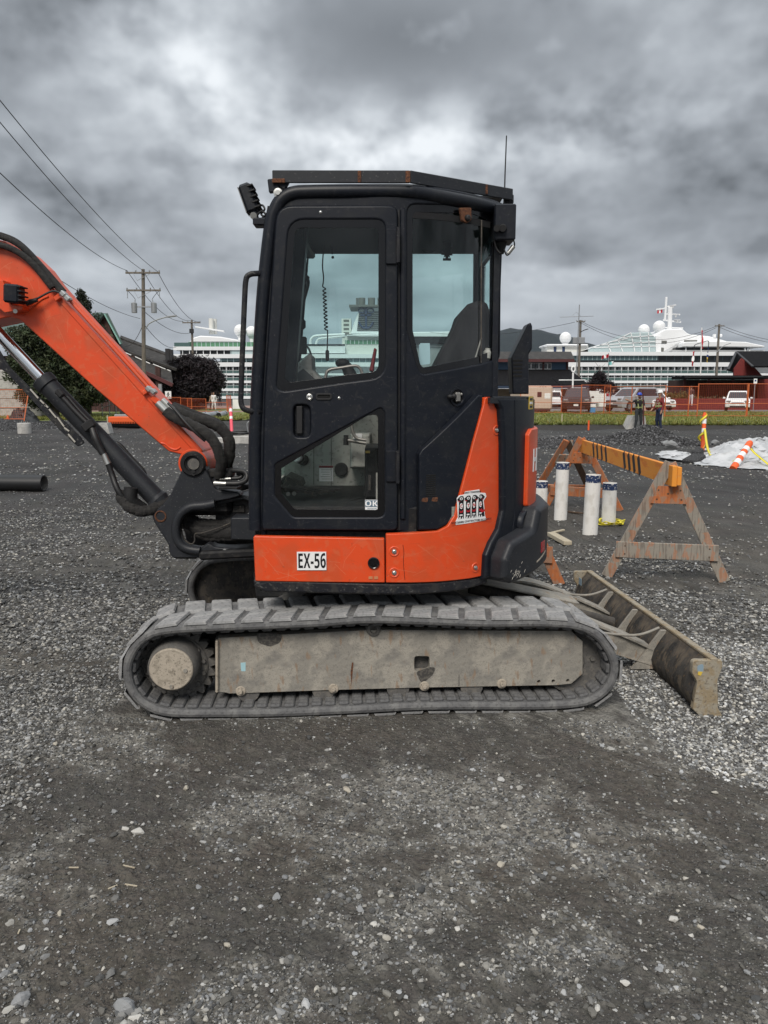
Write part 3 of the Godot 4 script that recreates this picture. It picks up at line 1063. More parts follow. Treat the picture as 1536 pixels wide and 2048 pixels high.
func undercarriage():
	var out := outline([V(0.48, 0.4015, 0), V(0.4659, 0.1199, 0), V(0.5106, 0.1136, 0.0076), V(0.5253, 0.108, 0), V(1.0329, 0.1148, 0), V(1.4915, 0.1176, 0), V(2.204, 0.1149, 0.0077), V(2.2772, 0.1214, 0.0103), V(2.3354, 0.1741, 0.0077), V(2.3285, 0.3483, 0.0077), V(2.2665, 0.4052, 0), V(1.2293, 0.4292, 0)])
	var slot := outline([V(1.4623, 0.2858, 0.0152), V(1.5387, 0.2842, 0.0152), V(1.5395, 0.2046, 0.0204), V(1.4628, 0.2063, 0.0203)])
	var holes := [slot]
	for c in [V(2.1067, 0.136, 0), V(2.1824, 0.137, 0), V(2.2582, 0.138, 0)]:
		var r := PackedVector2Array()
		for k in 10:
			r.append(W(c.x + cos(TAU * k / 10) * 0.0085, c.y + sin(TAU * k / 10) * 0.0085))
		holes.append(r)
	for far in 2:
		var f := un("track_frame", panel(out, holes if far == 0 else [], -0.09, 0.05, 0.003, 1), M.dusty_steel if far == 0 else M.muddy_plate)
		if far:
			f.position += under.basis.z * -1.62
		un("frame_core", box_mesh(V(1.28, 0.28, -0.24), V(1.66, 0.22, 0.18), 0.02), M.dark_dust, f)
		if far == 0:
			un("frame_lip", B.new().bar(V([V(0.4756, 0.3929, 0)][0].x, [V(0.4756, 0.3929, 0)][0].y, -0.085), V([V(0.4668, 0.1219, 0)][0].x, [V(0.4668, 0.1219, 0)][0].y, -0.085), 0.014, 0.03, 0.004, Vector3.BACK).done(), M.hub_dust, f)
			un("seam", box_mesh(V([V(1.6915, 0.156, 0)][0].x, [V(1.6915, 0.156, 0)][0].y, -0.0895), V(0.004, 0.06, 0.004)), M.dark_dust, f)
			for c in [V(0.5838, 0.1218, 0), V(1.0508, 0.1243, 0), V(1.5139, 0.1271, 0), V(1.9132, 0.1315, 0)]:
				un("roller_bolt", B.new().lathe(V(c.x, c.y, -0.11), V(0, 0, 1), [W(0, 0.026), W(0.022, 0.026), W(0.026, 0.022), W(0.026, 0.011), W(0.04, 0.011), W(0.042, 0.008), W(0.042, 0)], 16).done(), M.hub_dust, f)
			un("slot_bolt", B.new().lathe(V(slot[0].x - 0.035, slot[0].y - 0.045, -0.17), V(0, 0.3, 1), [W(0, 0.026), W(0.03, 0.026), W(0.04, 0.02), W(0.046, 0)], 16, true).done(), M.chrome, f)
	un("far_cover", panel(outline([V(0.0564, 0.47, 0.2444), V(0.6675, 0.4768, 0), V(0.6573, -0.0249, 0), V(0.0384, -0.0139, 0.2477)], 8), [], -1.69, 0.06, 0.02, 1), M.muddy_plate)
	var cr: Vector3 = [V(1.2545, 0.4313, 0)][0]
	un("carrier_roller", B.new().lathe(V(cr.x, cr.y, -0.3), V(0, 0, 1), [W(0, 0.04), W(0.2, 0.04), W(0.22, 0.032), W(0.225, 0.018), W(0.2, 0.016), W(0.2, 0)], 20).done(), M.dark_dust)
	var sc: Vector3 = [V(0.2569, 0.2373, 0)][0]
	var teeth := PackedVector2Array()
	for k in 84:
		var ph := fmod(k / 4.0, 1.0)
		var rr: float = 0.198 if ph < 0.3 else (0.183 if ph < 0.55 else (0.168 if ph < 0.8 else 0.183))
		teeth.append(W(sc.x + cos(TAU * k / 84.0) * rr, sc.y + sin(TAU * k / 84.0) * rr))
	var spr := un("sprocket", panel(teeth, [], -0.16, 0.05, 0.004, 1), M.dark_dust)
	un("hub_flange", B.new().lathe(V(sc.x, sc.y, -0.165), V(0, 0, 1), [W(0, 0.158), W(0.012, 0.158), W(0.018, 0.15), W(0.018, 0.1)], 40).done(), M.dark_dust, spr)
	var hc: Vector3 = [V(0.2588, 0.2683, 0)][0]
	un("hub", B.new().lathe(V(hc.x, hc.y, -0.16), V(0, 0, 1), [W(0, 0.128), W(0.06, 0.125), W(0.125, 0.118), W(0.135, 0.108)], 40, true).done(), M.dark_dust, spr)
	un("hub_cover", B.new().lathe(V(hc.x, hc.y, -0.03), V(0, 0, 1), [W(0, 0.108), W(0.012, 0.106), W(0.016, 0.101), W(0.015, 0.09), W(0.017, 0.012), W(0.019, 0.011), W(0.019, 0)], 48).done(), M.hub_dust, spr)
	for k in 2:
		un("drain_plug", B.new().cyl(V(hc.x + (0.07 if k else 0.0), hc.y - (0.005 if k else 0.085), -0.02), V(hc.x + (0.07 if k else 0.0), hc.y - (0.005 if k else 0.085), -0.008), 0.012, 0.01, 8).done(), M.dusty_steel, spr)
	for k in 14:
		var a := TAU * k / 14.0 + 0.2
		un("sprocket_bolt", B.new().cyl(V(sc.x + cos(a) * 0.142, sc.y + sin(a) * 0.142, -0.15), V(sc.x + cos(a) * 0.142, sc.y + sin(a) * 0.142, -0.132), 0.011, 0.011, 6).done(), M.dark_dust, spr)
	un("shade_plate", box_mesh(V(0.42, 0.27, -0.32), V(0.75, 0.3, 0.02)), M.grease_black)  # added dark plate standing in for the shade seen through the sprocket gap
	for q in [[[V(0.6684, 0.4245, 0.0149), V(0.802, 0.4168, 0.02), V(0.7862, 0.3705, 0.03), V(0.736, 0.3506, 0.035), V(0.677, 0.3726, 0.03)], M.oil], [[V(1.4702, 0.2042, 0.0127), V(1.5467, 0.2291, 0.0254), V(1.5723, 0.2233, 0.0204), V(1.5573, 0.1864, 0.0255), V(1.5217, 0.1552, 0.0306), V(1.4962, 0.145, 0.0204)], M.oil], [[V(0.5875, 0.2702, 0), V(0.6124, 0.2723, 0), V(0.6112, 0.2253, 0.005), V(0.5888, 0.2258, 0.005)], M.pale_blue], [[V(1.1375, 0.2087, 0), V(1.1454, 0.2613, 0), V(1.1529, 0.2585, 0), V(1.142, 0.137, 0)], M.rust]]:
		un("stain", panel(outline(q[0], 4), [], -0.0888, 0.002, 0.0005, 1), q[1])
	var ic: Vector3 = [V(2.2956, 0.2233, 0)][0]
	var idl := un("idler_wheel", B.new().lathe(Vector3(ic.x, ic.y, -0.28), V(0, 0, 1), [W(0, 0.1), W(0, 0.162), W(0.16, 0.162), W(0.165, 0.15), W(0.15, 0.14), W(0.15, 0.06), W(0.165, 0.05), W(0.165, 0)], 40).done(), M.dark_dust)
	for a in [0.2, 2.3, 4.4]:
		un("idler_bolt", B.new().cyl(Vector3(ic.x + cos(a) * 0.1, ic.y + sin(a) * 0.1, -0.135), Vector3(ic.x + cos(a) * 0.1, ic.y + sin(a) * 0.1, -0.115), 0.013, 0.013, 6).done(), M.dark_dust, idl)
	for k in 4:
		un("bottom_roller", B.new().cyl(V(0.62 + k * 0.38, 0.115, -0.34), V(0.62 + k * 0.38, 0.115, -0.1), 0.058, 0.058, 20).done(), M.dark_dust)
	un("car_body", box_mesh(V(1.26, 0.34, -1.0), V(0.95, 0.2, 1.3), 0.03), M.dark_dust)
	for k in 4:
		un("body_leg", B.new().bar(V(1.26 + (0.35 if k % 2 else -0.35), 0.40, -0.75 if k < 2 else -1.25), V(1.26 + (0.72 if k % 2 else -0.72), 0.28, -0.3 if k < 2 else -1.7), 0.16, 0.2, 0.02).done(), M.dark_dust)
	ex("slew_ring", B.new().cyl(V(-0.06, 0.42, -4.6), V(-0.06, 0.64, -4.6), 0.42, 0.42, 40).done(), M.grease_black)

func dozer_blade():
	var x := 2.885
	var prof := [W(0.04, -0.01), W(0.015, 0.03), W(0.004, 0.08), W(0.02, 0.14), W(0.055, 0.20), W(0.095, 0.256)]
	var b := B.new()
	var z0 := -0.03
	var z1 := -2.02
	for i in prof.size() - 1:
		var p: Vector2 = prof[i]
		var q: Vector2 = prof[i + 1]
		b.smooth(1)
		b.quad(V(x + p.x, p.y, z0), V(x + q.x, q.y, z0), V(x + q.x, q.y, z1), V(x + p.x, p.y, z1), V(-1, 0.1, 0))
		b.smooth(2)
		b.quad(V(x + p.x + 0.02, p.y, z0), V(x + q.x + 0.02, q.y, z0), V(x + q.x + 0.02, q.y, z1), V(x + p.x + 0.02, p.y, z1), V(1, 0.1, 0))
	var blade := un("dozer_blade", b.done(), M.blade_back)
	un("top_rail", box_mesh(V(x + 0.108, 0.26, -1.02), V(0.038, 0.018, 2.0), 0.004), M.blade_edge, blade)
	un("cutting_edge", B.new().bar(V(x + 0.085, 0.01, z0), V(x + 0.085, 0.01, z1), 0.07, 0.02, 0.003, V(0.7, 0.7, 0)).done(), M.blade_edge, blade)
	var cheek := outline([V(2.8791, 0.2605, 0.0204), V(3.0362, 0.2572, 0.0153), V(3.0386, 0.2226, 0.0102), V(3.0174, 0.1481, 0.0359), V(3.0301, -0.0005, 0.0206), V(3.0658, -0.0585, 0.0052), V(3.0491, -0.0854, 0.0078), V(2.9686, -0.0724, 0.0207), V(2.8955, -0.0026, 0.0129), V(2.9099, 0.1452, 0.0409), V(2.8808, 0.1912, 0.0255)])
	for k in 2:
		var c := un("end_plate", panel(cheek, [], -0.02 - 2.0 * k, 0.03, 0.004, 1), M.blade_edge, blade)
		if k == 0:
			c.set_meta("label", "tan worn near end plate of the blade")
	var dec := outline([V(2.9035, 0.2315, 0.0127), V(2.9367, 0.2441, 0.0127), V(2.9368, 0.2015, 0.0077), V(2.909, 0.186, 0.0102)])
	un("decal", panel(dec, [], -0.0185, 0.0015, 0.0003, 1), M.sticker_blue, blade)
	var wear := outline([V(2.9098, 0.2026, 0), V(2.9336, 0.1994, 0), V(2.9245, 0.1783, 0), V(2.9084, 0.184, 0)])
	un("decal", panel(wear, [], -0.017, 0.001, 0.0003, 1), M.yellow_ink, blade)
	un("decal", box_mesh(V(x + 0.004, 0.21, -1.90), V(0.003, 0.05, 0.06)), M.sticker_blue, blade)
	for zz in [-0.55, -0.98, -1.42]:
		un("rib", B.new().prism(PackedVector2Array([W(x - 0.11, 0.02), W(x + 0.03, 0.02), W(x + 0.085, 0.25), W(x + 0.055, 0.25)]), zz, zz - 0.02).done(), M.dusty_steel, blade)
	for zz in [-0.62, -1.36]:
		var arm := B.new()
		var pts := [V(1.75, 0.36, zz), V(2.3, 0.36, zz), V(2.66, 0.24, zz), V(2.90, 0.13, zz)]
		var low := [V(1.75, 0.2, zz), V(2.3, 0.22, zz), V(2.62, 0.13, zz), V(2.90, 0.04, zz)]
		pts = spline(pts, 5)
		low = spline(low, 5)
		for i in pts.size() - 1:
			for s in [-1.0, 1.0]:
				var w := V(0, 0, 0.05 * s)
				arm.quad(pts[i] + w, pts[i + 1] + w, low[i + 1] + w, low[i] + w, w)
			var h := V(0, 0, 0.075)
			arm.quad(pts[i] + h, pts[i + 1] + h, pts[i + 1] - h, pts[i] - h, Vector3.UP)
			arm.quad(low[i] + h, low[i + 1] + h, low[i + 1] - h, low[i] - h, Vector3.DOWN)
			var up := V(0, 0.014, 0)
			arm.quad(pts[i] + h, pts[i + 1] + h, pts[i + 1] + h + up, pts[i] + h + up, h)
			arm.quad(pts[i] + h + up, pts[i + 1] + h + up, pts[i + 1] - h + up, pts[i] - h + up, Vector3.UP)
		un("push_arm", arm.done(), M.dusty_steel, blade)
	un("lift_ram", B.new().cyl(V(1.9, 0.42, -1.0), V(2.45, 0.27, -1.0), 0.05, 0.05, 16).cyl(V(2.45, 0.27, -1.0), V(2.82, 0.17, -1.0), 0.028, 0.028, 12).done(), M.muddy_plate, blade)
	un("ram_guard", B.new().box(V(2.2, 0.4, -1.0), V(0.75, 0.012, 0.2), 0.003, Basis(V(0, 0, 1), -0.22)).done(), M.dusty_steel, blade)
	for zz in [-0.42, -1.3]:
		un("grease_pipe", B.new().tube(spline([V(2.45, 0.3, zz), V(2.62, 0.27, zz - 0.02), V(2.78, 0.25, zz - 0.06), V(2.92, 0.27, zz - 0.12)], 5), 0.008, 6).done(), M.dusty_steel, blade)

func upper_body():
	var pl := PackedVector2Array()
	pl.append(W(-0.62, -3.74))
	for k in 25:
		var p := body(0, PI * TAIL_R * k / 24.0, 0, -0.03)
		pl.append(W(p.x, p.z))
	pl.append(W(-0.62, -5.46))
	var flat := Transform3D(Basis(V(1, 0, 0), V(0, 0, 1), V(0, -1, 0)), V(0, 0.76, 0))
	ex("deck", B.new().prism(pl, 0.0, 0.13, flat).done(), M.grease_black)
	ex("cab_base", box_mesh(V(-0.21, 0.9, -4.22), V(0.76, 0.3, 0.9), 0.01), M.grease_black)
	ex("lower_skirt", panel(outline([V(-0.5864, 0.6944, 0.0074), V(0.6637, 0.6587, 0.0105), V(0.6731, 0.6194, 0.0158), V(0.5006, 0.6086, 0), V(0.3013, 0.6102, 0), V(-0.1083, 0.6208, 0), V(-0.5287, 0.631, 0.0148), V(-0.5848, 0.6589, 0.0148)]), [], 0.0, 0.06, 0.012), M.worn_black)
	var fp := ex("front_side_panel", panel(outline([V(-0.58, 0.9158, 0.0122), V(0.0622, 0.903, 0.0049), V(0.0647, 0.6796, 0.0049), V(-0.2556, 0.6827, 0), V(-0.576, 0.6878, 0.0099)]), [], 0.004, 0.03, 0.006), M.orange)
	var pz := -3.7 + 0.0075
	var ec: Vector3 = V(-0.355, 0.792, -3.692)
	ex("number_plate", box_mesh(ec, V(0.1436, 0.0918, 0.003)), M.white_vinyl, fp)
	var t := letters("EX-56", 0.073, ec + V(0, 0, 0.002), V(0, 0, 1), 0.001, 0.53)
	part("lettering", t[0], M.ink, fp, t[1])
	var cap: Vector3 = V(-0.051, 0.782, -3.69)
	ex("rubber_plug", B.new().lathe(cap - V(0, 0, 0.01), V(0, 0, 1), [W(0, 0.029), W(0.013, 0.029), W(0.016, 0.026), W(0.014, 0.022), W(0.015, 0)], 24).done(), M.frit, fp)
	for k in 2:
		var wl: Vector3 = V(-0.066, 0.707, -3.69)
		ex("warning_label", box_mesh(wl + V(0.027 * k, 0, -0.0045), V(0.02, 0.014, 0.002)), M.faded_label, fp)
	var rp := ex("rear_side_panel", panel(outline([V(0.6125, 1.5843, 0.0075), V(0.6765, 1.5891, 0.0203), V(0.7423, 1.5229, 0.036), V(0.7682, 1.3473, 0.052), V(0.7838, 0.9906, 0.0528), V(0.7491, 0.8986, 0.0422), V(0.6817, 0.8329, 0.0365), V(0.6437, 0.7718, 0.026), V(0.6431, 0.6653, 0.0078), V(0.5223, 0.6644, 0.0256), V(0.3098, 0.6696, 0), V(0.0696, 0.6795, 0.0049), V(0.0695, 0.9253, 0.0073), V(0.3368, 0.9295, 0.0248), V(0.3894, 0.9511, 0.0249), V(0.4262, 1.0015, 0.03), V(0.5364, 1.357, 0), V(0.6029, 1.5446, 0)]), [], 0.004, 0.03, 0.006), M.orange)
	for c in [V(0.1098, 0.8376, 0), V(0.1101, 0.7308, 0), V(0.5647, 0.7182, 0), V(0.7023, 1.4181, 0)]:
		var at := body(0, c.x, c.y, 0.003)
		var nrm := body_n(0, c.x)
		ex("bolt_recess", B.new().lathe(at, nrm, [W(0.0, 0.027), W(0.004, 0.025), W(0.0045, 0.021), W(0.0015, 0.018), W(0.0015, 0)], 24, true).done(), M.orange, rp)
		ex("bolt", B.new().lathe(at, nrm, [W(0, 0.012), W(0.004, 0.012), W(0.004, 0.009), W(0.01, 0.009), W(0.012, 0.006), W(0.012, 0)], 12).done(), M.zinc, rp)
	var crack := [V(0.153, 0.8689, 0), V(0.1581, 0.8311, 0), V(0.1558, 0.781, 0), V(0.1637, 0.6922, 0)]
	var cpts := []
	for c in crack:
		cpts.append(body(0, c.x, c.y, 0.0045))
	ex("crack", B.new().tube(spline(cpts, 3), 0.0011, 4).done(), M.void, rp)
	alliance_sticker(rp)
	var sc := ex("side_cover", panel(outline([V(0.5764, 1.5991, 0.015), V(0.6083, 1.5942, 0.005), V(0.6061, 1.542, 0), V(0.5416, 1.3638, 0), V(0.4296, 1.0024, 0.0301), V(0.3922, 0.9544, 0.025), V(0.3388, 0.9327, 0.0199), V(0.237, 0.9358, 0.0074), V(0.2343, 1.311, 0.0194), V(0.2495, 1.335, 0.0194)]), [], -0.006, 0.04, 0.009), M.black_paint)
	for k in 11:
		var y: float = 950.5 + k * 4.0
		var q := [V(0.2978, 1.2078, 0), V(0.2988, 1.1051, 0)]
		var yy := lerpf(q[0].y, q[1].y, k / 10.0)
		ex("vent_slot", panel(outline([V(q[0].x - 0.026, yy - 0.0032, 0), V(q[0].x + 0.026, yy - 0.0032, 0), V(q[0].x + 0.026, yy + 0.0032, 0), V(q[0].x - 0.026, yy + 0.0032, 0)]), [], -0.0045, 0.004, 0.0008), M.void, sc)
	for c in [V(0.2664, 1.0869, 0), V(0.3197, 1.087, 0)]:
		ex("rust_spot", panel(outline([V(c.x - 0.02, c.y - 0.008, 0.008), V(c.x + 0.014, c.y - 0.012, 0.006), V(c.x + 0.018, c.y + 0.012, 0.006), V(c.x - 0.012, c.y + 0.010, 0.006)]), [], -0.005, 0.002, 0.0006), M.rust, sc)
	var hood := [V(0.6033, 0.6534, 0), V(0.6104, 0.7814, 0), V(0.6451, 0.8423, 0), V(0.7058, 0.908, 0), V(0.7365, 0.9992, 0), V(0.7227, 1.3508, 0), V(0.6997, 1.5239, 0), V(0.6476, 1.5892, 0)]
	var top: float = hood[7].y
	hood.append_array([V(1.2, top, 0.02), V(2.83, top, 0), V(2.83, hood[0].y, 0)])
	var hd := ex("engine_hood", panel(outline(hood, 4), [], 0.035, 0.06, 0.02), M.black_paint)
	ex("hood_lid", B.new().prism(lid_plan(), 0.0, 0.03, Transform3D(flat.basis, V(0, top - 0.004, 0))).done(), M.dark_grey, hd)
	var seam: Array = [V(0.8183, 1.571, 0), V(0.8518, 1.0444, 0), V(0.8325, 0.8853, 0)]
	var sp := []
	for c in seam:
		sp.append(body(0, c.x, c.y, 0.0345))
	ex("hood_crease", B.new().tube(spline(sp, 4), 0.004, 6).done(), M.black_paint, hd)
	var yl: Vector3 = [V(1.0531, 1.556, 0)][0]
	var yo := ex("caution_label", panel(outline([V(yl.x - 0.045, yl.y - 0.037, 0.004), V(yl.x + 0.06, yl.y - 0.037, 0.004), V(yl.x + 0.06, yl.y + 0.034, 0.004), V(yl.x - 0.045, yl.y + 0.034, 0.004)]), [], 0.037, 0.002, 0.0005), M.yellow_ink, hd)
	for k in 3:
		ex("label_mark", panel(outline([V(yl.x - 0.03, yl.y - 0.028 + k * 0.02, 0), V(yl.x + 0.03, yl.y - 0.028 + k * 0.02, 0), V(yl.x + 0.03, yl.y - 0.016 + k * 0.02, 0), V(yl.x - 0.03, yl.y - 0.016 + k * 0.02, 0)]), [], 0.0385, 0.0015, 0.0003), M.ink if k % 2 == 0 else M.white_vinyl, hd)
	var d0: Vector3 = [V(0.9633, 1.4002, 0)][0]
	var d1: Vector3 = [V(1.0223, 0.9686, 0)][0]
	var rd := ex("rear_door", panel(outline([V(d0.x, d0.y - 0.01, 0.02), V(d0.x + 0.05, d0.y + 0.015, 0.02), V(2.0, d0.y + 0.015, 0.02), V(2.0, d1.y, 0.02), V(d1.x + 0.03, d1.y, 0.02), V(d0.x, d1.y + 0.03, 0.02)]), [], 0.058, 0.03, 0.008), M.orange)
	var hl: Vector3 = [V(1.0653, 1.2389, 0)][0]
	var ht := letters("H", 0.125, body(0, hl.x + 0.02, hl.y, 0.0605), body_n(0, hl.x + 0.02), 0.002, 1.2)
	part("lettering", ht[0], M.white_vinyl, rd, ht[1])
	var cw := [V(0.716, 0.6266, 0.0259), V(0.6421, 0.6621, 0.0204), V(0.6422, 0.7662, 0.0508), V(0.6959, 0.8563, 0.0511), V(0.8031, 0.8761, 0.0261)]
	var cyb: float = cw[0].y
	var cyt: float = [V(0.8908, 0.9987, 0)][0].y
	cw.append_array([V(cw[4].x + 0.10, cw[4].y + 0.015, 0.03), V(cw[4].x + 0.16, cyt, 0.04), V(2.8, cyt, 0), V(2.8, cyb, 0), V(cw[4].x + 0.3, cyb + 0.01, 0.1)])
	var cwt := ex("counterweight", panel(outline(cw, 6), [], 0.13, 0.2, 0.035), M.dark_grey)
	var rc: Vector3 = [V(1.0375, 0.7672, 0)][0]
	ex("red_reflector", panel(outline([V(rc.x - 0.04, rc.y - 0.03, 0.002), V(rc.x + 0.04, rc.y - 0.03, 0.002), V(rc.x + 0.04, rc.y + 0.03, 0.002), V(rc.x - 0.04, rc.y + 0.03, 0.002)]), [], 0.1315, 0.002, 0.0005), M.red_reflector, cwt)
	var rc2: Vector3 = [V(0.9857, 0.7109, 0)][0]
	ex("chipped_strip", panel(outline([V(rc2.x - 0.05, rc2.y - 0.014, 0.002), V(rc2.x + 0.12, rc2.y + 0.012, 0.002), V(rc2.x + 0.12, rc2.y + 0.022, 0.002), V(rc2.x - 0.05, rc2.y - 0.004, 0.002)]), [], 0.1315, 0.002, 0.0005), M.hub_dust, cwt)
	var r := RandomNumberGenerator.new()
	r.seed = 4
	for k in 34:
		var c: Vector3 = [V(0.7182, 0.6713, 0)][0]
		var a := W(c.x + r.randfn(0, 0.05), c.y + absf(r.randfn(0, 0.035)) - 0.02)
		if a.y < cyb + 0.03 or a.x < cw[1].x + 0.035:
			continue
		var l := r.randf_range(0.004, 0.016)
		ex("scratch", B.new().bar(body(0, a.x, a.y, 0.1302), body(0, a.x + l * 0.7, a.y + l, 0.1302), 0.0022, 0.0016).done(), M.scratched, cwt)
	var ear: Vector3 = [V(0.9466, 0.9049, 0)][0]
	ex("lifting_eye", B.new().lathe(body(0, ear.x, ear.y, 0.03), body_n(0, ear.x), [W(0, 0.07), W(0.03, 0.07), W(0.034, 0.062), W(0.03, 0.05), W(0.008, 0.046), W(0.008, 0)], 28, true).done(), M.black_paint, cwt)
	var st := ex("exhaust_stack", panel(outline([V(0.703, 1.8007, 0.011), V(0.7889, 1.9808, 0.0082), V(0.805, 1.9915, 0.011), V(0.8138, 1.9701, 0.0082), V(0.8173, 1.852, 0.011), V(0.7989, 1.8196, 0.0083), V(0.8051, 1.6018, 0.0056), V(0.7163, 1.6018, 0.0056)]), [], -4.32, 0.13, 0.008, 1), M.black_paint)
	for k in 5:
		var q := [V(0.7389, 1.7844, 0), V(0.7411, 1.7002, 0)]
		var yy := lerpf(q[0].y, q[1].y, k / 4.0)
		ex("louvre", panel(outline([V(q[0].x - 0.027, yy - 0.006, 0.005), V(q[0].x + 0.027, yy - 0.006, 0.005), V(q[0].x + 0.027, yy + 0.006, 0.005), V(q[0].x - 0.027, yy + 0.006, 0.005)]), [], -4.3185, 0.003, 0.0008, 1), M.void, st)
	ex("tank_cover", box_mesh(V(-0.05, 1.13, -5.1), V(0.9, 0.62, 0.7), 0.06), M.orange)

func lid_plan() -> PackedVector2Array:
	var pl := PackedVector2Array()
	for k in 21:
		var p := body(0, lerpf(0.62, 2.83, k / 20.0), 0, 0.03)
		pl.append(W(p.x, p.z))
	return pl

func alliance_sticker(on: Node):
	var c: Vector3 = [V(0.5321, 1.0393, 0)][0]
	var k := 0.0024
	var at := func(pts: Array) -> Array:
		var o := []
		for p in pts:
			o.append(V(c.x + p[0] * k * 1.2, c.y + p[1] * k, p[2] * k if p.size() > 2 else 0.0))
		return o
	var white := outline(at.call([[-35, -36, 2], [-34, -28, 2], [-30, -20, 2], [-32, 10, 3], [-33, 20, 3], [-28, 26, 3], [-17, 27, 3], [-16, 33, 2], [17, 35, 2], [18, 28, 2], [32, 26, 3], [35, 18, 3], [28, 10, 3], [32, -22, 3], [36, -33, 2]]), 3)
	ex("alliance_sticker", panel(white, [], 0.0062, 0.002, 0.0003), M.white_vinyl, on)
	var dot := func(x: float, y: float, rx: float, ry: float, off: float, mat: Material):
		var p := PackedVector2Array()
		for q in 12:
			p.append(W(c.x + (x + cos(TAU * q / 12) * rx) * k * 1.2, c.y + (y + sin(TAU * q / 12) * ry) * k))
		ex("sticker_mark", panel(p, [], off, 0.001, 0.0002), mat, on)
	var poly := func(pts: Array, off: float, mat: Material):
		ex("sticker_mark", panel(outline(at.call(pts), 3), [], off, 0.001, 0.0002), mat, on)
	for i in 4:
		var x: float = [-23.5, -8.5, 4.5, 20.0][i]
		poly.call([[x - 5.5, -24, 1], [x - 5, 12, 2], [x + 5, 13, 2], [x + (6 if i < 3 else 11), -24, 1]], 0.0068, M.ink)
		var s := -1.0 if i < 2 else 1.0
		poly.call([[x - 5, 12, 2], [x - 5 - (4 if s < 0 else 0), 18, 2], [x - 2, 24, 3], [x + 4, 24, 3], [x + 6 + (5 if s > 0 else 0), 18, 2], [x + 5, 11, 2]], 0.0068, M.ink)
		dot.call(x, 18.5, 3.2, 3.0, 0.0073, M.white_vinyl)
		dot.call(x, 18.5, 1.4, 1.5, 0.0078, M.ink)
		poly.call([[x + s * 3, 14, 0], [x + s * 9, 15, 0], [x + s * 3, 12, 0]], 0.0075, M.red_ink)
		dot.call(x, 3, 3.3, 6.2, 0.0073, M.white_vinyl)
		var t := letters("CTNC"[i], 6.6 * k, body(0, c.x + x * k * 1.2, c.y + 3 * k, 0.0078), body_n(0, c.x + x * k * 1.2), 0.0008, 1.1)
		part("lettering", t[0], M.red_ink, on, t[1])
		poly.call([[x - 4, -5, 0], [x, -9, 0], [x + 4, -5, 0], [x + 3, -11, 0], [x - 3, -11, 0]], 0.0073, M.red_ink)
		dot.call(x, -16, 3.6, 1.5, 0.0073, M.white_vinyl)
		poly.call([[x - 5, -24, 0], [x - 1.5, -18, 0], [x - 1.0, -24, 0]], 0.0073, M.white_vinyl)
		poly.call([[x + 1.5, -24, 0], [x + 3, -19, 0], [x + 4.5, -24, 0]], 0.0073, M.white_vinyl)
	poly.call([[20, -10, 1], [30, -9, 1], [31, -13, 1], [22, -16, 1]], 0.0073, M.red_ink)
	var t1 := letters("COAST TSIMSHIAN", 3.4 * k, body(0, c.x, c.y + 30.5 * k, 0.0066), body_n(0, c.x), 0.0006, 1.15)
	part("lettering", t1[0], M.ink, on, t1[1])
	var t2 := letters("NORTHERN CONTRACTORS ALLIANCE", 3.9 * k, body(0, c.x, c.y - 30.5 * k, 0.0066), body_n(0, c.x), 0.0006, 1.15)
	part("lettering", t2[0], M.ink, on, t2[1])


func mid(a: Array) -> Vector3:
	return a[0]

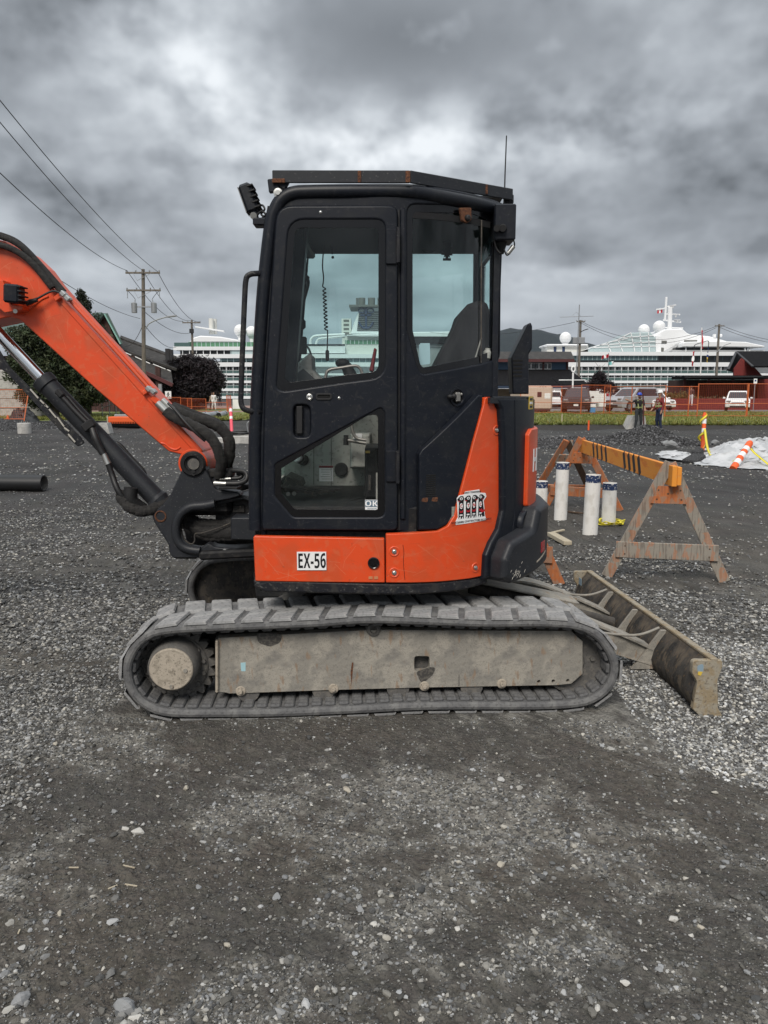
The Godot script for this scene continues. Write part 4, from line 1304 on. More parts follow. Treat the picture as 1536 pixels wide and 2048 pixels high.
func cab():
	var o := -0.05
	var door_out := outline([V(-0.4404, 2.4653, 0.0876), V(0.1304, 2.4675, 0.0462), V(0.1349, 0.9321, 0.0296), V(-0.5442, 0.9363, 0.0221), V(-0.5167, 1.5779, 0)])
	var door_hole := outline([V(-0.4445, 2.4679, 0.0883), V(0.1306, 2.4699, 0.0466), V(0.135, 0.9318, 0.0298), V(-0.544, 0.936, 0.0223), V(-0.5166, 1.5777, 0)])
	var quarter := outline([V(0.1835, 2.4764, 0.042), V(0.6039, 2.4989, 0), V(0.7722, 2.476, 0.0352), V(0.7932, 1.7861, 0.0415), V(0.6253, 1.7537, 0), V(0.2595, 1.6974, 0.0388), V(0.2376, 1.74, 0), V(0.1865, 1.8995, 0.0191)])
	var shell := outline([V(-0.5863, 0.9285, 0.0149), V(-0.5749, 1.5586, 0), V(-0.5123, 2.1602, 0), V(-0.4692, 2.4034, 0), V(-0.4443, 2.479, 0), V(-0.4039, 2.5232, 0), V(-0.3477, 2.5518, 0), V(-0.2364, 2.5606, 0), V(0.1805, 2.5716, 0), V(0.2238, 2.5717, 0), V(0.7885, 2.5554, 0.0201), V(0.8122, 2.4969, 0.0152), V(0.814, 2.3537, 0), V(0.7985, 1.9003, 0), V(0.8032, 1.5707, 0), V(0.2489, 1.3172, 0.0246), V(0.252, 0.9225, 0)])
	var frame := ex("cab_frame", panel(shell, [inset(door_hole, 0.02), quarter], o, 0.06, 0.012), M.black_paint)
	var rail := []
	for c in [V(-0.5778, 0.9369, 0), V(-0.5702, 1.3322, 0), V(-0.5545, 1.573, 0), V(-0.5301, 1.8791, 0), V(-0.5051, 2.1322, 0), V(-0.4689, 2.3845, 0), V(-0.4489, 2.4468, 0), V(-0.4177, 2.4955, 0), V(-0.3638, 2.5241, 0), V(-0.2827, 2.5307, 0), V(-0.0974, 2.5329, 0), V(0.1794, 2.5372, 0), V(0.2302, 2.5354, 0), V(0.4063, 2.5227, 0), V(0.5981, 2.5181, 0), V(0.7766, 2.5192, 0)]:
		rail.append(body(0, c.x, c.y, -0.06))
	ex("roof_edge", B.new().tube(spline(rail, 5), 0.033, 12).done(), M.black_paint, frame)
	var pil := []
	for c in [V(0.1572, 2.4608, 0), V(0.1598, 1.8099, 0), V(0.1631, 0.9847, 0)]:
		pil.append(body(0, c.x, c.y, -0.052))
	ex("door_pillar", B.new().bar(pil[0], pil[2], 0.03, 0.03, 0.008, Vector3.BACK).done(), M.black_paint, frame)
	ex("jamb", B.new().bar(body(0, mid([V(0.1197, 2.4518, 0)]).x, mid([V(0.1197, 2.4518, 0)]).y, -0.062), body(0, mid([V(0.1233, 0.9329, 0)]).x, mid([V(0.1233, 0.9329, 0)]).y, -0.062), 0.05, 0.02, 0.0, Vector3.BACK).done(), M.seal, frame)
	var fz := -4.72
	var far_out := outline([V(-0.5238, 2.5268, 0), V(0.565, 2.5268, 0), V(0.5923, 1.0775, 0), V(-0.5491, 1.0775, 0)])
	far_out = outline([V(-0.60, 0.9, 0), V(-0.60, 1.6, 0), V(-0.46, 2.40, 0), V(-0.42, 2.5, 0), V(0.60, 2.5, 0), V(0.60, 0.9, 0)])
	var fw0 := outline([V(-0.4458, 2.4278, 0.0177), V(-0.1886, 2.476, 0.0177), V(0.0324, 2.4788, 0.0177), V(0.0333, 1.6558, 0.0242), V(-0.5693, 1.6558, 0.0242), V(-0.5354, 1.8636, 0)])
	var fw1 := outline([V(0.112, 2.4788, 0.0177), V(0.5305, 2.4788, 0.0177), V(0.539, 1.6558, 0.0242), V(0.1151, 1.6558, 0.0242)])
	var far := ex("cab_side", panel(far_out, [fw0, fw1], fz, 0.04, 0.006, 1), M.black_paint)
	ex("window_pane", panel(inset(fw0, -0.004), [], fz - 0.02, 0.005, 0.0005, 1), M.cab_glass, far)
	ex("window_pane", panel(inset(fw1, -0.004), [], fz - 0.02, 0.005, 0.0005, 1), M.cab_glass, far)
	var side := Transform3D(Basis(V(0, 0, -1), V(0, 1, 0), V(1, 0, 0)), V(0.585, 0, -4.0))
	var rear := part("cab_rear", panel(PackedVector2Array([W(0.02, 0.9), W(0.72, 0.9), W(0.72, 2.48), W(0.02, 2.48)]), [outline([V(0.09, 1.75, 0.03), V(0.64, 1.75, 0.03), V(0.64, 2.33, 0.03), V(0.09, 2.33, 0.03)])], 0.0, 0.03, 0.004, 1), M.black_paint, E, Transform3D(Basis.IDENTITY, -EAT) * side)
	part("window_pane", panel(PackedVector2Array([W(0.08, 1.74), W(0.65, 1.74), W(0.65, 2.34), W(0.08, 2.34)]), [], -0.012, 0.005, 0.0005, 1), M.cab_glass, rear)
	var plan := PackedVector2Array([W(-0.46, -3.76)])
	for k in 9:
		var p := body(0, lerpf(-0.05, 0.70, k / 8.0), 0, -0.06)
		plan.append(W(p.x, p.z))
	plan.append(W(0.6, -4.72))
	plan.append(W(-0.46, -4.72))
	var flat := Basis(V(1, 0, 0), V(0, 0, 1), V(0, -1, 0))
	ex("roof_panel", B.new().prism(plan, 0.0, 0.05, Transform3D(flat, V(0, 2.55, 0))).done(), M.black_paint)
	var hl := ex("headlining", B.new().prism(plan, 0.0, 0.03, Transform3D(flat, V(0, 2.45, 0))).done(), M.seat_cloth)
	ex("header", box_mesh(V(-0.44, 2.44, -4.24), V(0.07, 0.1, 0.94), 0.01), M.black_paint, hl)
	var fplan := PackedVector2Array([W(-0.60, -3.78), W(0.35, -3.80), W(0.55, -4.0), W(0.55, -4.70), W(-0.60, -4.70)])
	var fl := ex("cab_floor", B.new().prism(fplan, 0.0, 0.1, Transform3D(flat, V(0, 1.045, 0))).done(), M.cab_floor)
	for k in 7:
		ex("mat_rib", B.new().tube(spline([V(-0.25 + k * 0.07, 1.047, -3.85), V(-0.12 + k * 0.07, 1.05, -4.1), V(-0.02 + k * 0.06, 1.047, -4.4)], 5), 0.006, 6, false, 0.6).done(), M.seal, fl)
	ex("windscreen", B.new().bar(V(-0.612, 1.12, -4.24), V(-0.445, 2.42, -4.24), 0.006, 0.86, 0.0, Vector3.BACK).done(), M.cab_glass)
	ex("front_post", B.new().bar(V(-0.596, 1.417, -4.68), V(-0.493, 2.519, -4.68), 0.125, 0.05, 0.012, Vector3.BACK).done(), M.black_paint)
	ex("pillar_trim", B.new().bar(V(-0.498, 1.571, -3.95), V(-0.415, 2.423, -3.95), 0.085, 0.1, 0.012, Vector3.BACK).done(), M.black_paint)
	ex("nose_panel", box_mesh(V(-0.60, 0.99, -4.23), V(0.03, 0.24, 0.92), 0.008), M.black_paint)
	var win := outline([V(-0.3771, 2.397, 0.0786), V(0.0638, 2.3975, 0.0416), V(0.0639, 1.684, 0.0811), V(-0.126, 1.6605, 0), V(-0.4178, 1.6181, 0.0526), V(-0.451, 1.6299, 0.0334)])
	var clear := outline([V(-0.3529, 2.365, 0.0371), V(0.0355, 2.3651, 0.0232), V(0.0348, 1.7076, 0.0429), V(-0.1261, 1.6912, 0), V(-0.394, 1.6559, 0.0334), V(-0.4151, 1.6747, 0.0191)])
	var low := outline([V(-0.4661, 1.2613, 0.0194), V(0.0467, 1.5328, 0.0336), V(0.0614, 1.5114, 0.0192), V(0.0614, 1.0081, 0.0319), V(-0.3857, 1.0085, 0.0343), V(-0.4693, 1.1097, 0.0293)])
	var lowc := outline([V(-0.4405, 1.2437, 0.0073), V(-0.0194, 1.4993, 0), V(0.0321, 1.5041, 0.0192), V(0.0315, 1.0397, 0.0147), V(-0.3809, 1.0447, 0.0147), V(-0.443, 1.1237, 0.0122)])
	var grip := outline([V(-0.3713, 1.5471, 0.024), V(-0.297, 1.5471, 0.0288), V(-0.2992, 1.399, 0.0289), V(-0.3739, 1.399, 0.0241)])
	var door := ex("door", panel(door_out, [win, low, grip], -0.02, 0.04, 0.014), M.black_paint)
	door.set_meta("label", "closed black cab door with two tinted windows")
	ex("window_border", panel(inset(win, -0.006), [clear], -0.03, 0.008, 0.001), M.frit, door)
	ex("window_pane", panel(inset(clear, -0.004), [], -0.034, 0.0, 0.0, 0, false), M.near_glass, door)
	ex("window_border", panel(inset(low, -0.006), [lowc], -0.03, 0.008, 0.001), M.frit, door)
	ex("window_pane", panel(inset(lowc, -0.004), [], -0.034, 0.0, 0.0, 0, false), M.near_glass, door)
	ex("handle_recess", panel(inset(grip, -0.006), [], -0.05, 0.01, 0.001), M.black_paint, door)
	ex("door_handle", panel(outline([V(-0.362, 1.5447, 0.0048), V(-0.3308, 1.5447, 0.0072), V(-0.333, 1.4109, 0.0096), V(-0.3643, 1.4109, 0.0072)]), [], -0.022, 0.02, 0.005), M.seal, door)
	var lk := [V(-0.2964, 1.5874, 0), V(-0.2294, 1.5897, 0), V(-0.1553, 1.5826, 0), V(-0.2332, 2.4323, 0)]
	ex("door_lock", B.new().lathe(body(0, lk[0].x, lk[0].y, -0.02), V(0, 0, 1), [W(0, 0.017), W(0.006, 0.015), W(0.008, 0.010), W(0.006, 0.004), W(0.006, 0)], 20).done(), M.zinc, door)
	ex("latch_slot", panel(outline([V(-0.2673, 1.6063, 0.0143), V(-0.1885, 1.6063, 0.0143), V(-0.1888, 1.5732, 0.0144), V(-0.2677, 1.5732, 0.0144)]), [outline([V(-0.2579, 1.5968, 0.0072), V(-0.1981, 1.5968, 0.0072), V(-0.1983, 1.5826, 0.0072), V(-0.258, 1.5826, 0.0072)])], -0.014, 0.006, 0.002), M.seal, door)
	ex("latch_slot", panel(outline([V(-0.2579, 1.5968, 0.0072), V(-0.1981, 1.5968, 0.0072), V(-0.1983, 1.5826, 0.0072), V(-0.258, 1.5826, 0.0072)]), [], -0.019, 0.004, 0.001), M.void, door)
	for k in [2, 3]:
		ex("rivet", B.new().lathe(body(0, lk[k].x, lk[k].y, -0.021), V(0, 0, 1), [W(0, 0.008), W(0.003, 0.006), W(0.004, 0)], 12, true).done(), M.zinc, door)
	for h in [[[V(0.0701, 2.3579, 0.0069), V(0.1338, 2.3593, 0.0069), V(0.1343, 2.2008, 0.0093), V(0.0702, 2.1996, 0.007)], [V(0.1266, 2.3635, 0), V(0.1271, 2.2074, 0)]], [[V(0.0705, 1.3321, 0.0072), V(0.1345, 1.3316, 0.0073), V(0.135, 1.1784, 0.0073), V(0.0706, 1.1792, 0.0073)], [V(0.1271, 1.334, 0), V(0.1275, 1.1736, 0)]]]:
		var hg := ex("hinge", panel(outline(h[0]), [], -0.008, 0.016, 0.004), M.black_paint, door)
		ex("hinge_pin", B.new().cyl(body(0, h[1][0].x, h[1][0].y, -0.002), body(0, h[1][1].x, h[1][1].y, -0.002), 0.010, 0.010, 10).done(), M.worn_black, door)
	var ok: Vector3 = [V(-0.0025, 1.0639, 0)][0]
	ex("approval_sticker", box_mesh(body(0, ok.x, ok.y, -0.0315), V(0.061, 0.0512, 0.001)), M.white_vinyl, door)
	ex("sticker_field", box_mesh(body(0, ok.x, ok.y + 0.007, -0.0305), V(0.0585, 0.0329, 0.001)), M.steel_blue, door)
	var t := letters("OK", 0.0268, body(0, ok.x, ok.y + 0.007, -0.0295), V(0, 0, 1), 0.0008, 1.25)
	part("lettering", t[0], M.white_vinyl, door, t[1])
	var t2 := letters("HITACHI", 0.0063, body(0, ok.x + 0.004, ok.y - 0.018, -0.0305), V(0, 0, 1), 0.0006, 1.3)
	part("lettering", t2[0], M.steel_blue, door, t2[1])
	var qc := outline([V(0.2107, 2.4453, 0.0235), V(0.574, 2.468, 0), V(0.7249, 2.4458, 0.03), V(0.7496, 1.8251, 0.036), V(0.5921, 1.7802, 0), V(0.2694, 1.7286, 0.0218), V(0.2555, 1.7475, 0), V(0.2141, 1.905, 0.0144)])
	var qw := ex("quarter_window", panel(inset(quarter, -0.005), [qc], -0.06, 0.008, 0.001), M.frit)
	ex("window_pane", panel(inset(qc, -0.004), [], -0.064, 0.0, 0.0, 0, false), M.near_glass, qw)
	var st := [V(0.624, 2.4471, 0), V(0.6406, 1.7593, 0)]
	ex("pane_joint", B.new().bar(body(0, st[0].x, st[0].y, -0.056), body(0, st[1].x, st[1].y, -0.056), 0.006, 0.006, 0.0, Vector3.BACK).done(), M.muddy_plate, qw)

func cab_inside():
	var inn := ex("far_trim", panel(outline([V(-0.6261, 1.4472, 0), V(-0.0239, 1.6256, 0), V(-0.0245, 0.9612, 0), V(-0.636, 0.9612, 0)]), [], -4.66, 0.03, 0.006, 1), M.cab_grey)
	ex("round_vent", B.new().lathe(mid([V(-0.2608, 1.1493, 0)]) + V(0, 0, -4.66), V(0, 0, 1), [W(0, 0.042), W(0.02, 0.04), W(0.024, 0.034), W(0.024, 0)], 24).done(), M.seal, inn)
	var lb: Vector3 = [V(-0.3521, 1.1249, 0)][0]
	ex("instruction_label", box_mesh(V(lb.x, lb.y, -4.658), V(0.085, 0.097, 0.003)), M.white_vinyl, inn)
	ex("label_header", box_mesh(V(lb.x, lb.y + 0.041, -4.656), V(0.085, 0.014, 0.003)), M.red_grip, inn)
	for k in 5:
		ex("label_line", box_mesh(V(lb.x - 0.004 * (k % 2), lb.y + 0.022 - k * 0.014, -4.656), V(0.06 - 0.008 * (k % 3), 0.003, 0.002)), M.cab_grey, inn)
	var kn: Vector3 = [V(-0.5119, 1.2202, 0)][0]
	ex("knob", B.new().lathe(V(kn.x, kn.y, -4.63), V(-0.2, 0.1, 1), [W(0, 0.022), W(0.04, 0.026), W(0.05, 0.02), W(0.05, 0)], 20).done(), M.white_vinyl, inn)
	ex("knob_base", B.new().cyl(V(kn.x + 0.025, kn.y - 0.015, -4.66), V(kn.x + 0.01, kn.y - 0.005, -4.625), 0.034, 0.03, 16).done(), M.seal, inn)
	for l in [[[V(-0.4247, 1.2983, 0), V(-0.428, 1.0558, 0)], 0], [[V(-0.3186, 1.3583, 0), V(-0.3219, 1.0405, 0)], 0]]:
		ex("panel_seam", B.new().bar(V(l[0][0].x, l[0][0].y, -4.658), V(l[0][1].x, l[0][1].y, -4.658), 0.003, 0.003).done(), M.seal, inn)
	var bx := outline([V(-0.1982, 1.3772, 0.0117), V(-0.0758, 1.3772, 0.0117), V(-0.0763, 1.1726, 0.0147), V(-0.1995, 1.1726, 0.0117)])
	var con := ex("right_console", panel(bx, [], -4.45, 0.2, 0.02, 1), M.cab_grey)
	ex("lever", B.new().tube(spline([V(-0.183, 1.459, -4.3), V(-0.175, 1.398, -4.3), V(-0.151, 1.359, -4.3), V(-0.1, 1.348, -4.3)], 5), 0.009, 8).done(), M.bolt_steel, con)
	ex("lever", B.new().tube(spline([V(-0.22, 1.345, -4.35), V(-0.186, 1.342, -4.35), V(-0.147, 1.334, -4.35), V(-0.102, 1.328, -4.35)], 4), 0.010, 8).done(), M.bolt_steel, con)
	ex("lever_grip", B.new().cyl(V(-0.214, 1.373, -4.35), V(-0.215, 1.317, -4.35), 0.014, 0.016, 10).done(), M.seal, con)
	ex("console_label", box_mesh(V(-0.152, 1.363, -4.44), V(0.05, 0.03, 0.002)), M.white_vinyl, con)
	var ped := ex("pedal", panel(outline([V(-0.5815, 1.084, 0), V(-0.5544, 1.1476, 0.0086), V(-0.4774, 1.1129, 0.0086), V(-0.4664, 1.0782, 0), V(-0.5711, 1.0259, 0)]), [], -4.35, 0.2, 0.01, 1), M.muddy_plate)
	for k in 5:
		ex("pedal_link", B.new().bar(V(-0.55 + k * 0.035, 1.12 - 0.008 * k, -4.05 - 0.05 * k), V(-0.36 + k * 0.03, 1.07, -4.08 - 0.05 * k), 0.022, 0.014, 0.003).done(), M.muddy_plate, ped)
	ex("pedal_bolt", B.new().cyl(V(-0.521, 1.065, -4.14), V(-0.518, 1.068, -4.12), 0.012, 0.012, 8).done(), M.bolt_steel, ped)
	ex("pedal_bolt", B.new().cyl(V(-0.488, 1.068, -4.14), V(-0.486, 1.071, -4.12), 0.012, 0.012, 8).done(), M.bolt_steel, ped)
	var seat := ex("seat", box_mesh(V(0.24, 1.42, -4.24), V(0.5, 0.14, 0.5), 0.05), M.seat_cloth)
	ex("seat_base", panel(outline([V(-0.1013, 1.3217, 0.0052), V(-0.0286, 1.3217, 0.0052), V(-0.0289, 1.0516, 0), V(-0.1024, 1.0516, 0)]), [], -4.02, 0.4, 0.02, 1), M.seat_cloth, seat)
	ex("base_label", box_mesh(V(-0.085, 1.304, -4), V(0.024, 0.012, 0.003)), M.yellow_ink, seat)
	ex("belt_strip", box_mesh(V(-0.038, 1.128, -3.98), V(0.008, 0.14, 0.003)), M.cab_grey, seat)
	ex("slider", box_mesh(V(-0.075, 1.146, -3.98), V(0.014, 0.08, 0.006), 0.002), M.muddy_plate, seat)
	ex("seat_back", panel(outline([V(0.2541, 1.7042, 0.0078), V(0.2717, 1.7602, 0), V(0.3096, 1.8337, 0.0258), V(0.3449, 1.8943, 0), V(0.3799, 1.9695, 0.0205), V(0.397, 2.022, 0.0359), V(0.4322, 2.0618, 0.0256), V(0.4856, 2.0792, 0.0256), V(0.5318, 2.0692, 0.0256), V(0.5534, 2.0145, 0.0307), V(0.5471, 1.8262, 0), V(0.5373, 1.6735, 0.0104)], 6), [], -4.05, 0.42, 0.05, 1), M.seat_cloth, seat)
	ex("armrest", box_mesh(V(0.16, 1.62, -4.5), V(0.3, 0.06, 0.08), 0.02), M.seat_cloth, seat)
	var mon := ex("monitor", panel(outline([V(-0.4856, 1.7381, 0.008), V(-0.3916, 1.8136, 0.0079), V(-0.376, 1.7954, 0.0053), V(-0.3743, 1.7277, 0.0053), V(-0.3298, 1.6806, 0.008), V(-0.3415, 1.5964, 0), V(-0.4695, 1.5964, 0), V(-0.484, 1.6832, 0.008)]), [], -4.1, 0.18, 0.012, 1), M.cab_grey)
	ex("monitor_edge", panel(outline([V(-0.4655, 1.7051, 0.0052), V(-0.4232, 1.7334, 0.0052), V(-0.3561, 1.6742, 0.0052), V(-0.3671, 1.6354, 0.0052), V(-0.4405, 1.6354, 0.0052)]), [], -4.09, 0.02, 0.006, 1), M.console_dark, mon)
	var cable := [V(-0.43, 1.867, -4.3), V(-0.409, 1.844, -4.28), V(-0.391, 1.808, -4.2)]
	ex("monitor_cable", B.new().tube(spline(cable, 4), 0.006, 6).done(), M.hose, mon)
	var gb := [V(-0.306, 1.668, -4.05), V(-0.301, 1.699, -4.05), V(-0.285, 1.725, -4.05), V(-0.218, 1.737, -4.05), V(-0.15, 1.746, -4.05), V(-0.124, 1.732, -4.05), V(-0.109, 1.694, -4.05)]
	var gbr := ex("grab_bar", B.new().tube(spline(gb, 4), 0.008, 8).done(), M.bolt_steel)
	var joy := ex("joystick", B.new().ball(V(-0.228, 1.77, -4.3), 0.034, 12, V(1.2, 0.8, 1)).cyl(V(-0.209, 1.759, -4.3), V(-0.155, 1.637, -4.3), 0.03, 0.045, 10).done(), M.seal)
	var rl := ex("red_lever", panel(outline([V(-0.0522, 1.8417, 0.0104), V(-0.0366, 1.8341, 0.0104), V(-0.0551, 1.7132, 0.0052), V(-0.0787, 1.721, 0.0052)]), [], -4.1, 0.03, 0.01, 1), M.red_grip)
	ex("pillar_box", box_mesh(V(-0.479, 2.321, -4.6), V(0.075, 0.08, 0.05), 0.02), M.seal)
	ex("pillar_box", box_mesh(V(-0.493, 2.006, -4.6), V(0.07, 0.06, 0.05), 0.012), M.seal)
	ex("pillar_box", box_mesh(V(-0.498, 1.883, -4.6), V(0.09, 0.10, 0.05), 0.006), M.seal)
	ex("pillar_loop", B.new().tube(spline([V(-0.511, 2.282, -4.62), V(-0.464, 2.279, -4.62), V(-0.442, 2.257, -4.62), V(-0.445, 2.217, -4.62), V(-0.482, 2.11, -4.62), V(-0.52, 2.096, -4.62)], 5), 0.009, 8).done(), M.seal)
	ex("mirror_stem", B.new().bar(V(-0.439, 2.28, -4.63), V(-0.478, 2.233, -4.63), 0.026, 0.02, 0.004).done(), M.seal)
	var cord := [V(-0.315, 2.374, -4.2), V(-0.324, 2.273, -4.2), V(-0.319, 2.207, -4.2), V(-0.325, 2.164, -4.2)]
	cord = spline(cord, 4)
	var ca: Vector3 = V(-0.316, 2.151, -4.2)
	var cb: Vector3 = V(-0.308, 1.936, -4.2)
	for k in 110:
		var f := k / 110.0
		cord.append(ca.lerp(cb, f) + V(cos(f * TAU * 11.0), 0, sin(f * TAU * 11.0)) * 0.0085)
	cord.append_array([V(-0.301, 1.918, -4.2), V(-0.304, 1.835, -4.2)])
	var cd := ex("radio_cord", B.new().tube(cord, 0.0036, 5).done(), M.seal)
	ex("handset", box_mesh(V(-0.304, 1.806, -4.2), V(0.019, 0.06, 0.022), 0.006), M.seal, cd)
	ex("ceiling_hook", B.new().bar(V(-0.285, 2.393, -4.3), V(-0.277, 2.346, -4.3), 0.017, 0.014, 0.004).ball(V(-0.276, 2.33, -4.3), 0.008, 8).done(), M.seal)
	ex("sun_visor", panel(outline([V(0.2093, 2.5033, 0), V(0.3413, 2.5033, 0), V(0.3448, 2.4454, 0.0057), V(0.2762, 2.4067, 0.0144), V(0.236, 2.4012, 0.0144), V(0.2186, 2.4206, 0.0115)]), [], -4.6, 0.012, 0.003, 1), M.seat_cloth)
	ex("air_freshener", panel(outline([V(0.3203, 2.4282, 0), V(0.361, 2.4282, 0), V(0.3668, 2.3995, 0), V(0.3587, 2.3969, 0), V(0.3754, 2.3681, 0), V(0.3645, 2.3655, 0), V(0.3756, 2.3498, 0), V(0.3566, 2.3472, 0), V(0.3622, 2.3341, 0), V(0.3512, 2.3419, 0), V(0.3513, 2.3341, 0), V(0.365, 2.3341, 0), V(0.3651, 2.3209, 0), V(0.3215, 2.3209, 0), V(0.3214, 2.3341, 0), V(0.335, 2.3341, 0), V(0.3349, 2.3419, 0), V(0.3241, 2.3367, 0), V(0.3294, 2.3498, 0), V(0.3103, 2.3524, 0), V(0.321, 2.3681, 0), V(0.3128, 2.3707, 0), V(0.3289, 2.3916, 0), V(0.3207, 2.3969, 0)]), [], -4.35, 0.003, 0.0008, 1), M.seal)
	ex("pale_card", panel(outline([V(0.1793, 1.8493, 0.0049), V(0.226, 1.8493, 0.0049), V(0.2294, 1.7479, 0.0099), V(0.1801, 1.743, 0.0099), V(0.1726, 1.7576, 0.0049), V(0.172, 1.8396, 0.0049)]), [], -3.865, 0.004, 0.001, 1), M.pale_blue)
	ex("bottle", B.new().lathe(V(0.526, 1.784, -4.02), V(0.12, 1, 0), [W(0, 0), W(0, 0.02), W(0.03, 0.02), W(0.042, 0.013), W(0.05, 0.013), W(0.05, 0)], 14).done(), M.cab_grey)
	ex("rear_wire", B.new().tube([V(0.462, 1.768, -4), V(0.482, 1.836, -4), V(0.496, 1.883, -4)], 0.004, 6).done(), M.cab_grey)

func roof_and_fittings():
	var g := ex("roof_guard", B.new().bar(V(-0.515, 2.593, -3.74), V(0.12, 2.592, -3.74), 0.0553, 0.012, 0.003, Vector3.BACK).done(), M.dark_grey)
	ex("guard_rail", B.new().bar(V(0.12, 2.593, -3.742), V(0.652, 2.602, -4.1), 0.0558, 0.012, 0.003, Vector3.BACK).done(), M.dark_grey, g)
	ex("guard_rail", B.new().bar(V(-0.53, 2.59, -4.74), V(0.64, 2.59, -4.74), 0.045, 0.012, 0.003, Vector3.BACK).done(), M.dark_grey, g)
	ex("guard_rail", B.new().bar(V(-0.51, 2.59, -3.76), V(-0.51, 2.59, -4.74), 0.045, 0.012, 0.003, Vector3.RIGHT).done(), M.dark_grey, g)
	ex("guard_rail", B.new().bar(V(0.64, 2.59, -4.1), V(0.64, 2.59, -4.74), 0.045, 0.012, 0.003, Vector3.RIGHT).done(), M.dark_grey, g)
	ex("guard_plate", box_mesh(V(0.06, 2.60, -4.42), V(1.1, 0.008, 0.58)), M.dark_grey, g)
	for q in [[V(-0.113, 2.591, -3.731), 0.016], [V(0.11, 2.591, -3.731), 0.022]]:
		ex("rust_weld", box_mesh(q[0], V(q[1], 0.052, 0.006), 0.002), M.rust, g)
	ex("rust_weld", box_mesh(V(0.507, 2.601, -4), V(0.012, 0.045, 0.02), 0.002), M.rust, g)
	ex("rust_weld", box_mesh(V(-0.486, 2.573, -3.731), V(0.06, 0.02, 0.006), 0.004), M.rust, g)
	for q in [[V(-0.509, 2.528, -3.76), V(-0.515, 2.587, -3.76)], [V(-0.483, 2.55, -3.76), V(-0.459, 2.587, -3.76)], [V(0.636, 2.561, -4.12), V(0.635, 2.605, -4.12)]]:
		ex("guard_foot", B.new().bar(q[0], q[1], 0.05, 0.03, 0.004, Vector3.BACK).done(), M.black_paint, g)
	ex("guard_bolt", B.new().lathe(V(-0.491, 2.522, -3.745), V(0, 0, 1), [W(0, 0.021), W(0.006, 0.021), W(0.007, 0.012), W(0.016, 0.011), W(0.016, 0)], 18).done(), M.zinc, g)
	var wl := ex("work_light", B.new().box(V(-0.641, 2.518, -3.85), V(0.06, 0.135, 0.10), 0.012, Basis(V(0, 0, 1), 0.33)).done(), M.black_paint)
	for k in 5:
		ex("cooling_fin", B.new().box(V(-0.632, 2.518, -3.85) + Basis(V(0, 0, 1), 0.33) * V(0.018, -0.05 + 0.025 * k, 0.0), V(0.03, 0.008, 0.108), 0.002, Basis(V(0, 0, 1), 0.33)).done(), M.seal, wl)
	ex("light_lens", B.new().box(V(-0.641, 2.518, -3.85) + Basis(V(0, 0, 1), 0.33) * V(-0.031, 0, 0), V(0.004, 0.12, 0.09), 0.001, Basis(V(0, 0, 1), 0.33)).done(), M.lens, wl)
	ex("light_bracket", B.new().box(V(-0.57, 2.401, -3.8), V(0.09, 0.035, 0.08), 0.006).bar(V(-0.608, 2.418, -3.82), V(-0.616, 2.455, -3.82), 0.035, 0.03, 0.006).done(), M.black_paint, wl)
	ex("light_bolt", B.new().cyl(V(-0.617, 2.434, -3.8), V(-0.612, 2.428, -3.77), 0.016, 0.016, 12).done(), M.zinc, wl)
	ex("light_cable", B.new().tube(spline([V(-0.595, 2.475, -3.82), V(-0.575, 2.482, -3.8), V(-0.56, 2.459, -3.78), V(-0.58, 2.441, -3.8), V(-0.556, 2.43, -3.79), V(-0.543, 2.475, -3.79)], 5), 0.005, 6).done(), M.hose, wl)
	ex("light_cable", B.new().tube(spline([V(-0.599, 2.437, -3.8), V(-0.576, 2.452, -3.79), V(-0.556, 2.435, -3.78), V(-0.576, 2.423, -3.8)], 5), 0.005, 6).done(), M.hose, wl)
	var gh := [V(-0.569, 2.164, -3.76), V(-0.6, 2.16, -3.73), V(-0.629, 2.153, -3.72), V(-0.646, 2.129, -3.72), V(-0.655, 2.038, -3.72), V(-0.671, 1.808, -3.72), V(-0.683, 1.62, -3.72), V(-0.685, 1.561, -3.72), V(-0.674, 1.533, -3.72), V(-0.645, 1.521, -3.73), V(-0.601, 1.518, -3.76)]
	var hd := ex("grab_handle", B.new().tube(spline(gh, 5), 0.0135, 10).done(), M.worn_black)
	ex("handle_foot", B.new().cyl(V(-0.565, 2.16, -3.735), V(-0.553, 2.164, -3.76), 0.018, 0.018, 10).cyl(V(-0.617, 1.518, -3.735), V(-0.599, 1.518, -3.76), 0.018, 0.018, 10).done(), M.worn_black, hd)
	var ae := ex("aerial", B.new().tube([V(0.611, 2.525, -4.1), V(0.612, 2.696, -4.1), V(0.615, 2.884, -4.1)], 0.0042, 6, false, 1.0, 0.0032).done(), M.hose)
	var jb := ex("junction_box", box_mesh(V(0.595, 2.437, -4.02), V(0.105, 0.17, 0.16), 0.006), M.black_paint)
	ex("box_knob", B.new().cyl(V(0.556, 2.409, -3.95), V(0.55, 2.4, -3.91), 0.014, 0.016, 12).cyl(V(0.584, 2.407, -3.94), V(0.579, 2.4, -3.91), 0.02, 0.016, 12).done(), M.seal, jb)
	ex("box_neck", B.new().cyl(V(0.59, 2.358, -4.02), V(0.591, 2.298, -4.02), 0.03, 0.012, 12).done(), M.seal, jb)
	ex("box_lead", B.new().tube(spline([V(0.646, 2.366, -4), V(0.649, 2.334, -3.98), V(0.631, 2.303, -3.97), V(0.611, 2.284, -3.97), V(0.596, 2.313, -3.97)], 5), 0.004, 6).done(), M.hose, jb)
	ex("lead_plug", B.new().cyl(V(0.642, 2.327, -3.97), V(0.616, 2.291, -3.97), 0.012, 0.010, 8).done(), M.zinc, jb)
	ex("box_lead", B.new().tube(spline([V(0.544, 2.359, -3.96), V(0.556, 2.32, -3.97), V(0.576, 2.294, -3.97)], 5), 0.005, 6).done(), M.hose, jb)
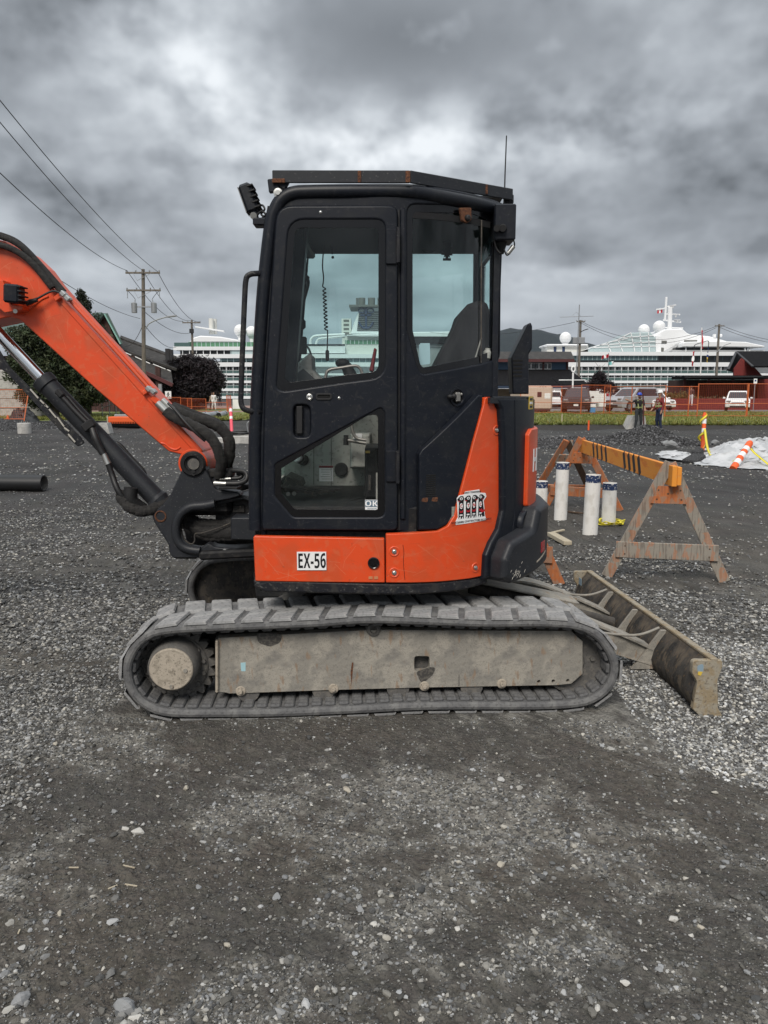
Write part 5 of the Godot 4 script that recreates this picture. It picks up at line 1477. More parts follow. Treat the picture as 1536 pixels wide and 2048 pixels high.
	var rb := ex("rusty_bracket", panel(outline([V(0.4557, 2.4794, 0.0048), V(0.5267, 2.4876, 0.0048), V(0.528, 2.4303, 0.0145), V(0.4997, 2.4134, 0.0144), V(0.4688, 2.4216, 0.0072)]), [], -0.028, 0.014, 0.003), M.rust)
	var bp: Vector3 = [V(0.4992, 2.4363, 0)][0]
	ex("bracket_bolt", B.new().lathe(body(0, bp.x, bp.y, -0.03), body_n(0, bp.x), [W(0, 0.016), W(0.014, 0.014), W(0.018, 0.008), W(0.018, 0)], 12).done(), M.seal, rb)
	var fc: Vector3 = [V(0.4678, 1.5869, 0)][0]
	var nrm := body_n(0, fc.x)
	var fi := ex("filler_recess", B.new().lathe(body(0, fc.x, fc.y, -0.055), nrm, [W(0, 0.046), W(0.012, 0.044), W(0.012, 0.038), W(0.006, 0.034), W(0.006, 0)], 28).done(), M.black_paint)
	ex("recess_dark", B.new().lathe(body(0, fc.x, fc.y, -0.05), nrm, [W(0, 0.034), W(0.002, 0.033), W(0.002, 0)], 24).done(), M.void, fi)
	ex("filler_clip", B.new().box(body(0, fc.x, fc.y, -0.042), V(0.03, 0.045, 0.012), 0.004, Basis(Vector3.UP, fc.x / TAIL_R)).ball(body(0, fc.x + 0.018, fc.y + 0.014, -0.036), 0.007, 8).ball(body(0, fc.x - 0.012, fc.y - 0.018, -0.036), 0.006, 8).done(), M.bolt_steel, fi)
	ex("filler_knob", B.new().ball(body(0, fc.x - 0.055, fc.y + 0.002, -0.03), 0.011, 10, V(1.5, 1, 1)).ball(body(0, fc.x - 0.032, fc.y + 0.004, -0.03), 0.014, 10).done(), M.seal, fi)

func boom():
	var web := outline([V(-1.1687, 1.2513, 0.0174), V(-1.2522, 1.2716, 0), V(-1.6505, 1.6246, 0), V(-2.0617, 2.0161, 0.0283), V(-2.1113, 2.0354, 0.0226), V(-2.3471, 1.9885, 0.0567), V(-3.4422, 1.5962, 0.0287), V(-3.5331, 1.7937, 0.0571), V(-2.5654, 2.3974, 0.2236), V(-2.2246, 2.4671, 0.1115), V(-2.12, 2.4483, 0), V(-2.0344, 2.3974, 0), V(-1.9557, 2.3219, 0), V(-1.8995, 2.2407, 0), V(-1.837, 2.1644, 0), V(-1.0572, 1.2803, 0.029), V(-1.0481, 1.2076, 0.0641), V(-1.112, 1.1345, 0.0642), V(-1.1737, 1.1988, 0.0582)])
	var bm := ex("boom", panel(web, [], -4.47, 0.26, 0.008, 1), M.orange)
	ex("web_strip", panel(outline([V(-1.8589, 2.1475, 0), V(-1.8353, 2.1639, 0), V(-1.0623, 1.2748, 0), V(-1.0863, 1.2516, 0)]), [], -4.462, 0.01, 0.003, 1), M.orange, bm)
	ex("boom_boss", B.new().lathe(V(-1.11, 1.202, -4.47) - V(0, 0, 0.27), V(0, 0, 1), [W(0, 0), W(0, 0.085), W(0.285, 0.085), W(0.29, 0.08), W(0.29, 0)], 32).done(), M.orange, bm)
	ex("weld_bead", B.new().tube(spline([V(-1.294, 1.321, -4.47), V(-1.271, 1.315, -4.47), V(-1.243, 1.292, -4.47), V(-1.208, 1.283, -4.47), V(-1.181, 1.298, -4.47)], 5), 0.006, 6).done(), M.orange, bm)
	ex("weld_bead", B.new().tube(spline([V(-2.043, 2.044, -4.47), V(-1.947, 2.121, -4.47), V(-1.892, 2.148, -4.47)], 5), 0.007, 6).done(), M.orange, bm)
	ex("lamp_bracket", panel(outline([V(-2.2924, 2.2039, 0), V(-2.1025, 2.2253, 0.0083), V(-2.0625, 2.0909, 0.0083), V(-2.0017, 2.0855, 0.0083), V(-2.0033, 2.0638, 0.0083), V(-2.1046, 2.0476, 0.0111), V(-2.1883, 2.1179, 0), V(-2.2994, 2.1179, 0)]), [], -4.38, 0.09, 0.004, 1), M.orange, bm)
	ex("bracket_bolt", B.new().cyl(V(-2.044, 2.056, -4.38), V(-2.035, 2.054, -4.36), 0.012, 0.012, 8).done(), M.zinc, bm)
	ex("boom_lamp", B.new().box(V(-2.034, 2.145, -4.36), V(0.085, 0.10, 0.09), 0.01, Basis(V(0, 0, 1), -0.08)).done(), M.black_paint, bm)
	for k in 4:
		ex("lamp_fin", B.new().box(V(-1.989, 2.143, -4.345) + V(0.01, -0.036 + 0.024 * k, 0), V(0.02, 0.008, 0.09), 0.002, Basis(V(0, 0, 1), -0.08)).done(), M.seal, bm)
	ex("lamp_cable", B.new().tube(spline([V(-2.016, 2.099, -4.42), V(-1.975, 2.12, -4.42), V(-1.941, 2.126, -4.42), V(-1.851, 2.17, -4.43), V(-1.792, 2.15, -4.44)], 5), 0.006, 6).done(), M.hose, bm)
	ex("lamp_plug", B.new().cyl(V(-1.999, 2.101, -4.42), V(-1.936, 2.123, -4.42), 0.014, 0.012, 8).done(), M.hose, bm)
	for h in [[[V(-2.465, 2.392, -4.44), V(-2.213, 2.424, -4.44), V(-2.108, 2.413, -4.44), V(-2.017, 2.371, -4.44), V(-1.938, 2.298, -4.44), V(-1.856, 2.188, -4.44)], 0.018], [[V(-2.471, 2.454, -4.46), V(-2.219, 2.476, -4.46), V(-2.114, 2.462, -4.46), V(-2.034, 2.422, -4.46), V(-1.96, 2.358, -4.46), V(-1.893, 2.266, -4.46), V(-1.81, 2.166, -4.46)], 0.016], [[V(-2.52, 2.483, -4.55), V(-2.263, 2.504, -4.55), V(-2.145, 2.485, -4.55), V(-2.055, 2.433, -4.55), V(-1.936, 2.302, -4.55), V(-1.835, 2.18, -4.55)], 0.016]]:
		ex("boom_hose", B.new().tube(spline(h[0], 5), h[1], 10).done(), M.hose_sleeve, bm)
	for q in [V(-1.794, 2.155, -4.44), V(-1.771, 2.131, -4.44), V(-1.34, 1.63, -4.44), V(-1.315, 1.616, -4.44)]:
		ex("pipe_clamp", B.new().box(q, V(0.035, 0.028, 0.05), 0.006, Basis(V(0, 0, 1), -0.8)).done(), M.zinc, bm)
	for q in [[V(-1.841, 2.146, -4.45), V(-1.826, 2.124, -4.45)], [V(-1.372, 1.624, -4.45), V(-1.358, 1.602, -4.45)], [V(-1.325, 1.585, -4.45), V(-1.289, 1.551, -4.45)]]:
		ex("clamp_plate", B.new().bar(q[0], q[1], 0.035, 0.03, 0.004, Vector3.BACK).done(), M.orange, bm)
	ex("steel_pipe", B.new().tube([V(-1.789, 2.147, -4.46), V(-1.569, 1.894, -4.46), V(-1.34, 1.627, -4.46)], 0.010, 8).tube([V(-1.788, 2.152, -4.5), V(-1.563, 1.896, -4.5), V(-1.329, 1.628, -4.5)], 0.010, 8).done(), M.orange, bm)
	ex("hose_fitting", B.new().cyl(V(-1.298, 1.551, -4.44), V(-1.243, 1.5, -4.44), 0.021, 0.021, 12).cyl(V(-1.274, 1.568, -4.46), V(-1.213, 1.511, -4.46), 0.018, 0.018, 12).done(), M.zinc, bm)
	for h in [[[V(-1.248, 1.506, -4.44), V(-1.187, 1.466, -4.42), V(-1.098, 1.427, -4.4), V(-1.001, 1.377, -4.38), V(-0.95, 1.301, -4.38), V(-0.934, 1.214, -4.4), V(-0.957, 1.132, -4.44)], 0.031], [[V(-1.241, 1.524, -4.5), V(-1.127, 1.47, -4.5), V(-1.008, 1.439, -4.48), V(-0.931, 1.39, -4.48), V(-0.898, 1.323, -4.48), V(-0.908, 1.234, -4.5), V(-0.95, 1.135, -4.52)], 0.032], [[V(-1.248, 1.532, -4.58), V(-1.117, 1.479, -4.58), V(-0.983, 1.426, -4.58), V(-0.93, 1.332, -4.58), V(-0.933, 1.138, -4.58)], 0.028]]:
		ex("hose_bundle", B.new().tube(wobble(spline(h[0], 8), 0.0012), h[1], 12).done(), M.hose_sleeve, bm)
	ex("thin_hose", B.new().tube(spline([V(-1.224, 1.551, -4.4), V(-1.175, 1.507, -4.38), V(-1.116, 1.44, -4.36), V(-1.062, 1.384, -4.36), V(-1.017, 1.338, -4.38)], 5), 0.008, 6).done(), M.hose, bm)
	var cy := ex("boom_cylinder", B.new().lathe(V(-1.318, 0.962, -4.5), V(-1.943, 1.653, -4.5) - V(-1.318, 0.962, -4.5), [W(0, 0), W(0, 0.062), W(0.03, 0.068), W(0.05, 0.057), W(0.92, 0.057), W(0.925, 0.066), W(0.975, 0.066), W(0.98, 0.058), W(0.98, 0.04)], 32).done(), M.dark_grey)
	ex("piston_rod", B.new().cyl(V(-1.93, 1.636, -4.5), V(-2.611, 2.403, -4.5), 0.034, 0.034, 24).done(), M.chrome, cy)
	var ca: Vector3 = V(-1.858, 1.616, -4.43)
	ex("cylinder_port", B.new().box(V(-1.845, 1.605, -4.43), V(0.05, 0.035, 0.04), 0.008, Basis(V(0, 0, 1), -0.8)).done(), M.seal, cy)
	ex("cylinder_pipe", B.new().tube(spline([V(-1.825, 1.582, -4.42), V(-1.761, 1.506, -4.42), V(-1.686, 1.427, -4.42)], 4), 0.014, 8).tube(spline([V(-1.806, 1.591, -4.43), V(-1.737, 1.506, -4.43), V(-1.667, 1.432, -4.43)], 4), 0.009, 8).done(), M.hose, cy)
	ex("pipe_clip", B.new().box(V(-1.689, 1.424, -4.42), V(0.07, 0.05, 0.05), 0.008, Basis(V(0, 0, 1), 0.6)).done(), M.seal, cy)
	ex("cylinder_hose", B.new().tube(spline([V(-1.67, 1.41, -4.42), V(-1.648, 1.357, -4.4), V(-1.626, 1.3, -4.4), V(-1.608, 1.262, -4.4)], 5), 0.020, 10).done(), M.hose, cy)
	ex("hose_fitting", B.new().cyl(V(-1.608, 1.268, -4.4), V(-1.582, 1.205, -4.4), 0.016, 0.020, 12).done(), M.zinc, cy)
	ex("cylinder_hose", B.new().tube(spline([V(-1.582, 1.208, -4.4), V(-1.563, 1.142, -4.4), V(-1.534, 1.072, -4.38), V(-1.508, 1.023, -4.38), V(-1.48, 0.968, -4.4)], 5), 0.017, 10).done(), M.hose, cy)
	ex("hose_bundle", B.new().tube(wobble(spline([V(-1.52, 1.026, -4.4), V(-1.484, 0.976, -4.38), V(-1.434, 0.941, -4.38), V(-1.369, 0.933, -4.4), V(-1.298, 0.959, -4.46), V(-1.24, 0.986, -4.52)], 8), 0.003), 0.032, 12).done(), M.hose_sleeve, cy)
	ex("rear_pipe", B.new().tube(spline([V(-1.605, 1.317, -4.58), V(-1.57, 1.302, -4.58), V(-1.508, 1.228, -4.58), V(-1.437, 1.147, -4.58), V(-1.433, 1.108, -4.58)], 5), 0.012, 8).done(), M.hose, cy)
	ex("rear_pipe", B.new().tube(spline([V(-1.457, 1.069, -4.4), V(-1.461, 0.997, -4.4), V(-1.41, 0.938, -4.44)], 5), 0.04, 10).done(), M.seal, cy)
	var guard := ex("rod_guard", panel(outline([V(-2.4884, 2.1226, 0), V(-2.2226, 1.9364, 0), V(-2.1235, 1.7506, 0), V(-2.0177, 1.6385, 0), V(-1.9111, 1.5255, 0), V(-1.7492, 1.363, 0.0115), V(-1.7228, 1.3228, 0.0115), V(-1.7643, 1.3026, 0.0115), V(-1.8675, 1.4031, 0), V(-1.9952, 1.551, 0), V(-2.1426, 1.7226, 0), V(-2.3426, 1.8479, 0), V(-2.51, 1.8756, 0)]), [], -4.43, 0.012, 0.003, 1), M.worn_black, cy)
	for q in [[V(-1.959, 1.568, -4.425), V(-1.916, 1.526, -4.425)], [V(-1.911, 1.517, -4.425), V(-1.874, 1.469, -4.425)], [V(-1.868, 1.472, -4.425), V(-1.832, 1.418, -4.425)], [V(-1.832, 1.412, -4.425), V(-1.805, 1.392, -4.425)], [V(-1.811, 1.375, -4.425), V(-1.774, 1.329, -4.425)], [V(-2.011, 1.63, -4.425), V(-1.969, 1.579, -4.425)], [V(-1.937, 1.548, -4.425), V(-1.93, 1.534, -4.425)]]:
		ex("chipped_edge", B.new().bar(q[0], q[1], 0.008, 0.004, 0.0, Vector3.BACK).done(), M.scratched, guard)
	ex("arm", panel(outline([V(-3.5296, 2.0189, 0.057), V(-3.3492, 1.8513, 0.0573), V(-3.6997, 0.6212, 0.0299), V(-3.8492, 0.6212, 0.0299), V(-3.8302, 1.6817, 0.0577)]), [], -4.49, 0.2, 0.008, 1), M.orange)
	ex("bucket", panel(outline([V(-3.8674, 0.7125, 0.0298), V(-3.6588, 0.7125, 0.0298), V(-3.5117, 0.4369, 0.0601), V(-3.6541, 0.2504, 0.0605), V(-3.9566, 0.2504, 0.121), V(-4.0147, 0.4986, 0.09)]), [], -4.35, 0.5, 0.01, 1), M.muddy_plate)
	var cast := outline([V(-1.0603, 1.2544, 0.0173), V(-0.9688, 1.0571, 0.0406), V(-0.8416, 1.0425, 0.0174), V(-0.8248, 1.0191, 0.0116), V(-0.901, 0.9986, 0.0233), V(-1.0004, 0.981, 0), V(-1.0363, 0.9516, 0.0349), V(-1.1299, 0.9398, 0.0582), V(-1.1998, 0.869, 0.0759), V(-1.2036, 0.774, 0.0644), V(-1.1559, 0.7203, 0.0645), V(-1.0802, 0.7054, 0.0176), V(-1.026, 0.7442, 0.0235), V(-0.9857, 0.7203, 0.0293), V(-0.8745, 0.7113, 0), V(-0.7659, 0.7143, 0), V(-0.7671, 0.6664, 0), V(-1.0526, 0.6544, 0.0088), V(-1.2321, 0.6514, 0.0235), V(-1.2518, 0.6724, 0.0176), V(-1.2608, 0.7382, 0.0293), V(-1.3343, 0.863, 0.0234), V(-1.3472, 0.9015, 0.0292), V(-1.3372, 0.928, 0.0291), V(-1.2801, 0.9692, 0.0407), V(-1.234, 1.0279, 0.0581), V(-1.1583, 1.1793, 0), V(-1.1415, 1.24, 0.0404), V(-1.0972, 1.2688, 0.0403)])
	var post := ex("swing_post", panel(cast, [], -4.40, 0.10, 0.010, 1), M.dark_grey)
	ex("rear_plate", panel(cast, [], -4.78, 0.06, 0.008, 1), M.grease_black, post)
	ex("post_core", box_mesh(V(-1.056, 0.951, -4.62), V(0.32, 0.12, 0.3), 0.03), M.grease_black, post)
	ex("post_core", box_mesh(V(-1.184, 0.653, -4.58), V(0.16, 0.05, 0.2), 0.02), M.grease_black, post)
	var rim := [V(-0.975, 0.977, -4.395), V(-1.039, 0.965, -4.395), V(-1.115, 0.957, -4.395), V(-1.171, 0.922, -4.395), V(-1.202, 0.866, -4.395), V(-1.208, 0.792, -4.395), V(-1.187, 0.739, -4.395), V(-1.142, 0.709, -4.395), V(-1.072, 0.698, -4.395)]
	ex("mouth_rim", B.new().tube(spline(rim, 5), 0.026, 10, false, 1.0).done(), M.dark_grey, post)
	ex("pin_collar", B.new().lathe(V(-1.095, 1.207, -4.41), V(0, 0, 1), [W(0, 0.072), W(0.02, 0.072), W(0.028, 0.064), W(0.028, 0.048), W(0.018, 0.044), W(0.018, 0.04)], 32).done(), M.grease_black, post)
	ex("boom_pin", B.new().cyl(V(-1.097, 1.203, -4.42), V(-1.089, 1.206, -4.385), 0.034, 0.032, 24).done(), M.dark_dust, post)
	ex("grease_nipple", B.new().cyl(V(-1.097, 1.162, -4.4), V(-1.09, 1.164, -4.375), 0.012, 0.010, 8).cyl(V(-1.095, 1.145, -4.4), V(-1.09, 1.147, -4.38), 0.008, 0.008, 8).done(), M.hose, post)
	ex("ram_pin", B.new().lathe(V(-1.295, 0.902, -4.41), V(0, 0, 1), [W(0, 0.034), W(0.014, 0.034), W(0.016, 0.028), W(0.008, 0.024), W(0.008, 0)], 24).done(), M.rust, post)
	ex("post_bolt", B.new().cyl(V(-0.933, 0.694, -4.41), V(-0.927, 0.7, -4.385), 0.012, 0.012, 10).done(), M.zinc, post)
	for h in [[[V(-1.208, 0.854, -4.56), V(-1.161, 0.839, -4.54), V(-1.099, 0.809, -4.5), V(-1, 0.789, -4.48), V(-0.878, 0.798, -4.46), V(-0.76, 0.81, -4.46)], 0.042], [[V(-1.177, 0.866, -4.56), V(-1.092, 0.839, -4.5), V(-0.973, 0.833, -4.5), V(-0.765, 0.851, -4.5)], 0.036], [[V(-1.109, 0.779, -4.5), V(-1.031, 0.759, -4.48), V(-0.908, 0.768, -4.46), V(-0.76, 0.78, -4.46)], 0.024]]:
		ex("hose_bundle", B.new().tube(wobble(spline(h[0], 8), 0.002), h[1], 12).done(), M.hose_sleeve, post)
	ex("thin_wire", B.new().tube(spline([V(-1.185, 0.848, -4.45), V(-1.182, 0.801, -4.43), V(-1.166, 0.756, -4.43), V(-1.132, 0.732, -4.43), V(-1.111, 0.75, -4.43), V(-1.106, 0.792, -4.43), V(-1.06, 0.8, -4.42), V(-0.957, 0.832, -4.42), V(-0.901, 0.855, -4.44)], 5), 0.0045, 6).done(), M.muddy_plate, post)
	var nose := ex("frame_nose", panel(outline([V(-1.0024, 0.9664, 0.0117), V(-0.9051, 0.9929, 0.0175), V(-0.8232, 0.9988, 0), V(-0.725, 0.9545, 0), V(-0.7307, 0.7223, 0), V(-1.0076, 0.8121, 0)]), [], -4.52, 0.2, 0.01, 1), M.grease_black)
	ex("nose_top", panel(outline([V(-0.9852, 0.9796, 0), V(-0.8151, 1.0178, 0), V(-0.7169, 0.9825, 0), V(-0.7176, 0.956, 0), V(-0.8216, 0.9913, 0), V(-0.9801, 0.956, 0)]), [], -4.46, 0.3, 0.006, 1), M.dark_grey, nose)
	ex("nose_plate", panel(outline([V(-0.8693, 0.9105, 0.0113), V(-0.7249, 0.9105, 0.0057), V(-0.7283, 0.7751, 0.0057), V(-0.8732, 0.7809, 0.0057)]), [], -4.3, 0.14, 0.01, 1), M.dark_grey, nose)
	ex("old_label", box_mesh(V(-0.866, 0.928, -4.51), V(0.075, 0.04, 0.004), 0.002), M.muddy_plate, nose)
	ex("nose_bolt", B.new().cyl(V(-0.802, 0.891, -4.515), V(-0.799, 0.894, -4.495), 0.013, 0.013, 10).done(), M.zinc, nose)
	ex("lower_beam", B.new().bar(V(-1.071, 0.674, -4.45), V(-0.731, 0.692, -4.45), 0.05, 0.2, 0.012, Vector3.BACK).done(), M.grease_black, nose)
	var cpl := ex("hydraulic_couplings", B.new().cyl(V(-0.978, 1.093, -4.4), V(-0.904, 1.093, -4.4), 0.016, 0.013, 12).cyl(V(-0.954, 1.113, -4.45), V(-0.89, 1.116, -4.45), 0.014, 0.012, 12).done(), M.zinc)
	ex("coupling_hose", B.new().tube(spline([V(-0.909, 1.093, -4.4), V(-0.843, 1.093, -4.4), V(-0.8, 1.107, -4.4), V(-0.789, 1.135, -4.41), V(-0.812, 1.159, -4.43), V(-0.88, 1.163, -4.45), V(-0.959, 1.157, -4.48)], 5), 0.015, 10).done(), M.hose, cpl)
	ex("coupling_hose", B.new().tube(spline([V(-0.896, 1.116, -4.45), V(-0.843, 1.119, -4.45), V(-0.827, 1.136, -4.46), V(-0.858, 1.143, -4.47)], 5), 0.012, 8).done(), M.hose, cpl)
	ex("coupling_block", B.new().box(V(-0.959, 1.145, -4.48), V(0.16, 0.05, 0.1), 0.01).box(V(-0.891, 1.07, -4.42), V(0.11, 0.012, 0.12), 0.003).done(), M.grease_black, cpl)

func wobble(pts: Array, amt: float) -> Array:
	var r := RandomNumberGenerator.new()
	r.seed = pts.size()
	var out := []
	for p in pts:
		out.append(p + V(r.randfn(0, amt), r.randfn(0, amt), r.randfn(0, amt)))
	return out


# ---------------------------------------------------------------- things on the site
func site_materials(fine: ImageTexture, coarse: ImageTexture):
	textured("ground", picture(1024, lin(0.62, 0.62, 0.62), [[0.006, 60, 0.4, 0.7, lin(0.85, 0.85, 0.84), 0.6], [0.03, 61, 0.52, 0.75, lin(0.35, 0.34, 0.33), 0.7], [0.09, 62, 0.5, 0.7, lin(0.95, 0.94, 0.92), 0.55], [0.14, 63, 0.66, 0.8, lin(0.2, 0.2, 0.2), 0.6], [0.11, 64, 0.8, 0.95, lin(1, 1, 1), 0.8, 1]]), 1.15, 0.95, 0.0, relief(1024, 0.05, 65, 5), 1.3)
	M.ground.vertex_color_use_as_albedo = true
	plain("stone", lin(1, 1, 1), 0.9)
	M.stone.vertex_color_use_as_albedo = true
	textured("pale_stone", picture(256, lin(0.46, 0.45, 0.42), [[0.03, 66, 0.5, 0.8, lin(0.33, 0.32, 0.3), 0.7]]), 0.1, 0.9)
	textured("grey_stone", picture(256, lin(0.24, 0.245, 0.25), [[0.03, 67, 0.5, 0.8, lin(0.16, 0.16, 0.165), 0.7]]), 0.1, 0.9)
	textured("warm_stone", picture(256, lin(0.38, 0.35, 0.29), [[0.03, 68, 0.5, 0.8, lin(0.26, 0.24, 0.2), 0.7]]), 0.1, 0.9)
	textured("bare_wood", picture(256, lin(0.42, 0.37, 0.28), [[0.03, 69, 0.5, 0.8, lin(0.3, 0.25, 0.18), 0.7, 0, 8.0]]), 0.2, 0.9)
	plain("sticker_blue", lin(0.22, 0.3, 0.36), 0.4)
	plain("faded_label", lin(0.5, 0.2, 0.09), 0.5)
	plain("scratched", lin(0.4, 0.38, 0.34), 0.6)
	plain("steel_blue", lin(0.10, 0.16, 0.22), 0.5)
	plain("console_dark", lin(0.05, 0.055, 0.055), 0.6)
	plain("pale_blue", lin(0.35, 0.55, 0.6), 0.4)
	var grain := relief(256, 0.04, 70, 4, 0, 0.12)
	textured("grey_wood", picture(256, lin(0.27, 0.245, 0.21), [[0.05, 71, 0.45, 0.7, lin(0.14, 0.12, 0.10), 0.8, 0, 0.1], [0.012, 72, 0.58, 0.66, lin(0.42, 0.15, 0.05), 0.55, 0, 0.4], [0, 731, 60, 50, lin(0.08, 0.07, 0.06), 0.6, 9]]), 0.3, 0.9, 0.0, grain, 0.15)
	textured("orange_wood", picture(256, lin(0.44, 0.14, 0.045), [[0.05, 74, 0.45, 0.7, lin(0.3, 0.09, 0.035), 0.7, 0, 0.1], [0.015, 75, 0.56, 0.7, lin(0.25, 0.2, 0.15), 0.7, 0, 0.5], [0, 761, 60, 50, lin(0.14, 0.07, 0.04), 0.6, 9]]), 0.3, 0.85, 0.0, grain, 0.15)
	textured("board_orange", picture(256, lin(0.72, 0.27, 0.03), [[0.02, 77, 0.5, 0.75, lin(0.62, 0.16, 0.02), 0.8, 0, 5.0], [0.05, 78, 0.7, 0.8, lin(0.5, 0.3, 0.12), 0.6]]), 0.6, 0.7)
	textured("brown_wood", picture(256, lin(0.07, 0.045, 0.03), [[0.05, 79, 0.45, 0.7, lin(0.12, 0.08, 0.05), 0.7, 0, 0.12]]), 0.5, 0.9)
	textured("pvc", picture(256, lin(0.72, 0.71, 0.68), [[0.015, 80, 0.5, 0.8, lin(0.5, 0.47, 0.42), 0.5, 0, 0.4], [0.05, 82, 0.76, 0.9, lin(0.45, 0.42, 0.38), 0.35]]), 0.5, 0.5)
	textured("blue_band", picture(256, lin(0.012, 0.03, 0.09), [[0.03, 83, 0.72, 0.76, lin(0.7, 0.69, 0.66), 0.9]]), 0.3, 0.5)
	textured("concrete", picture(256, lin(0.45, 0.44, 0.42), [[0.012, 84, 0.45, 0.75, lin(0.34, 0.33, 0.31), 0.8], [0.06, 85, 0.7, 0.8, lin(0.22, 0.21, 0.2), 0.6]]), 1.2, 0.9, 0.0, fine, 0.2)
	textured("galvanised", picture(256, lin(0.42, 0.43, 0.44), [[0.02, 86, 0.5, 0.75, lin(0.25, 0.26, 0.27), 0.7, 0, 6.0]]), 1.0, 0.4, 0.7)
	plain("hdpe", lin(0.012, 0.012, 0.013), 0.42)
	plain("safety_orange", lin(0.75, 0.11, 0.02), 0.55)
	plain("fence_orange", lin(0.5, 0.12, 0.035), 0.6)
	plain("fence_wire", lin(0.42, 0.07, 0.025), 0.7)
	plain("band_white", lin(0.75, 0.75, 0.75), 0.4)
	plain("safety_pink", lin(0.75, 0.09, 0.13), 0.5)
	plain("safety_yellow", lin(0.72, 0.62, 0.04), 0.5)
	textured("tarp_white", picture(256, lin(0.55, 0.56, 0.57), [[0.012, 87, 0.45, 0.75, lin(0.4, 0.41, 0.42), 0.8], [0.05, 88, 0.72, 0.85, lin(0.25, 0.25, 0.25), 0.6]]), 1.5, 0.45)
	M.tarp_white.backlight_enabled = true
	M.tarp_white.backlight = Color(0.25, 0.25, 0.26)
	plain("tarp_black", lin(0.008, 0.008, 0.009), 0.5)
	textured("heap", picture(512, lin(0.04, 0.04, 0.042), [[0.05, 89, 0.5, 0.7, lin(0.09, 0.09, 0.095), 0.8], [0.09, 90, 0.55, 0.7, lin(0.03, 0.03, 0.03), 0.8]]), 1.4, 0.95, 0.0, relief(512, 0.06, 91, 4), 5.0)
	textured("grass", picture(256, lin(0.16, 0.19, 0.05), [[0.02, 92, 0.45, 0.7, lin(0.23, 0.25, 0.08), 0.8], [0.06, 93, 0.6, 0.8, lin(0.035, 0.06, 0.016), 0.7]]), 3.0, 0.95)
	plain("blade", lin(1, 1, 1), 0.9)
	M.blade.vertex_color_use_as_albedo = true
	M.blade.backlight_enabled = true
	M.blade.backlight = Color(0.3, 0.4, 0.15)
	plain("leaf", lin(1, 1, 1), 0.75)
	M.leaf.vertex_color_use_as_albedo = true
	M.leaf.backlight_enabled = true
	M.leaf.backlight = Color(0.22, 0.26, 0.12)
	textured("bark", picture(256, lin(0.08, 0.065, 0.05), [[0.04, 94, 0.5, 0.7, lin(0.035, 0.03, 0.025), 0.8, 0, 0.2]]), 0.8, 0.95)
	textured("pole_wood", picture(256, lin(0.17, 0.15, 0.125), [[0.04, 95, 0.5, 0.7, lin(0.09, 0.08, 0.07), 0.8, 0, 0.1]]), 1.5, 0.95)
	textured("asphalt", picture(256, lin(0.13, 0.128, 0.125), [[0.02, 96, 0.45, 0.75, lin(0.18, 0.175, 0.17), 0.7], [0.09, 97, 0.6, 0.8, lin(0.07, 0.07, 0.07), 0.6]]), 4.0, 0.95)
	textured("brick_paving", picture(256, lin(0.22, 0.14, 0.115), [[0.03, 98, 0.5, 0.75, lin(0.3, 0.23, 0.2), 0.7]]), 3.0, 0.95)
	plain("metal_grey", lin(0.32, 0.33, 0.34), 0.5, 0.5)
	plain("dark_metal", lin(0.03, 0.03, 0.032), 0.5, 0.3)
	plain("white_paint", lin(0.78, 0.78, 0.77), 0.5)
	shore_materials()

func stick(a: Vector3, b: Vector3, w: float, t: float, face: Vector3, bev := 0.003) -> ArrayMesh:
	return B.new().bar(a, b, w, t, bev, face).done()

func trestle(o: Node3D, apex: Vector3, foot_l: Vector3, foot_r: Vector3, mats: Array, parts := 7):
	var n := (foot_r - foot_l).cross(apex - foot_l).normalized()
	if n.z < 0:
		n = -n
	var p := o.position
	var f := 0.028 * n
	if parts & 1:
		part("leg", stick(foot_l - p, apex.lerp(foot_l, -0.06) - p + V(-0.03, 0, 0), 0.092, 0.03, n), mats[0], o)
	if parts & 2:
		part("leg", stick(foot_r - p - f * 0.1, apex.lerp(foot_r, -0.05) - p + V(0.03, 0, 0), 0.092, 0.03, n), mats[1], o)
	var gl := apex.lerp(foot_l, 0.225)
	var gr := apex.lerp(foot_r, 0.225)
	var k := (gr - gl) * 0.14
	if parts & 4:
		var gx := Transform3D(Basis((foot_r - foot_l).normalized(), n.cross((foot_r - foot_l).normalized()), n), (gl + gr) * 0.5 - p)
		var w := gl.distance_to(gr)
		part("gusset", B.new().prism(PackedVector2Array([W(-w * 0.66, -0.075), W(w * 0.66, -0.075), W(w * 0.42, 0.075), W(-w * 0.42, 0.075)]), 0.016, 0.038, gx).done(), mats[2], o)
		for s in [[-0.4, 0.04], [-0.45, -0.04], [0.4, 0.04], [0.45, -0.04], [-0.05, 0.01]]:
			part("nail", B.new().cyl(gx * V(s[0] * w, s[1], 0.037), gx * V(s[0] * w, s[1], 0.040), 0.008, 0.008, 8).done(), M.brown_wood, o)
	var ll := apex.lerp(foot_l, 0.735)
	var lr := apex.lerp(foot_r, 0.735)
	var ex2 := (lr - ll).normalized() * 0.06
	part("cross_rail", stick(ll - p - ex2 + f * 0.95, lr - p + ex2 + f * 0.95, 0.14, 0.025, n), mats[3], o)
	for s in [0.02, 0.98]:
		for h in [-0.035, 0.035]:
			var q: Vector3 = ll.lerp(lr, s) - p + f * 0.95 + V(0, h, 0)
			part("nail", B.new().cyl(q + n * 0.011, q + n * 0.015, 0.007, 0.007, 6).done(), M.brown_wood, o)

func build_site_things():
	barricade()
	white_pipes()
	black_pipe()
	right_rubble()
	left_clutter()

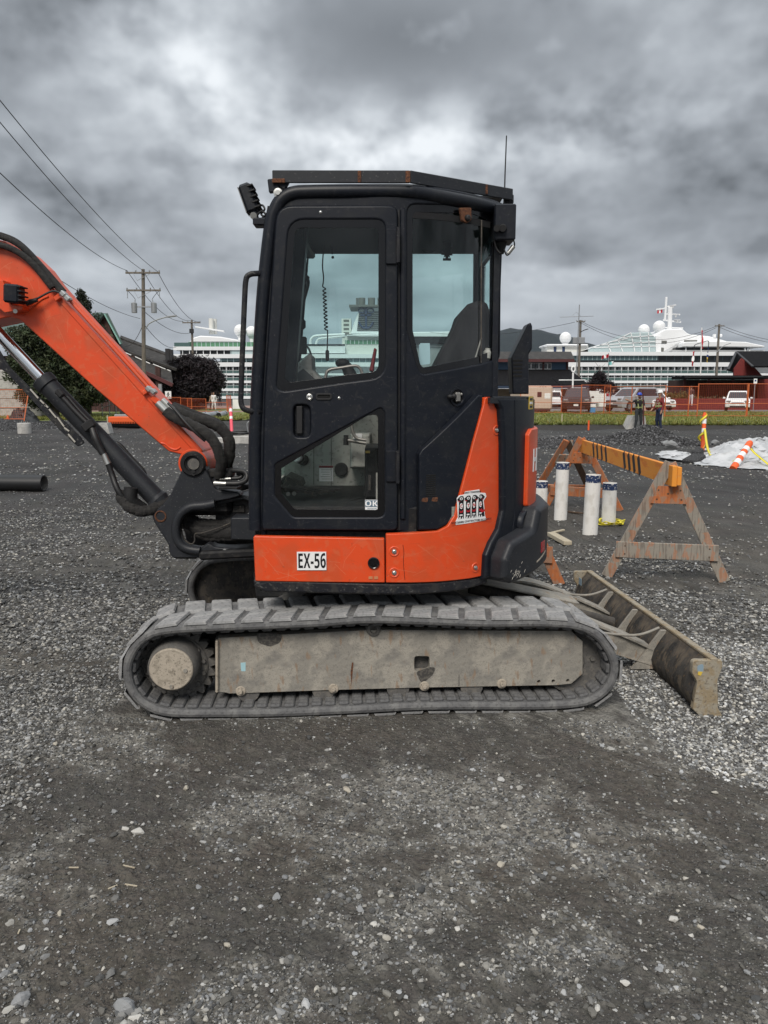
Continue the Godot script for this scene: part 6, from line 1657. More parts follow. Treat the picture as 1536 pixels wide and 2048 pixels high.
func barricade():
	var at: Vector3 = V(2.45, 0, -6.537)
	var o := thing("barricade", "wooden A-frame barricade with a black-striped orange board, one weathered grey end", "barricade", at)
	var a1: Vector3 = V(2.443, 0.969, -6.55)
	var a2: Vector3 = V(2.716, 0.952, -10.6)
	trestle(o, a1, V(1.977, 0, -6.667), V(2.941, 0, -6.465), [M.grey_wood, M.grey_wood, M.orange_wood, M.grey_wood])
	trestle(o, a2, V(2.338, 0, -10.981), V(3.281, 0, -10.548), [M.orange_wood, M.orange_wood, M.orange_wood, M.orange_wood])
	var b0: Vector3 = V(2.44, 0.919, -6.42)
	var b1: Vector3 = V(2.75, 0.894, -10.75)
	var dirv := (b1 - b0).normalized()
	var side := dirv.cross(Vector3.UP).normalized()
	var bd := part("board", B.new().bar(b0 - at, b1 - at, 0.042, 0.175, 0.004, side.cross(dirv)).done(), M.board_orange, o)
	part("board_end", B.new().bar(b0 - at - side * -0.04 + dirv * 0.0, b0 - at + side * 0.04 + dirv * 0.16, 0.036, 0.155, 0.004, side.cross(dirv)).done(), M.board_orange, o)
	var left := -side if side.x > 0 else side
	for f in [0.25, 0.297, 0.343, 0.39, 0.60, 0.655, 0.715, 0.77]:
		var c := b0.lerp(b1, f) - at + left * 0.0212
		var sl := V(0, 1, 0) * 0.085 + dirv * 0.05
		part("stripe", B.new().bar(c - sl, c + sl, 0.085, 0.0022, 0.0, left).done(), M.ink, bd)
	var t := thing("trestle", "bare brown and orange wooden trestle leaning just behind the far end of the striped barricade", "trestle", V(2.671, 0, -11.396))
	trestle(t, V(2.582, 0.905, -10.9), V(2.19, 0, -11.504), V(3.158, 0, -11.342), [M.orange_wood, M.brown_wood, M.grey_wood, M.orange_wood])
	part("loose_slat", stick(V(2.675, 0.956, -11) - t.position, V(2.667, 0.77, -11) - t.position, 0.05, 0.02, Vector3.BACK), M.grey_wood, t)
	var t2 := thing("trestle", "orange wooden trestle half hidden behind the counterweight of the excavator", "trestle", V(1.256, 0, -6.447))
	trestle(t2, V(1.042, 0.969, -6.55), V(0.554, 0, -6.537), V(1.49, 0, -6.342), [M.orange_wood, M.orange_wood, M.orange_wood, M.orange_wood])

func white_pipes():
	for k in [[V(2.301, 0, -9.896), 0.735, 0.083, "white plastic pipe standing upright, tallest of the group beside the counterweight", 0.01], [V(2.37, 0, -8.706), 0.70, 0.085, "white plastic pipe standing upright nearest the front of the group", 0.02], [V(2.824, 0, -9.541), 0.51, 0.087, "short white plastic pipe with yellow tape round its foot", -0.005], [V(2.099, 0, -10.19), 0.46, 0.085, "short white plastic pipe partly hidden behind the counterweight", 0.0]]:
		var p: Vector3 = k[0]
		var o := thing("white_pipe", k[3], "pipe", V(p.x, 0, p.z), 0.0, "upright white pipes by the barricade")
		var h: float = k[1]
		var r: float = k[2]
		o.rotation.z = -k[4]
		part("tube", B.new().lathe(Vector3.ZERO, Vector3.UP, [W(-0.05, r), W(h - 0.09, r)], 28).lathe(Vector3.ZERO, Vector3.UP, [W(h - 0.004, r), W(h, r - 0.004), W(h, r - 0.01)], 28).done(), M.pvc, o)
		part("inner_wall", B.new().lathe(Vector3.ZERO, Vector3.UP, [W(h, r - 0.01), W(0.05, r - 0.01)], 28).done(), M.pvc, o)
		part("blue_band", B.new().lathe(Vector3.ZERO, Vector3.UP, [W(h - 0.09, r + 0.0005), W(h - 0.004, r + 0.0005)], 28).done(), M.blue_band, o)
	var tp := V(2.802, 0, -9.466)
	var pts := []
	var r := RandomNumberGenerator.new()
	r.seed = 8
	for i in 60:
		var a := i * 0.5
		pts.append(tp + V(cos(a) * r.randf_range(0.12, 0.22), r.randf_range(0.006, 0.055), sin(a) * r.randf_range(0.1, 0.16) + 0.02))
	single("caution_tape", B.new().tube(spline(pts, 3), 0.014, 4, false, 0.25).done(), M.safety_yellow, "crumpled yellow tape heaped round the foot of a short white pipe", "tape")
	var a: Vector3 = V(1.901, 0, -8.612)
	var b: Vector3 = V(1.964, 0, -8.057)
	single("plank", B.new().bar(a + V(0, 0.03, 0), b + V(0, 0.03, 0), 0.09, 0.045, 0.004).done(), M.bare_wood, "short pale plank lying on gravel between counterweight and barricade", "plank")
	single("stick", B.new().bar(V(1.94, 0, -8.738) + V(0, 0.02, 0), V(2.109, 0, -8.868) + V(0, 0.03, 0), 0.03, 0.02, 0.003).done(), M.bare_wood, "thin pale stick lying behind the short plank", "stick")
	single("stick", B.new().bar(V(2.496, 0, -10.366) + V(0, 0.02, 0), V(2.658, 0, -10.147) + V(0, 0.03, 0), 0.035, 0.02, 0.003).done(), M.brown_wood, "brown stick lying between two of the upright white pipes", "stick")

func black_pipe():
	var a: Vector3 = V(-5.67, 0.138, -12.75)
	a.y = 0.137
	var o := thing("black_pipe", "black plastic pipe lying on gravel at the left edge under the boom", "pipe", V(a.x - 1.5, 0, a.z))
	var c := V(1.5, 0.137, 0)
	part("tube", B.new().lathe(c, V(-1, 0, -0.06), [W(0, 0.115), W(0, 0.133), W(0.01, 0.137), W(5.5, 0.137), W(5.5, 0.1)], 32).done(), M.hdpe, o)
	part("bore", B.new().lathe(c, V(-1, 0, -0.06), [W(0, 0.115), W(0.4, 0.115), W(0.4, 0)], 24).done(), M.dark_dust, o)

func heap(called: String, label: String, at: Vector3, rx: float, rz: float, h: float, sd: int, stones: int, grain: float) -> Node3D:
	var o := thing(called, label, "gravel pile", at)
	var n := FastNoiseLite.new()
	n.seed = sd
	n.frequency = 0.9
	n.fractal_octaves = 4
	var hh := func(u: float, v: float) -> float:
		var d := sqrt(u * u + v * v)
		var e := 1.0 + 0.25 * n.get_noise_2d(u * 2.0, v * 2.0 + 9.0)
		return h * maxf(0.0, pow(maxf(0.0, 1.0 - d * e), 0.95)) + 0.12 * h * n.get_noise_2d(u * 4.0, v * 4.0) * maxf(0, 1.0 - d) - 0.02
	var b := B.new()
	b.smooth(1)
	var m := 28
	for i in m:
		for j in m:
			var q := []
			for k in [[0, 0], [1, 0], [1, 1], [0, 1]]:
				var u: float = (i + k[0]) * 2.2 / m - 1.1
				var v: float = (j + k[1]) * 2.2 / m - 1.1
				q.append(V(u * rx, hh.call(u, v), v * rz))
			b.quad(q[0], q[1], q[2], q[3], Vector3.UP)
	part("mound", b.done(), M.heap, o)
	var mm := MultiMesh.new()
	mm.transform_format = MultiMesh.TRANSFORM_3D
	mm.use_colors = true
	mm.mesh = pebble(sd, 8)
	mm.instance_count = stones
	var r := RandomNumberGenerator.new()
	r.seed = sd
	for i in stones:
		var a := r.randf() * TAU
		var d := sqrt(r.randf()) * 1.05
		var u := cos(a) * d
		var v := sin(a) * d
		var s := grain * r.randf_range(0.5, 1.5)
		mm.set_instance_transform(i, Transform3D(Basis(V(r.randf_range(-1, 1), r.randf_range(-1, 1), r.randf_range(-1, 1)).normalized(), r.randf() * TAU) * Basis.from_scale(V(1.2, 0.8, 1.0) * s), V(u * rx, hh.call(u, v) + s * 0.3, v * rz)))
		var g := 0.02 * pow(10.0, pow(r.randf(), 1.6))
		mm.set_instance_color(i, Color(g, g, g * 1.04))
	var c := MultiMeshInstance3D.new()
	c.name = "crushed_stone"
	c.multimesh = mm
	c.material_override = M.stone
	c.set_meta("kind", "stuff")
	o.add_child(c)
	return o

func crumple(called: String, label: String, category: String, mat: Material, corners: Array, h: float, sd: int, m := 40):
	var n := FastNoiseLite.new()
	n.seed = sd
	n.frequency = 1.1
	n.fractal_octaves = 5
	n.fractal_type = FastNoiseLite.FRACTAL_RIDGED
	var b := B.new()
	b.smooth(1)
	var at := func(i: int, j: int) -> Vector3:
		var u := float(i) / m
		var v := float(j) / m
		var p: Vector3 = (corners[0] as Vector3).lerp(corners[1], u).lerp((corners[3] as Vector3).lerp(corners[2], u), v)
		var e := minf(minf(u, 1 - u), minf(v, 1 - v))
		p.x += 0.25 * n.get_noise_2d(p.x * 0.8, p.z + 30.0)
		p.z += 0.25 * n.get_noise_2d(p.x * 0.8 + 50.0, p.z)
		p.y = 0.02 + h * smoothstep(0.0, 0.35, e) * (0.65 + 0.5 * n.get_noise_2d(p.x, p.z)) + 0.05 * h * n.get_noise_2d(p.x * 5, p.z * 5)
		return p
	for i in m:
		for j in m:
			b.quad(at.call(i, j), at.call(i + 1, j), at.call(i + 1, j + 1), at.call(i, j + 1), Vector3.UP)
	single(called, b.done(), mat, label, category)

func delineator(label: String, base: Vector3, top: Vector3, r: float, mat: Material, bands: Array, foot: bool):
	var o := thing("delineator_post", label, "delineator", base)
	var d := top - base
	part("post", B.new().tube([Vector3.ZERO, d * 0.96], r, 12).done(), mat, o)
	part("cap", B.new().tube([d * 0.955, d], r * 0.8, 12).done(), mat, o)
	for k in bands:
		part("reflective_band", B.new().lathe(d * k[0], d, [W(0, r * 1.03), W(d.length() * k[1], r * 1.03)], 12).done(), M.band_white, o)
	if foot:
		part("rubber_base", B.new().lathe(Vector3.ZERO, Vector3.UP, [W(0, 0.24), W(0.04, 0.23), W(0.07, 0.12), W(0.07, 0)], 16).done(), M.hdpe, o)

func right_rubble():
	heap("gravel_pile", "heap of dark crushed gravel in front of the two workers", V(8.713, 0, -25.626), 1.75, 1.9, 0.62, 12, 5200, 0.028)
	heap("gravel_pile", "low grey windrow of gravel right of the black engine hood", V(6.418, 0, -25.894), 2.6, 2.2, 0.22, 13, 2500, 0.028)
	crumple("plastic_sheet", "crumpled white plastic sheeting over rubble at the right edge", "sheeting", M.tarp_white, [V(6.985, 0, -17.572), V(8.748, 0, -15.364), V(13.148, 0, -23.216), V(9.355, 0, -22.787)], 0.42, 31)
	crumple("torn_fabric", "scrap of white fabric lying left of the plastic sheeting", "fabric", M.tarp_white, [V(6.876, 0, -19.531), V(7.307, 0, -18.091), V(8.057, 0, -20.509), V(7.652, 0, -21.401)], 0.13, 32, 24)
	delineator("orange and white striped delineator tilted against the plastic sheeting", V(7.565, 0, -16.618), V(8.227, 0.531, -17.3), 0.075, M.safety_orange, [[0.16, 0.14], [0.42, 0.14], [0.66, 0.12]], false)
	delineator("upright delineator wrapped in yellow tape behind the plastic sheeting", V(8.862, 0, -21.401), V(8.944, 1.099, -21.6), 0.055, M.safety_orange, [[0.72, 0.12], [0.5, 0.1]], true)
	var p0: Vector3 = V(8.862, 0, -21.401)
	var p1: Vector3 = V(8.946, 1.072, -21.6)
	var pts := []
	for i in 40:
		var f := i / 39.0
		pts.append(p1.lerp(p0, f * 0.95) + V(cos(f * 15.0) * 0.08 - 0.04, 0, sin(f * 15.0) * 0.08))
	pts.append_array([V(8.259, -0.156, -20), V(8.273, -0.169, -20)])
	single("caution_tape", B.new().tube(pts, 0.033, 4, false, 0.2).done(), M.safety_yellow, "yellow tape wound round the upright delineator", "tape")
	var dr := spline([V(8.89, 0.651, -21.4), V(8.419, 0.196, -20), V(7.999, 0.012, -18.5), V(7.845, -0.003, -17.6), V(7.973, 0.152, -17.4), V(8.155, 0.441, -17.3), V(8.224, 0.296, -17), V(8.409, 0.034, -16.6)], 6)
	single("caution_tape", B.new().tube(dr, 0.035, 4, false, 0.2).done(), M.safety_yellow, "yellow tape sagging from one delineator to the tilted one", "tape")
	for k in [[V(7.36, 0, -18.226), 0.35, 0.08, "flat dark broken slab at the left end of the plastic sheeting"], [V(7.846, 0, -19.225), 0.2, 0.14, "smaller dark block just behind the flat broken slab"]]:
		var p: Vector3 = k[0]
		single("asphalt_chunk", B.new().box(p + V(0, k[2], 0), V(k[1] * 1.4, k[2] * 1.6, k[1]), 0.03, Basis(V(0.2, 1, 0.4).normalized(), 0.7)).done(), M.heap, k[3], "slab", "dark slabs by the sheeting")
	for k in [[V(8.751, 0.117, -24), 0.16, "jagged grey rock just right of the gravel heap"], [V(8.57, 0.104, -23), 0.2, "pointed dark rock right of the jagged grey one"], [V(10.526, 0.039, -24.5), 0.15, "dark rock behind the taped delineator"]]:
		var p: Vector3 = k[0]
		single("rock", pebble(int(k[1] * 100), 14), M.grey_stone, k[2], "rock", "", Transform3D(Basis(V(1, 2, 0).normalized(), 1.0) * Basis.from_scale(Vector3.ONE * k[1]), V(p.x, k[1] * 0.4, p.z)))

func left_clutter():
	heap("spoil_heap", "grey spoil heap under the boom at the left edge", V(-17.926, 0, -36.071), 3.6, 2.0, 0.5, 14, 2600, 0.03)
	heap("spoil_heap", "grey spoil heap between the round and the tapered concrete footing", V(-15.574, 0, -37.15), 2.8, 1.8, 0.42, 15, 2200, 0.03)
	var c: Vector3 = V(-15.046, 0, -32.315)
	var o := thing("concrete_footing", "round pale concrete footing with bolts on top, left of the boom", "footing", c)
	part("drum", B.new().lathe(Vector3.ZERO, Vector3.UP, [W(-0.02, 0.27), W(0.4, 0.27), W(0.42, 0.255), W(0.42, 0)], 28).done(), M.concrete, o)
	for k in 5:
		part("anchor_bolt", B.new().cyl(V(-0.16 + 0.08 * k, 0.42, 0.05 * (k % 2)), V(-0.16 + 0.08 * k, 0.48, 0.05 * (k % 2)), 0.016, 0.016, 6).done(), M.zinc, o)
	var f: Vector3 = V(-11.698, 0, -32.315)
	var fo := thing("concrete_footing", "tapered square concrete footing left of the orange roller", "footing", f)
	part("block", B.new().prism(PackedVector2Array([W(-0.29, -0.02), W(0.29, -0.02), W(0.2, 0.42), W(-0.2, 0.42)]), -0.26, 0.22).done(), M.concrete, fo)
	single("survey_stake", box_mesh(Vector3.ZERO, V(0.05, 0.5, 0.03)), M.bare_wood, "pale wooden stake behind the tapered footing", "stake", "", Transform3D(Basis.IDENTITY, V(-13.218, 0.363, -37)))
	var rr: Vector3 = V(-12.45, 0, -37.15)
	var ro := thing("roller", "orange ride-on roller with a toothed scraper bar, half behind the boom", "roller", rr)
	part("drum", B.new().cyl(V(-0.62, 0.22, 0), V(0.75, 0.22, 0), 0.24, 0.24, 28).done(), M.dark_metal, ro)
	part("frame", box_mesh(V(0.05, 0.42, 0.05), V(1.42, 0.26, 0.7), 0.03), M.safety_orange, ro)
	part("top_drum", B.new().cyl(V(-0.5, 0.57, -0.1), V(0.7, 0.57, -0.1), 0.09, 0.09, 16).done(), M.grey_stone, ro)
	for k in 17:
		part("scraper_tooth", box_mesh(V(-0.6 + k * 0.08, 0.27, 0.41), V(0.03, 0.08, 0.02)), M.safety_orange, ro)
	part("engine_cover", box_mesh(V(0.0, 0.75, -0.9), V(0.8, 0.5, 0.8), 0.05), M.dark_metal, ro)
	var cn: Vector3 = V(-21.225, 0, -43.671)
	var co := thing("traffic_cone", "small orange cone beside the black tarp", "cone", cn)
	part("cone", B.new().lathe(Vector3.ZERO, Vector3.UP, [W(0.02, 0.13), W(0.46, 0.03), W(0.46, 0)], 16).done(), M.safety_orange, co)
	part("base", box_mesh(V(0, 0.015, 0), V(0.32, 0.03, 0.32), 0.005), M.safety_orange, co)
	crumple("tarp", "rumpled black tarp below the leaning orange fence", "tarp", M.tarp_black, [V(-20.564, 0, -42.191), V(-18.71, 0, -42.191), V(-22.698, 0, -50.79), V(-24.863, 0, -50.79)], 0.75, 33, 36)
	single("kerb_strip", box_mesh(V(-22.98, -0.04, -44), V(6.5, 0.14, 0.2), 0.01), M.concrete, "pale concrete kerb at the left edge behind the spoil heap", "kerb")
	var mh: Vector3 = V(-4.672, 0, -25.626)
	var mo := thing("manhole_ring", "pale concrete manhole ring on the ground left of the cab", "manhole ring", mh)
	part("ring", B.new().lathe(Vector3.ZERO, Vector3.UP, [W(-0.02, 0.62), W(0.24, 0.60), W(0.26, 0.58), W(0.26, 0.4), W(0.0, 0.4)], 32).done(), M.concrete, mo)
	part("spout", box_mesh(V(-0.75, 0.09, 0.1), V(0.5, 0.2, 0.5), 0.03), M.concrete, mo)
	var coil := []
	for k in 40:
		coil.append(mh + V(-0.15 + cos(k * 0.5) * 0.42, 0.29 + 0.02 * sin(k * 1.3) + k * 0.002, -0.2 + sin(k * 0.5) * 0.3))
	single("hose_coil", B.new().tube(coil, 0.03, 6).done(), M.hdpe, "black hose coiled on the concrete manhole ring", "hose")
	var bx := thing("pump_box", "small white metal box standing on the manhole ring", "box", mh + V(0.42, 0.26, -0.1))
	part("case", box_mesh(V(0, 0.2, 0), V(0.42, 0.36, 0.36), 0.02), M.white_paint, bx)
	part("window", box_mesh(V(-0.02, 0.24, 0.182), V(0.3, 0.2, 0.008), 0.003), M.seal, bx)
	part("carrying_bar", B.new().tube(spline([V(-0.24, 0.1, 0.2), V(-0.24, 0.44, 0.2), V(0.2, 0.46, 0.2)], 5), 0.015, 6).done(), M.metal_grey, bx)
	delineator("pink delineator with white bands beside the concrete manhole ring", V(-5.57, 0, -28.261), V(-5.737, 1.095, -29), 0.06, M.safety_pink, [[0.62, 0.09], [0.86, 0.1]], true)
	for k in [[V(-15.147, 0, -56.544), "leftmost of three short orange and white drums"], [V(-14.918, 0, -57.854), "middle one of three short orange and white drums"], [V(-13.551, 0, -54.093), "rightmost of three short drums, beside the steel pipes"]]:
		var p: Vector3 = k[0]
		var d := thing("traffic_drum", k[1], "traffic drum", p, 0.0, "orange and white drums by the far fence")
		part("drum", B.new().lathe(Vector3.ZERO, Vector3.UP, [W(0, 0.18), W(0.5, 0.15), W(0.58, 0.13), W(0.6, 0)], 18).done(), M.safety_orange, d)
		for y in [0.1, 0.3]:
			part("reflective_band", B.new().lathe(Vector3.ZERO, Vector3.UP, [W(y, 0.185 - y * 0.05), W(y + 0.08, 0.181 - y * 0.05)], 18).done(), M.band_white, d)
	for k in [[V(-12.169, 0.153, -50), V(-11.715, 0.288, -51), 0.19, "short galvanised pipe at the left of the row of pipes"], [V(-11.418, 0.213, -49), V(-10.99, 0.32, -51), 0.21, "longest galvanised pipe in the middle of the row"], [V(-10.681, 0.249, -50), V(-10.565, 0.341, -51.5), 0.2, "galvanised pipe at the right end of the row, black band beside it"]]:
		var o2 := thing("steel_pipe", k[3], "pipe", k[0], 0.0, "galvanised pipes lying on the site road")
		var d: Vector3 = k[1] - k[0]
		part("tube", B.new().lathe(Vector3.ZERO, d, [W(0, k[2] * 0.9), W(0, k[2]), W(d.length(), k[2]), W(d.length(), 0)], 20).done(), M.galvanised, o2)
		part("bore", B.new().lathe(d.normalized() * 0.02, d, [W(0, 0), W(0.01, k[2] * 0.9)], 20).done(), M.void, o2)
		part("strap", B.new().lathe(d * 0.8, d, [W(0, k[2] + 0.004), W(0.1, k[2] + 0.004)], 20).done(), M.dark_metal, o2)


# ---------------------------------------------------------------- the shore: grass, road, fences, cars, poles, houses, trees
func shore_materials():
	textured("roof_dark", picture(256, lin(0.011, 0.011, 0.012), [[0.03, 120, 0.5, 0.75, lin(0.019, 0.019, 0.02), 0.7]]), 3.0, 1.0)
	M.roof_dark.metallic_specular = 0.2
	textured("roof_old", picture(256, lin(0.03, 0.027, 0.025), [[0.03, 121, 0.5, 0.75, lin(0.06, 0.056, 0.052), 0.8, 0, 0.2]]), 3.0, 0.95)
	textured("brown_board", picture(256, lin(0.045, 0.022, 0.018), [[0.03, 122, 0.5, 0.75, lin(0.075, 0.036, 0.03), 0.8, 0, 0.1]]), 2.0, 0.9)
	textured("red_board", picture(256, lin(0.17, 0.022, 0.02), [[0.03, 123, 0.5, 0.75, lin(0.12, 0.018, 0.017), 0.7]]), 2.0, 0.8)
	textured("soil", picture(256, lin(0.022, 0.02, 0.018), [[0.05, 124, 0.55, 0.75, lin(0.045, 0.042, 0.038), 0.7]]), 1.5, 0.95)
	plain("maroon", lin(0.075, 0.018, 0.018), 0.7)
	plain("blue_wall", lin(0.07, 0.12, 0.19), 0.8)
	plain("navy_trim", lin(0.015, 0.03, 0.06), 0.7)
	plain("tan_wall", lin(0.34, 0.26, 0.18), 0.85)
	plain("green_roof", lin(0.05, 0.09, 0.075), 0.6)
	plain("green_trim", lin(0.22, 0.42, 0.36), 0.6)
	plain("house_glass", lin(0.02, 0.025, 0.03), 0.1)
	plain("car_white", lin(0.72, 0.72, 0.72), 0.3)
	plain("car_dark", lin(0.025, 0.018, 0.016), 0.25)
	plain("car_silver", lin(0.42, 0.45, 0.48), 0.3, 0.3)
	plain("car_red", lin(0.14, 0.015, 0.02), 0.3)
	plain("camper_beige", lin(0.55, 0.43, 0.35), 0.6)
	plain("tyre", lin(0.015, 0.015, 0.015), 0.85)
	plain("flag_red", lin(0.5, 0.015, 0.03), 0.8)
	plain("flag_blue", lin(0.02, 0.04, 0.16), 0.8)
	plain("flag_yellow", lin(0.7, 0.45, 0.05), 0.8)
	plain("flag_teal", lin(0.2, 0.5, 0.5), 0.8)
	plain("cool_blue", lin(0.05, 0.25, 0.5), 0.5)
	plain("wire", lin(0.02, 0.02, 0.022), 0.7)
	plain("insulator", lin(0.3, 0.32, 0.34), 0.4)
	ship_materials()

func build_shore():
	structure("road", box_mesh(V(38, 0.20, -70.5), V(76, 0.12, 23)), M.asphalt)
	structure("plaza", box_mesh(V(-19, 0.04, -82), V(34, 0.1, 46)), M.brick_paving)
	structure("site_road", box_mesh(V(-12, 0.012, -53), V(26, 0.03, 9)), M.asphalt)
	grass_bank()
	fences()
	vehicles()
	poles_and_wires()
	flags_and_signs()
	houses_right()
	houses_left()
	trees()

func tuft() -> ArrayMesh:
	var st := SurfaceTool.new()
	st.begin(Mesh.PRIMITIVE_TRIANGLES)
	for k in 5:
		var a := TAU * k / 5.0
		var d := V(cos(a), 0, sin(a))
		var s := V(-d.z, 0, d.x) * 0.09
		st.set_normal((Vector3.UP + d * 0.4).normalized())
		st.add_vertex(d * 0.05 - s)
		st.add_vertex(d * (0.35 + 0.2 * (k % 2)) + V(0, 1.0 - 0.15 * (k % 3), 0))
		st.add_vertex(d * 0.05 + s)
	return st.commit()

func tufts(called: String, at: Array, size: float, sd: int, parent: Node3D, tone := Color(0.235, 0.275, 0.075)):
	var r := RandomNumberGenerator.new()
	r.seed = sd
	var mm := MultiMesh.new()
	mm.transform_format = MultiMesh.TRANSFORM_3D
	mm.use_colors = true
	mm.mesh = tuft()
	mm.instance_count = at.size()
	for i in at.size():
		var s := size * r.randf_range(0.5, 1.5)
		mm.set_instance_transform(i, Transform3D(Basis(Vector3.UP, r.randf() * TAU).scaled(V(s * 1.2, s, s * 1.2)), at[i]))
		var k := r.randf_range(0.6, 1.5)
		var y := r.randf()
		var c := Color(tone.r * k * (1.0 + 0.5 * y * y), tone.g * k, tone.b * k)
		if r.randf() < 0.025:
			c = Color(0.5, 0.5, 0.42)
		mm.set_instance_color(i, c)
	var o := MultiMeshInstance3D.new()
	o.name = called
	o.multimesh = mm
	o.material_override = M.blade
	o.set_meta("kind", "stuff")
	parent.add_child(o, true)

func grass_bank():
	var n := FastNoiseLite.new()
	n.seed = 77
	n.frequency = 0.25
	var b := B.new()
	var dirt := B.new()
	b.smooth(1)
	dirt.smooth(1)
	var x := 3.0
	var edge := func(xx: float) -> float:
		return -36.2 - 0.6 * n.get_noise_2d(xx, 0) + 0.05 * (xx - 12.0)
	while x < 70.0:
		var x2 := x + 0.6
		var e0: float = edge.call(x)
		var e1: float = edge.call(x2)
		var rows := [[0.0, 0.20], [0.7, 0.27], [6.0, 0.3], [24.0, 0.25]]
		for k in 3:
			var p: Array = rows[k]
			var q: Array = rows[k + 1]
			b.quad(V(x, p[1], e0 - p[0]), V(x2, p[1], e1 - p[0]), V(x2, q[1], e1 - q[0]), V(x, q[1], e0 - q[0]), Vector3.UP)
		dirt.quad(V(x, -0.05, e0 + 1.0), V(x2, -0.05, e1 + 1.0), V(x2, 0.195, e1), V(x, 0.195, e0), V(0, 1, 1))
		x = x2
	var o := structure("grass_verge", b.done(), M.grass)
	structure("cut_bank", dirt.done(), M.soil)
	var r := RandomNumberGenerator.new()
	r.seed = 78
	var at := []
	for i in 26000:
		var xx := r.randf_range(4.0, 34.0)
		var dd := pow(r.randf(), 1.7) * 23.0
		var e: float = edge.call(xx)
		at.append(V(xx, (0.2 + 0.07 * minf(dd / 0.7, 1.0)) - 0.01, e - dd + 0.06))
	tufts("grass_tufts", at, 0.13, 79, o)
	var lb := B.new()
	lb.quad(V(-34, 0.06, -44.5), V(-8.5, 0.06, -47), V(-8.5, 0.2, -62), V(-34, 0.25, -62), Vector3.UP)
	var l := structure("lawn", lb.done(), M.grass)
	at = []
	for i in 9000:
		at.append(V(r.randf_range(-30, -8.6), 0.07, -46.8 - pow(r.randf(), 1.5) * 14.0))
	tufts("grass_tufts", at, 0.16, 80, l)
	var pb := B.new()
	pb.quad(V(-24, 0.1, -72), V(-8, 0.1, -72), V(-8, 0.12, -82), V(-24, 0.12, -82), Vector3.UP)
	structure("park_lawn", pb.done(), M.grass)

func fence_panel(w: float, h: float, mesh_mat: Material) -> Node3D:
	var o := Node3D.new()
	o.name = "temporary_fence"
	part("post", B.new().cyl(V(0, -0.25, 0), V(0, h, 0), 0.028, 0.028, 8).done(), M.fence_orange, o)
	part("post", B.new().cyl(V(w, -0.25, 0), V(w, h, 0), 0.028, 0.028, 8).done(), M.fence_orange, o)
	for y in [0.12, h * 0.42, h - 0.03]:
		part("rail", B.new().cyl(V(0, y, 0), V(w, y, 0), 0.018, 0.018, 8).done(), M.fence_orange, o)
	var b := B.new()
	for k in int(w / 0.1):
		b.box(V(0.05 + k * 0.1, h * 0.5 + 0.04, 0), V(0.0055, h - 0.12, 0.004))
	for k in int(h / 0.11):
		b.box(V(w * 0.5, 0.14 + k * 0.11, 0.007), V(w, 0.0055, 0.0035))
	var m := part("wire_mesh", b.done(), mesh_mat, o)
	m.set_meta("kind", "stuff")
	return o

